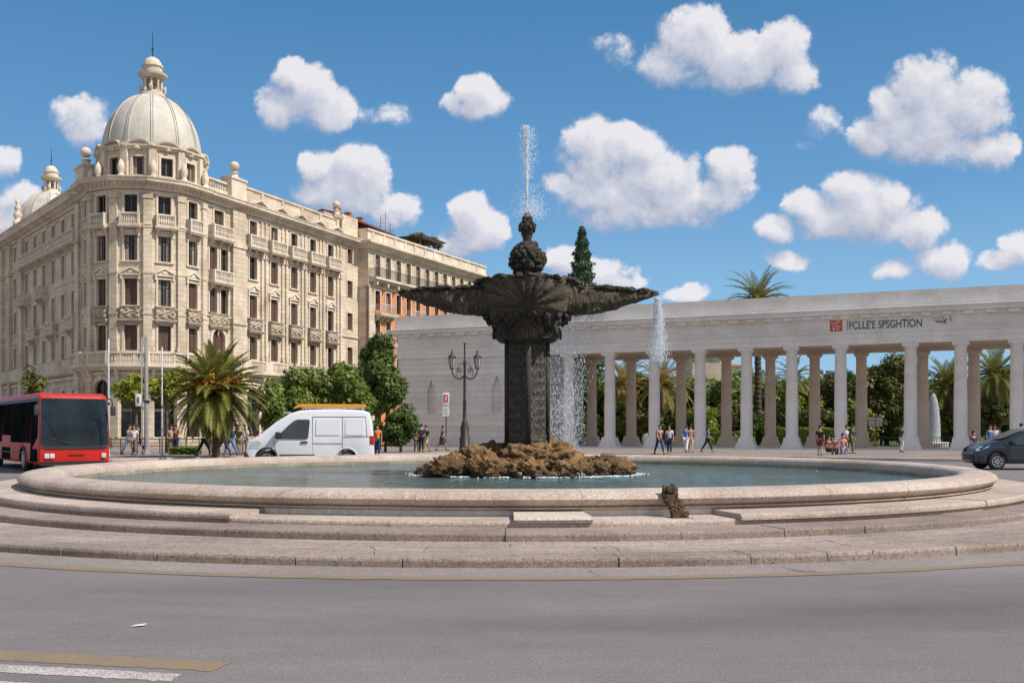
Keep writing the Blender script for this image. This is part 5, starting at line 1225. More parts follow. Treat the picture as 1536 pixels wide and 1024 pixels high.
def frond(mb_, az, e0, Lg, droop, rs, wl=.5, nl=34, mi=0, lw=.03, up=.35, twist=0):
    """feather frond: curved midrib with two rows of narrow leaflets"""
    n = 14; p = np.zeros(3); pts = [p.copy()]; dirs = []; e = e0; d_h = np.array([math.cos(az), math.sin(az), 0])
    for i in range(n):
        t = i/n; e_ = e0-droop*(t**1.3); dv = d_h*math.cos(e_)+np.array([0, 0, math.sin(e_)]); dirs.append(dv); p = p+dv*Lg/n; pts.append(p.copy())
    dirs.append(dirs[-1]); pts = np.array(pts); sd = np.array([-d_h[1], d_h[0], 0])
    q = [tuple(x) for x in pts]; mb_.tube(q, [.035*(1-.8*i/n) for i in range(n+1)], 4, mi, caps=False)
    vs = []; fs = []
    for k in range(nl):
        t = .10+.90*k/(nl-1); f = t*n; i = min(n-1, int(f)); a = pts[i]+(pts[i+1]-pts[i])*(f-i); dv = dirs[i]; nr = np.cross(dv, sd)
        if nr[2] < 0: nr = -nr
        l = wl*(math.sin(PI*min(1, .18+t*.86))**.7)*rs.uniform(.85, 1.1)
        for s in (-1, 1):
            o = dv*(.55+.35*t)+sd*s*.9+nr*up*rs.uniform(.4, 1.4); o /= np.linalg.norm(o); tip = a+o*l+np.array([0, 0, -l*l*.30]); w_ = dv*lw
            b = len(vs); vs += [tuple(a-w_), tuple(a+w_), tuple(a+o*l*.55+w_*.8+np.array([0, 0, .01])), tuple(tip), tuple(a+o*l*.55-w_*.8)]; fs.append((b, b+1, b+2, b+3, b+4))
    mb_.add(vs, fs, None, mi)
def palm(label, loc, h, Lg, nf, mat, seed, wl=.5, trunk=.3, group=None, cat='palm tree', nl=34, low=-.9, fruit=False, lw=.03, droop=(.7, 1.5)):
    rs = np.random.RandomState(seed); t = root('palm_tree', label, cat, loc, group=group)
    m_ = MB(); k = max(5, int(h/.25)); m_.tube([(math.sin(i*.9)*.02, 0, h*i/k) for i in range(k+1)], [trunk*(1.12 if i % 2 else .95)*(1.15-.25*i/k) for i in range(k+1)], 12)
    for i in range(70):
        a = i*2.4; z = h-.9*rs.rand()*min(1, h*.3); m_.tube([(trunk*.8*math.cos(a), trunk*.8*math.sin(a), z-.12), (trunk*1.5*math.cos(a), trunk*1.5*math.sin(a), z+.12)], [.06, .035], 4)
    m_.build('trunk', M['palmbark'], t)
    m_ = MB(); tmp = MB()
    for i in range(nf):
        u = (i+.5)/nf; e = 1.45-(1.45-low)*u**.85+rs.normal(0, .06); az = i*2.39996+rs.normal(0, .1)
        tmp = MB(); frond(tmp, az, e, Lg*rs.uniform(.88, 1.06)*(1 if u < .8 else .85), droop[0]+(droop[1]-droop[0])*(u**.7)*(1 if e > -.2 else .45), rs, wl, nl, lw=lw)
        m_.add([(x, y, z+h) for x, y, z in tmp.v], tmp.f, None)
    m_.build('crown', mat, t)
    if fruit:
        m_ = MB()
        for i in range(22):
            a = i*2.4; e = rs.uniform(.0, .9); p = [(s*math.cos(a)*1.1, s*math.sin(a)*1.1, h+.30+s*math.tan(e)*.6-s*s*.15) for s in (0, .4, .8, 1.15)]; m_.tube(p, .025, 4)
            for k in range(46): c = p[1+int(rs.rand()*3)]; lump(m_, (c[0]+rs.normal(0, .11), c[1]+rs.normal(0, .11), c[2]+rs.normal(0, .12)), (.055, .055, .07), k, .2, 1)
        m_.build('fruit_stalks', M['fruit'], t)
    return t
def at(px, d, z=.14): return (X(px, d), d, z)
palm('squat palm with drooping green fronds and orange fruit stalks in front of the domed building', at(324, 54), 3.5, 3.35, 140, M['palm'], 3, wl=.5, trunk=.17, fruit=True, nl=46, low=-1.2, lw=.034)
tree('small round yellow-green street tree before the arched window left of the grey pole', at(204, 63), 4.0, 1.35, 1.15, M['leaf_light'], 11, 16, .13, 170, .09, group='street trees before the domed building')
tree('slightly taller yellow-green street tree between the grey pole and the palm', at(250, 64), 4.4, 1.35, 2.0, M['leaf_light'], 12, 18, .13, 160, .09, group='street trees before the domed building')
tree('small sparse tree above the roof of the red bus', at(50, 72), 4.8, 1.15, 1.3, M['leaf_olive'], 13, 16, .14, 120, .09, group='street trees before the domed building')
tree('dark spreading street tree between the squat palm and the white van', at(420, 62), 2.8, 2.1, 2.3, M['leaf'], 14, 22, .15, 160, .12, group='street trees before the domed building')
tree('bushy mid green tree behind the cab of the white van', at(462, 65), 3.3, 2.4, 2.6, M['leaf'], 15, 34, .15, 160, .14, group='street trees before the domed building')
tree('bushy light green tree rising over the roof of the white van', at(513, 66), 3.6, 2.5, 2.7, M['leaf'], 16, 34, .15, 160, .14, group='street trees before the domed building')
tree('tall dark leafy tree between the van and the white wall', at(567, 74), 5.0, 2.2, 3.9, M['leaf_dark'], 17, 40, .17, 170, .18, group='street trees before the domed building')
tree('tall dark leafy tree just left of the tree by the white wall', at(549, 79), 4.6, 2.0, 3.4, M['leaf_dark'], 18, 30, .17, 160, .18, group='street trees before the domed building')
tree('dense dark bush standing at the foot of the white wall', at(601, 66), 1.6, 1.25, 1.75, M['leaf_dark'], 19, 26, .12, 260, .08, name='bush', cat='bush', group='bushes by the white wall')
tree('low dark bush filling the gap behind the rear of the van', at(578, 67), 1.5, 1.0, 1.5, M['leaf_dark'], 20, 18, .12, 240, .08, name='bush', cat='bush', group='bushes by the white wall')
# conifer above the portico
def conifer(label, loc, h, r, seed):
    rs = np.random.RandomState(seed); t = root('conifer', label, 'conifer', loc); P = []; Q = []
    for i in range(16000):
        u = rs.rand()**.75; z = h*(1-u*.80); rr = r*(.06+.94*u**.75)*(1+.16*math.sin(z*5.1)+.1*math.sin(z*11)); a = rs.uniform(0, 2*PI); k = rs.uniform(.45, 1)**.5*(1+.12*math.sin(a*5+z*2))
        P.append((rr*k*math.cos(a), rr*k*math.sin(a), z)); Q.append((math.cos(a), math.sin(a), .2))
    link('crown', leaf_mesh('crown', P, Q, .2, [M['conifer']], rs, .35), t)
    m_ = MB(); m_.tube([(0, 0, 0), (0, 0, h*.9)], [.3, .05], 8); m_.build('trunk', M['bark'], t); return t
conifer('tall narrow dark conifer rising behind the roof of the portico', at(873, 112, .17), 24.3, 3.1, 5)
palm('tall palm with its crown showing above the roof of the portico', at(1137, 101, .17), 14.5, 4.4, 56, M['palm'], 31, wl=.6, trunk=.32, nl=26, low=-.5, lw=.04, droop=(.8, 1.6), group='palms in the park behind the portico')
palm('golden drooping palm behind the first gaps of the portico', at(992, 100, .17), 6.0, 4.4, 60, M['palm_dry'], 32, wl=.65, trunk=.4, nl=30, low=-1.0, lw=.04, group='palms in the park behind the portico')
palm('golden palm half hidden by the leftmost open columns', at(935, 104, .17), 6.3, 4.0, 50, M['palm_dry'], 33, wl=.65, trunk=.4, nl=28, low=-1.0, lw=.04, group='palms in the park behind the portico')
palm('green palm beside the white spray in the park', at(1422, 93, .17), 5.7, 3.9, 52, M['palm'], 34, wl=.6, trunk=.4, nl=28, low=-.9, lw=.04, group='palms in the park behind the portico')
palm('large green palm behind the roof of the dark car', at(1492, 90, .17), 6.4, 4.0, 60, M['palm'], 35, wl=.6, trunk=.45, nl=30, low=-1.0, lw=.04, group='palms in the park behind the portico')
palm('slender dark palm between the seventh and eighth pairs of columns', at(1190, 97, .17), 6.6, 2.8, 34, M['palm'], 36, wl=.5, trunk=.25, nl=24, low=-.9, lw=.035, group='palms in the park behind the portico')
gt = 'trees in the park behind the portico'
spec = [(862, 106, 4.3, 2.6, 4.1, 'leaf_dark', 'dark green park tree beside the water veil of the fountain'), (905, 110, 4.6, 2.7, 4.2, 'leaf_dark', 'dark green park tree behind the second gap of the portico'),
 (958, 106, 4.6, 2.6, 4.3, 'leaf_dark', 'dark green park tree between the two golden palms'), (1040, 108, 3.7, 2.8, 3.4, 'leaf', 'mid green park tree right of the golden palms'),
 (1075, 103, 3.5, 2.6, 3.2, 'leaf_dark', 'dark low park tree seen past the person in the blue top'), (1108, 112, 3.8, 2.8, 3.4, 'leaf', 'mid green park tree left of the tall palm trunk'),
 (1160, 105, 4.2, 2.6, 3.6, 'leaf', 'mid green park tree just right of the tall palm trunk'), (1205, 104, 3.8, 2.4, 3.4, 'leaf_light', 'bright green park tree near the slender dark palm'),
 (1240, 106, 4.5, 2.6, 4.3, 'leaf_olive', 'olive green park tree left of the painted frieze lettering'), (1277, 104, 4.4, 2.4, 4.0, 'leaf_dark', 'dark park tree between the columns under the lettering'),
 (1330, 96, 5.0, 3.4, 5.0, 'leaf_olive', 'big olive green tree filling the widest gap of the portico'), (1352, 103, 5.6, 3.2, 5.2, 'leaf_dark', 'tall dark tree behind the big olive green one'),
 (1395, 110, 3.2, 3.0, 3.0, 'leaf', 'mid green park tree behind the white spray'), (1455, 104, 3.8, 3.0, 3.4, 'leaf_dark', 'dark park tree between the two green palms at the right'),
 (1530, 100, 4.4, 3.2, 4.2, 'leaf_dark', 'dark park tree at the far right end of the view'), (1600, 100, 4.4, 3.4, 4.2, 'leaf', 'mid green park tree past the right edge column')]
for i, (px, d, cz, rx, rz_, m_, lb) in enumerate(spec): tree(lb, at(px, d, .17), cz, rx, rz_, M[m_], 100+i, 26, .20, 100, .2, group=gt)
tree('far dark tree behind the wall block of the portico', at(800, 125, .14), 6, 4, 5, M['leaf_dark'], 140, 20, .25, 60, .3)
# clipped hedges and low park fence
def hedge(label, p0, p1, h, d, seed):
    rs = np.random.RandomState(seed); a, b = np.array(p0), np.array(p1); Lh = np.linalg.norm(b-a); n = int(Lh*h*190)
    s = rs.rand(n); z = rs.rand(n)**.7*h; w_ = rs.choice([-1, 1], n)*d/2*rs.uniform(.8, 1, n); top = rs.rand(n) < .3; z[top] = h*rs.uniform(.94, 1.04, top.sum()); w_[top] = rs.uniform(-d/2, d/2, top.sum())
    u = (b-a)/Lh; nn = np.array([-u[1], u[0]]); P = np.stack([a[0]+u[0]*Lh*s+nn[0]*w_, a[1]+u[1]*Lh*s+nn[1]*w_, .17+z+.05*np.sin(s*Lh*3)], 1)
    Q = np.stack([nn[0]*np.sign(w_), nn[1]*np.sign(w_), np.where(top, 2, .3)], 1)
    return tag(link('hedge', leaf_mesh('hedge', P, Q, .11, [M['hedge']], rs)), label, 'hedge')
shr = 'shrubs in the park behind the portico'
names = ['rounded dark park shrub', 'bright green park shrub', 'loose olive park shrub']
where = ['by the water veil', 'behind the first golden palm', 'between the golden palms', 'right of the taller golden palm', 'below the distant cream house', 'left of the tall palm trunk', 'right of the tall palm trunk', 'near the slender dark palm', 'under the left end of the lettering', 'under the middle of the lettering', 'left of the widest gap', 'in the widest gap of the portico', 'left of the white spray', 'right of the white spray', 'by the large green palm', 'at the right edge of the view']
for i, px in enumerate((868, 915, 962, 1008, 1050, 1092, 1142, 1178, 1212, 1246, 1282, 1322, 1372, 1432, 1478, 1530)):
    k = i % 3; tree(names[k]+' '+where[i], at(px, 101-i*.75+(i % 2)*2, .17), 1.5+.5*((i*7) % 3), 2.3, 1.9+.4*((i*5) % 3), M[('leaf_dark', 'hedge', 'leaf_olive')[k]], 300+i, 22, .18, 110, .08, name='shrub', cat='shrub', group=shr)
# far wood closing the view under the portico
rs = np.random.RandomState(9); cl_ = []
for i in range(150):
    t_ = i/149; x = -4+150*t_; y = 150-42*t_+rs.normal(0, 3); s_ = rs.uniform(2.2, 4); cl_.append(((x, y, rs.uniform(1.5, 7.5)), (s_, s_, s_*.9)))
P, Q = clump_cloud(rs, cl_, 26); tag(link('far_wood', leaf_mesh('far_wood', P, Q, .36, [M['leaf']], rs)), 'far belt of green trees closing off the park', 'trees', kind='stuff')
hedge('clipped bright green hedge on the park lawn left of the tall palm', at(1050, 97)[:2], at(1130, 93)[:2], 1.3, 1.0, 1)
hedge('clipped bright green hedge on the park lawn right of the tall palm', at(1160, 92)[:2], at(1290, 88)[:2], 1.6, 1.0, 2)
mb = MB(); a, b = Vector(at(1170, 88, 0)), Vector(at(1560, 79.5, 0)); n = 110
for i in range(n+1): p = a.lerp(b, i/n); mb.box(p.x-.015, p.x+.015, p.y-.015, p.y+.015, .17, 1.05)
for z in (.30, 1.0): mb.tube([(a.x, a.y, z), (b.x, b.y, z)], .025, 5)
tag(mb.build('park_fence', M['iron']), 'thin dark iron fence along the edge of the park lawn', 'fence')
# white spray of the park fountain
mb = MB(); pts = []; szs = []
for i in range(16000):
    t = rw.random(); z = 4.35*t; r = .58*(1-t**2.6)**.55; a = rw.uniform(0, 2*PI); k = rw.random()**.35; pts.append((r*k*math.cos(a), r*k*math.sin(a), z)); szs.append(rw.uniform(.012, .035))
drops(mb, pts, szs, 1.5); tag(mb.build('park_fountain_spray', M['spray'], loc=at(1400, 87, .45)), 'white foamy column of spray in the park behind the portico', 'spray', kind='stuff')
t = root('park_fountain', 'low round stone basin under the white column of spray in the park', 'fountain', at(1400, 87, .16)); m_ = MB(); m_.lathe([(1.2, 0), (1.25, .3), (1.35, .35), (1.2, .4), (1.0, .35), (1.0, .2), (0, .2)], 24); m_.build('basin', M['white_stone'], t)
# low planting by the domed building
rs = np.random.RandomState(77)
for i, (x0, x1, d) in enumerate(((256, 300, 60),)):
    P = np.stack([rs.uniform(X(x0, d), X(x1, d), 1500), d+rs.uniform(-.4, .4, 1500), .15+rs.rand(1500)*.45], 1); tag(link('flower_bed', leaf_mesh('flower_bed', P, np.tile([0, -.3, 1.0], (1500, 1)), .09, [M['leaf']], rs)), 'low strip of green planting on the pavement beside the squat palm', 'planting', kind='stuff')
# rooftop greenery
P, Q = clump_cloud(np.random.RandomState(4), [((F2.pt(12+1.1*i, -1.5, 24.5+.35*math.sin(i*2))), (.75, .75, .38)) for i in range(6)], 260)
link('rooftop_plants', leaf_mesh('rooftop_plants', P, Q, .13, [M['leaf_olive']], np.random.RandomState(2)), B2, -Vector(B2.location))
# distant buildings glimpsed above the park
for lb, px, d, w_, h, mt in (('pale distant building seen through the portico gap left of the tall palm', 1080, 190, 9, 13.5, 'white_stone'), ('cream distant house with terracotta roof behind the park trees', 1062, 160, 5, 13.5, 'ashlar')):
    t = root('distant_building', lb, 'building', at(px, d, .14)); m_ = MB(); G_ = Fr((-w_/2, 0), (1, 0)); ops = [(1.2+1.8*i, 1.5+3*j, .9, 1.7, False) for i in range(int((w_-1)/1.8)) for j in range(4)]
    wall_panel(m_, G_, 0, w_, 0, h, ops); m_.box(-w_/2, w_/2, .01, 8, 0, h); m_.build('wall', M[mt], t)
    m_ = MB(); m_.box(-w_/2-.3, w_/2+.3, -.4, 8.3, h, h+.3); m_.add([(-w_/2-.3, -.4, h+.3), (w_/2+.3, -.4, h+.3), (w_/2+.3, 8.3, h+.3), (-w_/2-.3, 8.3, h+.3), (0, 4, h+1.6)], [(0, 1, 4), (1, 2, 4), (2, 3, 4), (3, 0, 4)]); m_.build('roof', M['terracotta'], t)
# ------------------------------------------------------------------ vehicles
def extrude(outline, hw, bev, tumble=None, seg=3):
    """side outline (x, z) extruded across the width, edges rounded; tumble(z) narrows the upper body"""
    m_ = MB(); n = len(outline); vs = [(x, -hw, z) for x, z in outline]+[(x, hw, z) for x, z in outline]
    m_.add(vs, [tuple(range(n)), tuple(range(2*n-1, n-1, -1))]+[(i, n+i, n+(i+1) % n, (i+1) % n) for i in range(n)])
    return m_
def finish_body(o, bev, tumble, seg=3):
    bm = bmesh.new(); bm.from_mesh(o.data); bmesh.ops.recalc_face_normals(bm, faces=bm.faces)
    ed = [e for e in bm.edges if len(e.link_faces) == 2 and any(len(f.verts) > 6 for f in e.link_faces) and (e.verts[0].co.z+e.verts[1].co.z)/2 > .0 and e.calc_face_angle(0) > .5]
    bmesh.ops.bevel(bm, geom=ed, offset=bev, segments=seg, affect='EDGES', profile=.5, clamp_overlap=True)
    bmesh.ops.triangulate(bm, faces=[f for f in bm.faces if len(f.verts) > 4])
    if tumble:
        for v in bm.verts: v.co.y *= tumble(v.co.z)
    bm.to_mesh(o.data); bm.free()
    for p in o.data.polygons: p.use_smooth = True
    try: o.data.set_sharp_from_angle(angle=R(28))
    except Exception: pass
def arch(cx, r, z0=0.28, n=10):
    """points of a wheel-arch cut, running from +x to -x side"""
    a0 = math.asin(min(1, max(-1, (z0-.34)/r))); return [(cx+r*math.cos(a0+(PI-2*a0)*i/n), .34+r*math.sin(a0+(PI-2*a0)*i/n)) for i in range(n+1)]
def wheel(parent, x, y, r, wd=.24, side=1, spokes=5):
    m_ = MB(); t = root_part('wheel', parent, (x, y, r))
    prof = [(r*.62, -wd/2), (r*.9, -wd/2), (r, -wd*.36), (r, wd*.36), (r*.9, wd/2), (r*.62, wd/2)]
    m_.lathe(prof, 28, closed=True); m_.v = [(a, c, b) for a, b, c in m_.v]; m_.build('tyre', M['rubber'], t, smooth=False)
    m_ = MB(); m_.lathe([(0, 0), (r*.15, 0), (r*.18, -.03), (r*.2, -.05)], 16); m_.lathe([(r*.54, .02), (r*.64, .02), (r*.64, -.05), (r*.54, -.05)], 28, closed=True)
    for k in range(spokes):
        a = 2*PI*k/spokes; c, s = math.cos(a), math.sin(a); w_ = .028*r/.34
        m_.add([(c*r*.12-s*w_, s*r*.12+c*w_, .02), (c*r*.12+s*w_, s*r*.12-c*w_, .02), (c*r*.58+s*w_*.7, s*r*.58-c*w_*.7, .02), (c*r*.58-s*w_*.7, s*r*.58+c*w_*.7, .02),
                (c*r*.12-s*w_, s*r*.12+c*w_, -.03), (c*r*.12+s*w_, s*r*.12-c*w_, -.03), (c*r*.58+s*w_*.7, s*r*.58-c*w_*.7, -.03), (c*r*.58-s*w_*.7, s*r*.58+c*w_*.7, -.03)], [(0, 1, 2, 3), (7, 6, 5, 4), (0, 4, 5, 1), (1, 5, 6, 2), (2, 6, 7, 3), (3, 7, 4, 0)])
    m_.v = [(a, side*(wd/2-.0)+c*side, b) for a, b, c in m_.v]; m_.build('rim', M['rim'], t)
    m_ = MB(); m_.lathe([(0, 0), (r*.6, 0)], 20); m_.v = [(a, side*(wd/2-.11), b) for a, b, c in m_.v]; m_.build('brake_disc', M['iron'], t); return t
def root_part(name, parent, loc):
    o = bpy.data.objects.new(name, None); col.objects.link(o); o.parent = parent; o.location = loc; return o
def side_panel(poly, side, hw, tum, off=.012, th=.01, inset=True):
    """thin panel lying on the body side: poly in (x, z); returns MB"""
    m_ = MB(); n = len(poly); vs = []
    for k in (off, off-th-.02):
        vs += [(x, side*(hw*tum(z)+k), z) for x, z in poly]
    m_.add(vs, [tuple(range(n)), tuple(range(2*n-1, n-1, -1))]+[(i, n+i, n+(i+1) % n, (i+1) % n) for i in range(n)]); return m_
def strip(pts, side, hw, tum, w_=.012, off=.006):
    m_ = MB(); m_.tube([(x, side*(hw*tum(z)+off), z) for x, z in pts], w_, 4); return m_

# --- white delivery van (x forward)
van = root('delivery_van', 'white panel delivery van with an orange ladder on its roof rack, driving behind the basin', 'van', (X(468, 45.5), 45.5, 0), R(180+7))
vt = lambda z: 1-.055*max(0, z-1.15)**1.2
ol = [(2.80, .50), (2.83, .72), (2.78, .98), (2.66, 1.16), (2.22, 1.40), (1.50, 1.98), (.88, 2.36), (.48, 2.48), (0, 2.52), (-1.2, 2.55), (-2.35, 2.50), (-2.62, 2.40), (-2.74, 1.9), (-2.80, 1.2), (-2.82, .48), (-2.7, .30)]
ol += [(x, z) for x, z in arch(-1.62, .46)][::-1] + [(x, z) for x, z in arch(1.92, .46)][::-1] + [(2.62, .30)]
o = extrude(ol, .98, .1).build('body', M['vanwhite'], van); finish_body(o, .10, vt)
for sd_ in (-1, 1):
    side_panel([(1.50, 1.22), (1.46, 1.32), (.98, 1.80), (.72, 2.02), (.55, 2.08), (.06, 2.08), (.02, 1.98), (.10, 1.26), (.2, 1.20)], sd_, .98, vt).build('side_window', M['carglass'], van)
    o = strip([(1.62, 1.18), (1.50, .60), (1.45, .34)], sd_, .98, vt, .008).build('door_seam', M['plastic'], van)
    for pts in ([(-.10, 2.2), (-.10, .34)], [(-1.42, 2.2), (-1.42, .8)], [(-.10, 2.2), (-2.45, 2.2), (-2.52, 1.3)], [(-.10, 1.02), (-1.42, 1.00)], [(-1.46, 1.30), (-2.6, 1.32)]): strip(pts, sd_, .98, vt, .009, .004).build('door_seam', M['plastic'], van)
    for x0, x1 in ((-.25, -1.3), (-1.55, -2.35)): side_panel([(x0, 1.38), (x0, 2.08), (x1, 2.08), (x1, 1.38)], sd_, .98, vt, .010).build('pressed_panel', M['vanwhite'], van)
    side_panel([(.42, 1.02), (.42, 1.10), (.12, 1.10), (.12, 1.02)], sd_, .98, vt, .03).build('door_handle', M['plastic'], van)
    side_panel([(-.2, .42), (-.2, .52), (1.35, .52), (1.35, .42)], sd_, .98, vt, .02).build('sill_trim', M['plastic'], van)
    m_ = MB(); m_.add([(x, sd_*y, z) for x, y, z in ((2.60, .99, 1.10), (2.80, .80, .96), (2.82, .62, .84), (2.80, .62, .78), (2.74, .985, .74), (2.25, 1.0, .82), (2.12, 1.0, 1.02), (2.3, 1.0, 1.14))], [(0, 1, 2, 3, 4), (0, 4, 5, 6, 7)])
    m_.build('headlight', M['lampglass'], van)
    m_ = MB(); m_.box(-2.82, -2.62, *sorted((sd_*.86, sd_*.99)), .95, 1.35); bevel(m_.build('tail_lamp', M['redglass'], van), .02)
    m_ = MB(); m_.box(1.30, 1.52, *sorted((sd_*1.0, sd_*1.24)), 1.22, 1.52); bevel(m_.build('wing_mirror', M['plastic'], van), .04)
    for x in (1.92, -1.62): wheel(van, x, sd_*.86, .34, .22, sd_)
    for x in (1.92, -1.62): m_ = MB(); m_.tube([(px_, sd_*.985, pz_) for px_, pz_ in arch(x, .475)], .03, 6); m_.build('wheel_arch', M['plastic'] if x > 0 else M['vanwhite'], van)
m_ = MB(); m_.add([(2.20, -.86, 1.42), (2.20, .86, 1.42), (.98, .80, 2.30), (.98, -.80, 2.30)], [(0, 1, 2, 3)]); m_.v = [(x+.035, y, z+.035) for x, y, z in m_.v]; m_.build('windscreen', M['carglass'], van)
m_ = MB(); m_.box(2.74, 2.87, -.60, .60, .74, .96); m_.box(2.70, 2.90, -.97, .97, .32, .60); bevel(m_.build('grille', M['plastic'], van), .03)
m_ = MB()
for y in (-.72, .72): m_.tube([(.45, y, 2.62), (-2.4, y, 2.62)], .02, 5)
for x in (.35, -.6, -1.5, -2.3):
    m_.tube([(x, -.74, 2.62), (x, .74, 2.62)], .022, 5)
    for y in (-.72, .72): m_.tube([(x, y, 2.45), (x, y, 2.62)], .018, 5)
m_.build('roof_rack', M['steel'], van)
lad = root('ladder', 'orange ladder strapped flat on the roof rack of the white van', 'ladder', (X(468, 45.5), 45.5, 2.65), R(187)); m_ = MB()
for y in (.30, .72): m_.box(-2.45, .52, y-.035, y+.035, 0, .13)
for i in range(10): m_.box(-2.3+.3*i, -2.25+.3*i, .30, .72, .04, .09)
m_.add([(.52, .265, 0), (.52, .265, .13), (.78, .265, -.08), (.52, .755, 0), (.52, .755, .13), (.78, .755, -.08)], [(0, 1, 2), (3, 5, 4), (0, 3, 4, 1), (1, 4, 5, 2), (0, 2, 5, 3)]); m_.build('ladder_frame', M['amber'], lad)
m_ = MB(); m_.box(.95, 1.25, -.5, .5, 2.32, 2.42); bevel(m_.build('roof_beacon', M['signblue'], van), .03)

# --- red city bus
bus = root('city_bus', 'red city bus with a big dark windscreen, cut off by the left edge', 'bus', (X(112, 37.3), 37.3, 0), math.atan2(-.8, .6))
bt = lambda z: 1-.03*max(0, z-1.2)
ol = [(0.0, .34), (.06, .62), (.07, 1.0), (.02, 2.0), (-.10, 2.78), (-.26, 2.94), (-.6, 3.0), (-11.6, 3.0), (-11.95, 2.8), (-12, 1.2), (-12, .34)]
ar = lambda cx: [(cx-.56*math.cos(PI*i/10), .42+.56*math.sin(PI*i/10)) for i in range(11)]
ol += [(-9.5, .34)] + ar(-8.9)[0:] + [(-8.3, .34), (-3.45, .34)] + ar(-2.8) + [(-2.2, .34)]
o = extrude(ol, 1.25, .1).build('body', M['busred'], bus); finish_body(o, .10, bt)
for sd_ in (-1, 1):
    xs = [-.16, -1.45, -3.3, -5.2, -7.1, -9.0, -11.6]
    for i, (a_, b_) in enumerate(zip(xs, xs[1:])):
        lo_ = .42 if (sd_ < 0 and i in (0, 3)) else 1.12
        side_panel([(a_-.03, lo_), (a_-.03, 2.68), (b_+.03, 2.68), (b_+.03, lo_)], sd_, 1.25, bt, .012).build('door_glass' if lo_ < 1 else 'side_window', M['bus_side_glass'], bus)
    side_panel([(-.2, 2.66), (-.2, 2.80), (-11.7, 2.80), (-11.7, 2.66)], sd_, 1.25, bt, .010).build('window_band', M['plastic'], bus)
    side_panel([(-1.5, .70), (-1.5, .74), (-11.9, .74), (-11.9, .70)], sd_, 1.25, bt, .014).build('trim_line', M['plastic'], bus)
    for x in (-2.8, -8.9): wheel(bus, x, sd_*1.08, .48, .28, sd_, 8)
    for x in (-2.8, -8.9): m_ = MB(); m_.tube([(q[0], sd_*1.25, q[1]) for q in ar(x)], .035, 6); m_.build('wheel_arch', M['plastic'], bus)
    m_ = MB(); m_.tube([(-.05, sd_*1.18, 2.82), (.16, sd_*1.30, 2.75), (.18, sd_*1.32, 2.5)], .025, 6); m_.build('mirror_arm', M['plastic'], bus)
    m_ = MB(); m_.box(.12, .22, sd_*1.34-.09, sd_*1.34+.09, 2.15, 2.52); bevel(m_.build('wing_mirror', M['plastic'], bus), .04)
def fx(z): return np.interp(z, [.34, .62, 1.0, 2.0, 2.78, 2.94], [0, .06, .07, .02, -.10, -.26])
def front_panel(y0, y1, z0, z1, off, mat, nm, ny=10, nz_=8):
    m_ = MB(); vs = []
    for j in range(nz_+1):
        z = z0+(z1-z0)*j/nz_
        for i in range(ny+1):
            y = y0+(y1-y0)*i/ny; e = max(0, (abs(y)-1.02)/.2); vs.append((fx(z)+off-.045*e*e, y*bt(z), z))
    m_.add(vs, [(j*(ny+1)+i, j*(ny+1)+i+1, (j+1)*(ny+1)+i+1, (j+1)*(ny+1)+i) for j in range(nz_) for i in range(ny)]); return m_.build(nm, mat, bus, smooth=True)
front_panel(-1.25, 1.25, .99, 2.86, .022, M['plastic'], 'windscreen_surround'); front_panel(-1.19, 1.19, 1.04, 2.78, .034, M['busglass'], 'windscreen'); front_panel(-1.21, 1.21, .90, 1.0, .030, M['plastic'], 'wiper_tray'); front_panel(-1.18, 1.18, .30, .44, .03, M['plastic'], 'bumper')
m_ = MB(); lump(m_, (-.02, .62, 1.08), (.10, .42, .20), 2, .05, 3); m_.build('dashboard_cover', M['greypole'], bus, smooth=True)
m_ = MB(); m_.box(-.045, -.02, -1.05, 1.05, 2.28, 2.34); m_.build('display_band', M['plastic'], bus)
for s in (-1, 1):
    m_ = MB(); m_.tube([(.12, s*.15+.1, 1.06), (.10, s*.95, 1.32)], .014, 4); m_.tube([(.115, s*.55, 1.2), (.085, s*.9, 1.85)], .012, 4); m_.build('wiper', M['plastic'], bus)
    for y in (.98, .80) if s < 0 else (1.02,):
        m_ = MB(); m_.box(.055, .105, s*y-.085, s*y+.085, .56, .74); bevel(m_.build('headlight', M['lampglass'], bus), .02)
m_ = MB()
for i in range(11): m_.box(.07, .094, -.22+.05*i, -.185+.05*i, .66, .66+.05*(1 if i % 3 else .7))
m_.build('front_lettering', M['plastic'], bus)
m_ = MB(); lump(m_, (-.15, -.0, 1.02), (.25, .55, .28), 2, .1, 3); m_.v = [(x, y+.45, z) for x, y, z in m_.v]


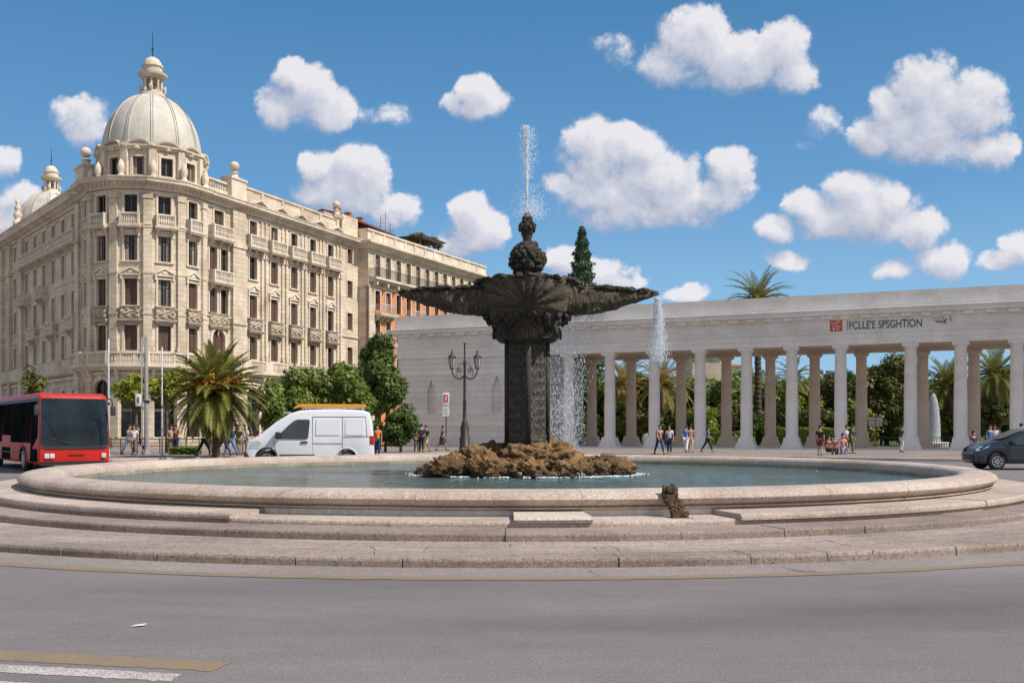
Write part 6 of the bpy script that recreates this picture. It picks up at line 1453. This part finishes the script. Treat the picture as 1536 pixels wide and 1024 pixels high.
# --- dark blue grey car at the right edge
car = root('parked_car', 'dark grey-blue hatchback with alloy wheels cut off by the right edge', 'car', (X(1453, 41), 41, 0), R(180-4))
ct = lambda z: 1-.14*max(0, z-.85)**1.1
ol = [(-.02, .42), (.0, .62), (-.12, .86), (-.42, 1.02), (-1.0, 1.20), (-1.75, 1.52), (-2.2, 1.66), (-2.9, 1.68), (-3.7, 1.62), (-4.1, 1.35), (-4.28, 1.0), (-4.32, .5), (-4.2, .25)]
ol += arch(-3.45, .37, .25)[::-1] + arch(-.78, .37, .25)[::-1] + [(-.1, .25)]
o = extrude(ol, .90, .1).build('body', M['carblue'], car); finish_body(o, .12, ct)
for sd_ in (-1, 1):
    for poly in ([(-1.05, 1.03), (-1.80, 1.42), (-2.20, 1.52), (-2.28, 1.52), (-2.28, 1.02)], [(-2.36, 1.02), (-2.36, 1.53), (-3.2, 1.50), (-3.3, 1.02)], [(-3.38, 1.02), (-3.3, 1.48), (-3.7, 1.40), (-3.95, 1.08)]):
        side_panel(poly, sd_, .90, ct, .012).build('side_window', M['carglass'], car)
    for pts in ([(-1.15, 1.0), (-1.2, .35)], [(-2.32, 1.5), (-2.32, .32)], [(-3.3, 1.0), (-3.15, .6)], [(-.5, .92), (-4.1, .90)]): strip(pts, sd_, .9, ct, .008, .003).build('door_seam', M['plastic'], car)
    for x in (-2.1, -3.05): side_panel([(x, .86), (x, .90), (x-.2, .90), (x-.2, .86)], sd_, .9, ct, .03).build('door_handle', M['carblue'], car)
    for x in (-.78, -3.45): wheel(car, x, sd_*.79, .34, .21, sd_, 7)
    m_ = MB(); m_.add([(x, sd_*y, z) for x, y, z in ((-.02, .62, .80), (-.03, .86, .74), (-.42, .93, .90), (-.52, .88, .99), (-.2, .68, .92))], [(0, 1, 2, 3, 4)]); m_.v = [(x+.015, y*1.0, z+.012) for x, y, z in m_.v]; m_.build('headlight', M['lampglass'], car)
    m_ = MB(); m_.box(-1.45, -1.28, *sorted((sd_*.92, sd_*1.08)), 1.02, 1.16); bevel(m_.build('wing_mirror', M['carblue'], car), .03)
    m_ = MB(); m_.tube([(-2.2, sd_*.62, 1.70), (-3.7, sd_*.60, 1.66)], .02, 5); m_.build('roof_rail', M['steel'], car)
m_ = MB(); m_.add([(-1.02, -.72, 1.23), (-1.02, .72, 1.23), (-1.98, .62, 1.61), (-1.98, -.62, 1.61)], [(0, 1, 2, 3)]); m_.v = [(x+.02, y, z+.03) for x, y, z in m_.v]; m_.build('windscreen', M['carglass'], car)
m_ = MB(); m_.box(-.1, .03, -.5, .5, .40, .62); bevel(m_.build('grille', M['plastic'], car), .02)

# ------------------------------------------------------------------ street furniture
lamp = root('street_lamp', 'ornate iron lamp post with two hanging lanterns, standing left of the fountain shaft', 'street lamp', at(697, 72))
m_ = MB(); m_.lathe([(.0, 0), (.40, 0), (.40, .25), (.34, .3), (.36, .9), (.28, 1.0), (.30, 1.7), (.22, 1.85), (.24, 2.0), (.13, 2.15), (.11, 3.5), (.14, 3.55), (.10, 3.65), (.085, 6.3), (.12, 6.4), (.06, 6.5), (.05, 7.6), (.09, 7.68), (.03, 7.8), (.0, 7.85)], 16, f=lambda a, j: 1+.04*math.cos(a*8)); m_.build('post', M['lampiron'], lamp, smooth=True)
m_ = MB(); m_.tube([(-.22, 0, 7.72), (.22, 0, 7.72)], .02, 5); m_.build('crossbar', M['lampiron'], lamp)
for s in (-1, 1):
    m_ = MB(); m_.tube([(s*x, 0, z) for x, z in ((.05, 5.35), (.35, 5.15), (.68, 5.25), (.88, 5.55), (.92, 5.85))], [.06, .055, .055, .05, .04], 6)
    m_.tube([(s*(.38+.20*math.cos(q/10*2*PI)*(1-q/16)), 0, 5.75+.22*math.sin(q/10*2*PI)*(1-q/16)) for q in range(14)], .04, 5)
    m_.tube([(s*x, 0, z) for x, z in ((.06, 6.2), (.25, 6.3), (.5, 6.0), (.62, 5.6), (.5, 5.3))], .025, 5); m_.build('arm', M['lampiron'], lamp)
    t = root_part('lantern', lamp, (s*.92, 0, 5.85)); m_ = MB(); m_.lathe([(.13, .08), (.25, .85), (.0, .86)], 6); m_.build('lantern_glass', M['lanternglass'], t)
    m_ = MB(); m_.lathe([(0, 0), (.06, .0), (.15, .06), (.15, .1), (.05, .1)], 8); m_.lathe([(.30, .84), (.30, .90), (.22, 1.0), (.10, 1.12), (.05, 1.2), (.09, 1.26), (.04, 1.4), (0, 1.5)], 8)
    for k in range(6): a = k*PI/3; m_.tube([(.14*math.cos(a), .14*math.sin(a), .08), (.265*math.cos(a), .265*math.sin(a), .86)], .018, 4)
    m_.build('lantern_frame', M['lampiron'], t)
sg = root('bus_stop_sign', 'thin pole with red square sign above a white notice, beside the iron lamp post', 'sign', at(669, 74)); m_ = MB(); m_.tube([(0, 0, 0), (0, 0, 4.2)], .04, 6); m_.build('pole', M['lampiron'], sg)
m_ = MB(); m_.box(-.24, .24, -.06, -.03, 3.3, 4.25); bevel(m_.build('sign_board', M['signwhite'], sg), .01); m_ = MB(); m_.box(-.17, .17, -.075, -.062, 3.55, 4.1); m_.build('red_field', M['signred'], sg)
m_ = MB(); m_.box(-.05, .05, -.085, -.077, 3.65, 4.0); m_.box(.0, .10, -.085, -.077, 3.9, 4.0); m_.build('white_mark', M['signwhite'], sg)
m_ = MB(); m_.box(-.24, .24, -.06, -.03, 2.5, 3.22); m_.build('notice', M['signwhite'], sg); m_ = MB()
for i in range(5): m_.box(-.17, .12+.02*(i % 2), -.066, -.061, 2.62+.11*i, 2.65+.11*i)
m_.build('notice_lines', M['letter'], sg)
def polef(label, px, d, h, r, mat, name='flagpole', cat='pole'):
    t = root(name, label, cat, at(px, d), 0, 'slim white poles' if name == 'flagpole' else None); m_ = MB(); m_.lathe([(r*1.8, 0), (r*1.8, .12), (r*1.1, .2), (r, .5), (r*.8, h), (0, h+.05)], 12); m_.build('pole', mat, t, smooth=True)
    m_ = MB(); m_.lathe([(r*1.35, h*.44), (r*1.35, h*.46)], 10); m_.build('collar', M['iron'], t); return t
polef('slim white pole rising beside the front of the red bus', 163, 56, 6.55, .05, M['steel']); polef('slim white pole between the two small street trees', 243, 57, 6.2, .05, M['steel'])
t = polef('thick grey utility pole carrying a white box sign before the domed building', 219.5, 60, 7.1, .13, M['greypole'], 'utility_pole')
m_ = MB(); m_.tube([(-.27, 0, 0), (-.27, 0, 7.0)], .05, 8); m_.build('conduit', M['steel'], t)
m_ = MB(); m_.box(-.62, -.30, -.12, .12, 2.9, 3.65); bevel(m_.build('box_sign', M['signwhite'], t), .03); m_ = MB(); m_.box(-.52, -.40, -.128, -.121, 3.1, 3.45); m_.build('mark', M['letter'], t)
t = root('wall_sign', 'pale blue rectangular sign fixed between the arched windows of the domed building', 'sign', (X(235, 79.6), 79.2, 4.2)); m_ = MB(); m_.box(-.45, .45, -.04, .04, 0, 1.3); m_.build('sign_panel', M['signblue'], t)
m_ = MB(); m_.box(-.5, .5, -.05, .05, -.06, 0.0); m_.box(-.5, .5, -.05, .05, 1.3, 1.36); m_.box(-.03, .03, .04, .9, .5, .6); m_.build('sign_frame', M['whiteframe'], t)
t = root('park_sign', 'white lattice notice board on a post in the widest gap of the portico', 'sign', at(1313, 82, .2)); m_ = MB(); m_.tube([(0, 0, 0), (0, 0, 2.7)], .07, 6); m_.build('post', M['terracotta'], t)
m_ = MB()
for i in range(9): m_.box(-.52+.13*i-.035, -.52+.13*i+.035, -.05, -.02, 1.75, 2.45)
for z in (1.78, 2.08, 2.38): m_.box(-.56, .56, -.07, -.05, z-.03, z+.03)
m_.build('board', M['signwhite'], t)
# low railing on the pavement left of the palm
t = root('pavement_railing', 'low dark railing along the pavement before the domed building', 'railing', at(230, 61)); m_ = MB()
for i in range(14): m_.tube([(-5.2+.8*i, 0, 0), (-5.2+.8*i, 0, .95)], .03, 5)
m_.build('railing_post', M['iron'], t); m_ = MB(); m_.tube([(-5.2, 0, .93), (5.2, 0, .93)], .03, 5); m_.tube([(-5.2, 0, .5), (5.2, 0, .5)], .02, 5); m_.build('rail', M['iron'], t)
# ------------------------------------------------------------------ people
def skin_mesh(name, nodes, edges, rootk, sub=1):
    """nodes: {key: ((x,y,z), r)}; one continuous surface grown round the skeleton"""
    ks = list(nodes); ix = {k: i for i, k in enumerate(ks)}; me = bpy.data.meshes.new(name)
    me.from_pydata([nodes[k][0] for k in ks], [(ix[a], ix[b]) for a, b in edges], []); o = bpy.data.objects.new(name, me); col.objects.link(o)
    md = o.modifiers.new('s', 'SKIN'); md.use_smooth_shade = True
    for i, k in enumerate(ks):
        r = nodes[k][1]; r = r if isinstance(r, tuple) else (r, r); me.skin_vertices[0].data[i].radius = r; me.skin_vertices[0].data[i].use_root = (k == rootk)
    sb_ = o.modifiers.new('u', 'SUBSURF'); sb_.levels = sub; sb_.render_levels = sub
    dg = bpy.context.evaluated_depsgraph_get(); dg.update(); r_ = bpy.data.meshes.new_from_object(o.evaluated_get(dg)); r_.name = name
    bpy.data.objects.remove(o); bpy.data.meshes.remove(me); return r_
def person_meshes(pose):
    P = {}; V = Vector
    def lerp(a, b, t): return a+(b-a)*t
    sit = pose.startswith('sit'); base = .50 if sit else .93
    hip = V((0, 0, base)); lean = .06 if pose == 'walk' else (.16 if pose == 'lean' else 0.0)
    chest = hip+V((0, -lean*.7, .36)); neck = hip+V((0, -lean, .55)); head = neck+V((0, -.03, .10))
    J = dict(hip=(hip, .115), waist=(lerp(hip, chest, .45), (.125, .10)), chest=(chest, (.15, .11)), collar=(neck-V((0, 0, .05)), (.10, .085)), neck=(neck, .055), jaw=(head, (.07, .078)), skull=(head+V((0, .01, .10)), (.082, .095)), crown=(head+V((0, .01, .175)), (.055, .065)), nose=(head+V((0, -.098, .045)), .014))
    E = [('hip', 'waist'), ('waist', 'chest'), ('chest', 'collar'), ('collar', 'neck'), ('neck', 'jaw'), ('jaw', 'skull'), ('skull', 'crown'), ('jaw', 'nose')]
    for s, k in ((-1, 'r'), (1, 'l')):
        f = {'walk': s*.30, 'stand': s*.03, 'lean': s*.1}.get(pose, 0)
        hp = hip+V((s*.095, 0, -.04))
        if sit: kn = hp+V((s*.06, -.44, .02)); an = kn+V((0, -.03, -.42)); toe = an+V((0, -.16, -.035))
        else: kn = hp+V((0, -f*.75-.02, -.42)); an = hp+V((s*.01, -f*1.15+(.12 if f < 0 else 0), -.83+(.03 if f < 0 else 0))); toe = an+V((0, -.17, -.045))
        sh = neck+V((s*.175, .01, -.075)); a = f*-.7
        if sit: el = sh+V((s*.06, -.10, -.27)); wr = el+V((-s*.05, -.20, -.08))
        elif pose == 'phone' and s > 0: el = sh+V((s*.06, -.04, -.28)); wr = el+V((-s*.05, -.2, .16))
        elif pose == 'walk': el = sh+V((s*.05, -a*.45+.03, -.27)); wr = el+V((0, -a*.6-.10, -.22))
        else: el = sh+V((s*.06, .02, -.28)); wr = el+V((s*.0, -.06, -.25))
        hd = wr+(wr-el).normalized()*.05; dn = (wr-el).normalized(); J.update({k+'hip': (hp, .095), k+'knee': (kn, .060), k+'calf': (lerp(kn, an, .3), .058), k+'ank': (an, .038), k+'toe': (toe, (.042, .03)),
          k+'sh': (sh, .058), k+'el': (el, .040), k+'wr': (wr, .026), k+'palm': (hd, (.036, .018))})
        E += [('hip', k+'hip'), (k+'hip', k+'knee'), (k+'knee', k+'calf'), (k+'calf', k+'ank'), (k+'ank', k+'toe'), ('collar', k+'sh'), (k+'sh', k+'el'), (k+'el', k+'wr'), (k+'wr', k+'palm')]
        for q in range(4):
            off = V((0, (q-1.5)*.019, 0)); l = (.062, .075, .07, .055)[q]; p1 = hd+off+dn*.035; p2 = p1+dn*l*.55; p3 = p2+(dn+V((-s*.5, -.1, 0))).normalized()*l*.45
            J.update({f'{k}f{q}a': (p1, .010), f'{k}f{q}b': (p2, .009), f'{k}f{q}c': (p3, .008)}); E += [(k+'palm', f'{k}f{q}a'), (f'{k}f{q}a', f'{k}f{q}b'), (f'{k}f{q}b', f'{k}f{q}c')]
        th = hd+V((-s*.005, -.038, 0)); th2 = th+(dn*.6+V((0, -.8, 0))).normalized()*.035; J.update({k+'t1': (th, .012), k+'t2': (th2, .009)}); E += [(k+'palm', k+'t1'), (k+'t1', k+'t2')]
    body = skin_mesh('body', J, E, 'hip')
    def sub(keys, edges, grow, rk, name, over={}):
        N_ = {}
        for q in keys: p, r = J[q]; r = r if isinstance(r, tuple) else (r, r); N_[q] = (p, tuple(x+grow for x in r))
        N_.update(over); return skin_mesh(name, N_, edges, rk)
    half = {s+'mid': (lerp(J[s+'sh'][0], J[s+'el'][0], .75), (.062, .062)) for s in 'rl'}
    sk = ['hip', 'waist', 'chest', 'collar', 'rsh', 'lsh']; shirt = sub(sk, [('hip', 'waist'), ('waist', 'chest'), ('chest', 'collar'), ('collar', 'rsh'), ('collar', 'lsh'), ('rsh', 'rmid'), ('lsh', 'lmid')], .018, 'hip', 'shirt', half)
    ends = {s+'cuff': (lerp(J[s+'knee'][0], J[s+'ank'][0], .88), (.058, .058)) for s in 'rl'}
    tk = ['hip', 'rhip', 'lhip', 'rknee', 'lknee']; trousers = sub(tk, [('hip', 'rhip'), ('hip', 'lhip'), ('rhip', 'rknee'), ('lhip', 'lknee'), ('rknee', 'rcuff'), ('lknee', 'lcuff')], .022, 'hip', 'trousers', ends)
    hs_ = {s+'cuff': (lerp(J[s+'hip'][0], J[s+'knee'][0], .85), (.088, .088)) for s in 'rl'}
    shorts = sub(['hip', 'rhip', 'lhip'], [('hip', 'rhip'), ('hip', 'lhip'), ('rhip', 'rcuff'), ('lhip', 'lcuff')], .024, 'hip', 'shorts', hs_)
    m_ = MB(); hc = J['skull'][0]; lump(m_, (hc.x, hc.y+.018, hc.z+.035), (.096, .105, .10), 3, .10, 3); o = m_.build('hair', M['dark'], smooth=True); hair = o.data; bpy.data.objects.remove(o)
    m_ = MB(); lump(m_, (hc.x, hc.y+.045, hc.z-.07), (.085, .06, .16), 5, .1, 2); m_.v += []; o = m_.build('long_hair', M['dark'], smooth=True); lh = o.data; bpy.data.objects.remove(o)
    m_ = MB()
    for s in 'rl':
        a_, t_ = J[s+'ank'][0], J[s+'toe'][0]; c = (a_+t_)/2; lump(m_, (c.x, c.y+.02, c.z-.015), (.052, .135, .048), 2, .05, 2)
    o = m_.build('shoes', M['plastic'], smooth=True); shoes = o.data; bpy.data.objects.remove(o)
    m_ = MB(); c = J['chest'][0]; m_.box(c.x-.14, c.x+.14, c.y+.12, c.y+.27, c.z-.26, c.z+.14); o = m_.build('backpack', M['dark']); bevel(o, .05); bag = o.data; bpy.data.objects.remove(o)
    skirt = None
    m_ = MB(); hz_ = hip.z; m_.lathe([(.13, hz_+.12), (.17, hz_-.05), (.22, hz_-.30), (.26, hz_-.52 if not sit else hz_-.4)], 16, f=lambda a, j: 1+.05*math.cos(a*7)*(j > 0)); o = m_.build('skirt', M['dark'], smooth=True)
    if sit: o.data.transform(Matrix.Translation((0, -.18, 0)))
    skirt = o.data; bpy.data.objects.remove(o)
    return dict(body=body, shirt=shirt, trousers=trousers, shorts=shorts, hair=hair, long_hair=lh, shoes=shoes, backpack=bag, skirt=skirt)
PM = {k: person_meshes(k) for k in ('stand', 'walk', 'sit', 'phone')}
CM = {}
def cloth(c):
    if c not in CM: CM[c] = plain('cloth_%s' % len(CM), c, .85, vs=12, var=.2)
    return CM[c]
SKIN = [plain('skin_tan', (.42, .24, .15), .6), plain('skin_pale', (.55, .35, .25), .6), plain('skin_brown', (.20, .11, .07), .6)]
WH, NV, BL_, RD, GY, BK, KH, LB, OR, GN, BE, PK = (.6, .6, .6), (.025, .035, .09), (.06, .17, .45), (.35, .03, .03), (.2, .2, .2), (.02, .02, .022), (.22, .17, .10), (.22, .38, .58), (.65, .20, .02), (.08, .16, .06), (.45, .36, .26), (.5, .22, .22)
def person(label, px, d, pose, top, low, wear='trousers', face=0, h=1.0, hair=(.03, .02, .015), skin=0, extra=(), z=.14, long=False):
    t = root('person', label, 'person', at(px, d, z), R(face), 'people on foot around the square'); t.scale = (h, h, h); pm = PM[pose]
    def put(nm, c):
        o = link(nm, pm[nm], t); o.data.materials.append(M['dark']) if not o.data.materials else None
        o.material_slots[0].link = 'OBJECT'; o.material_slots[0].material = c; return o
    put('body', SKIN[skin]); put('shirt', cloth(top)); put(wear, cloth(low)); put('hair', cloth(hair)); put('shoes', cloth(BK))
    if long: put('long_hair', cloth(hair))
    for e in extra: put(e, cloth(NV))
    return t
person('person in a grey top and light jeans, leftmost of the trio under the arch', 193, 60, 'walk', GY, LB, face=70)
person('person in a white shirt and tan trousers, middle of the trio under the arched window', 201, 59.5, 'stand', WH, KH, face=10, hair=(.05, .03, .02))
person('person in a dark top and navy trousers, right of the trio under the arched window', 209, 60, 'walk', NV, NV, face=-60)
person('person in a beige top standing just right of the slim white pole', 257, 62, 'stand', BE, KH, face=20)
person('person in a dark red top and jeans right of the slim white pole', 264, 62, 'phone', RD, NV, face=-20, long=True)
person('person in a navy jacket left of the palm trunk under its fronds', 306, 57, 'walk', NV, BK, face=90)
person('person in a red top close to the left side of the palm trunk', 316, 59, 'stand', RD, KH, face=0)
person('person in a white top and dark trousers just right of the palm trunk', 335, 58, 'walk', WH, NV, face=-90)
person('person in a light blue outfit with a backpack between the palm and the van', 346, 58.5, 'walk', LB, BL_, face=-110, extra=('backpack',))
person('person in a dark top and brown shorts, second from the nose of the white van', 358, 59, 'stand', BK, KH, 'shorts', face=30)
person('person in a white top holding a phone near the nose of the white van', 367, 60, 'phone', WH, GY, face=10)
person('person in a red jacket close behind the bonnet of the white van', 384, 61, 'walk', RD, NV, face=80)
person('person in a bright orange vest just behind the rear of the white van', 566, 57, 'stand', OR, NV, face=0)
person('person in an orange and brown outfit, leftmost of the group by the white wall', 625, 67, 'stand', (.4, .16, .06), KH, face=20)
person('person in a black jacket with a backpack, middle of the group by the white wall', 632, 66.5, 'stand', BK, BK, face=180, extra=('backpack',), h=1.05)
person('person in a dark top and pale shorts, right of the group by the white wall', 640, 67, 'walk', NV, BE, 'shorts', face=-40)
person('person in a dark dress with long hair walking past the bus stop sign', 663, 72, 'walk', (.10, .03, .04), BK, 'skirt', face=90, long=True, hair=(.12, .04, .02))
person('person in a brown top and jeans with a backpack on the plaza', 989, 61, 'walk', (.35, .22, .16), NV, face=20, extra=('backpack',))
person('person in a white top and blue jeans, right of the pair on the plaza', 1004, 61, 'stand', WH, NV, face=-20, long=True)
person('person in a bright blue top and white trousers walking on the plaza', 1029, 65.5, 'walk', BL_, WH, face=160)
person('person in an orange brown top beside the one in bright blue', 1036, 66, 'walk', (.45, .20, .08), BE, 'shorts', face=170)
person('person in a blue top and black trousers striding alone beside a column base', 1061, 67, 'walk', BL_, BK, face=80, h=.95)
person('person in a black top and dark red shorts standing before the lettering columns', 1230, 57, 'stand', BK, (.15, .03, .03), 'shorts', face=150, h=.98)
person('person in a dark red top sitting on the ground beside the standing one in black', 1243, 60, 'sit', (.2, .04, .04), BK, face=30, z=-.02, h=.95)
person('person in a red patterned top sitting second from the standing one in black', 1251, 61, 'sit', (.28, .07, .05), (.12, .03, .03), face=-10, z=-.02, h=.95)
person('person in a light blue skirt sitting on the plaza step', 1264, 60.5, 'sit', PK, LB, 'skirt', face=0, z=-.02, long=True, h=1.05)
person('person in a white top with black hair standing behind the sitting one in blue', 1270, 63, 'stand', WH, (.3, .1, .05), face=40)
person('person in a navy top leaning towards a column right of the sitting group', 1279, 63, 'phone', NV, GN, face=60)
person('person in a navy top and light trousers against the column right of the widest gap', 1353, 66, 'stand', NV, WH, face=90)
person('person in a dark top sitting by the column base behind the nose of the car', 1460, 58, 'sit', NV, BK, face=20, z=.2, long=True)
person('person in a bright blue top in the gap above the roof of the car', 1485, 62, 'stand', BL_, GN, face=10)
person('person in a white top beside the one in blue above the car', 1492, 63, 'stand', WH, GY, face=-10)
person('person in an orange top with black hair at the right edge above the car', 1532, 50, 'stand', OR, BK, face=0)
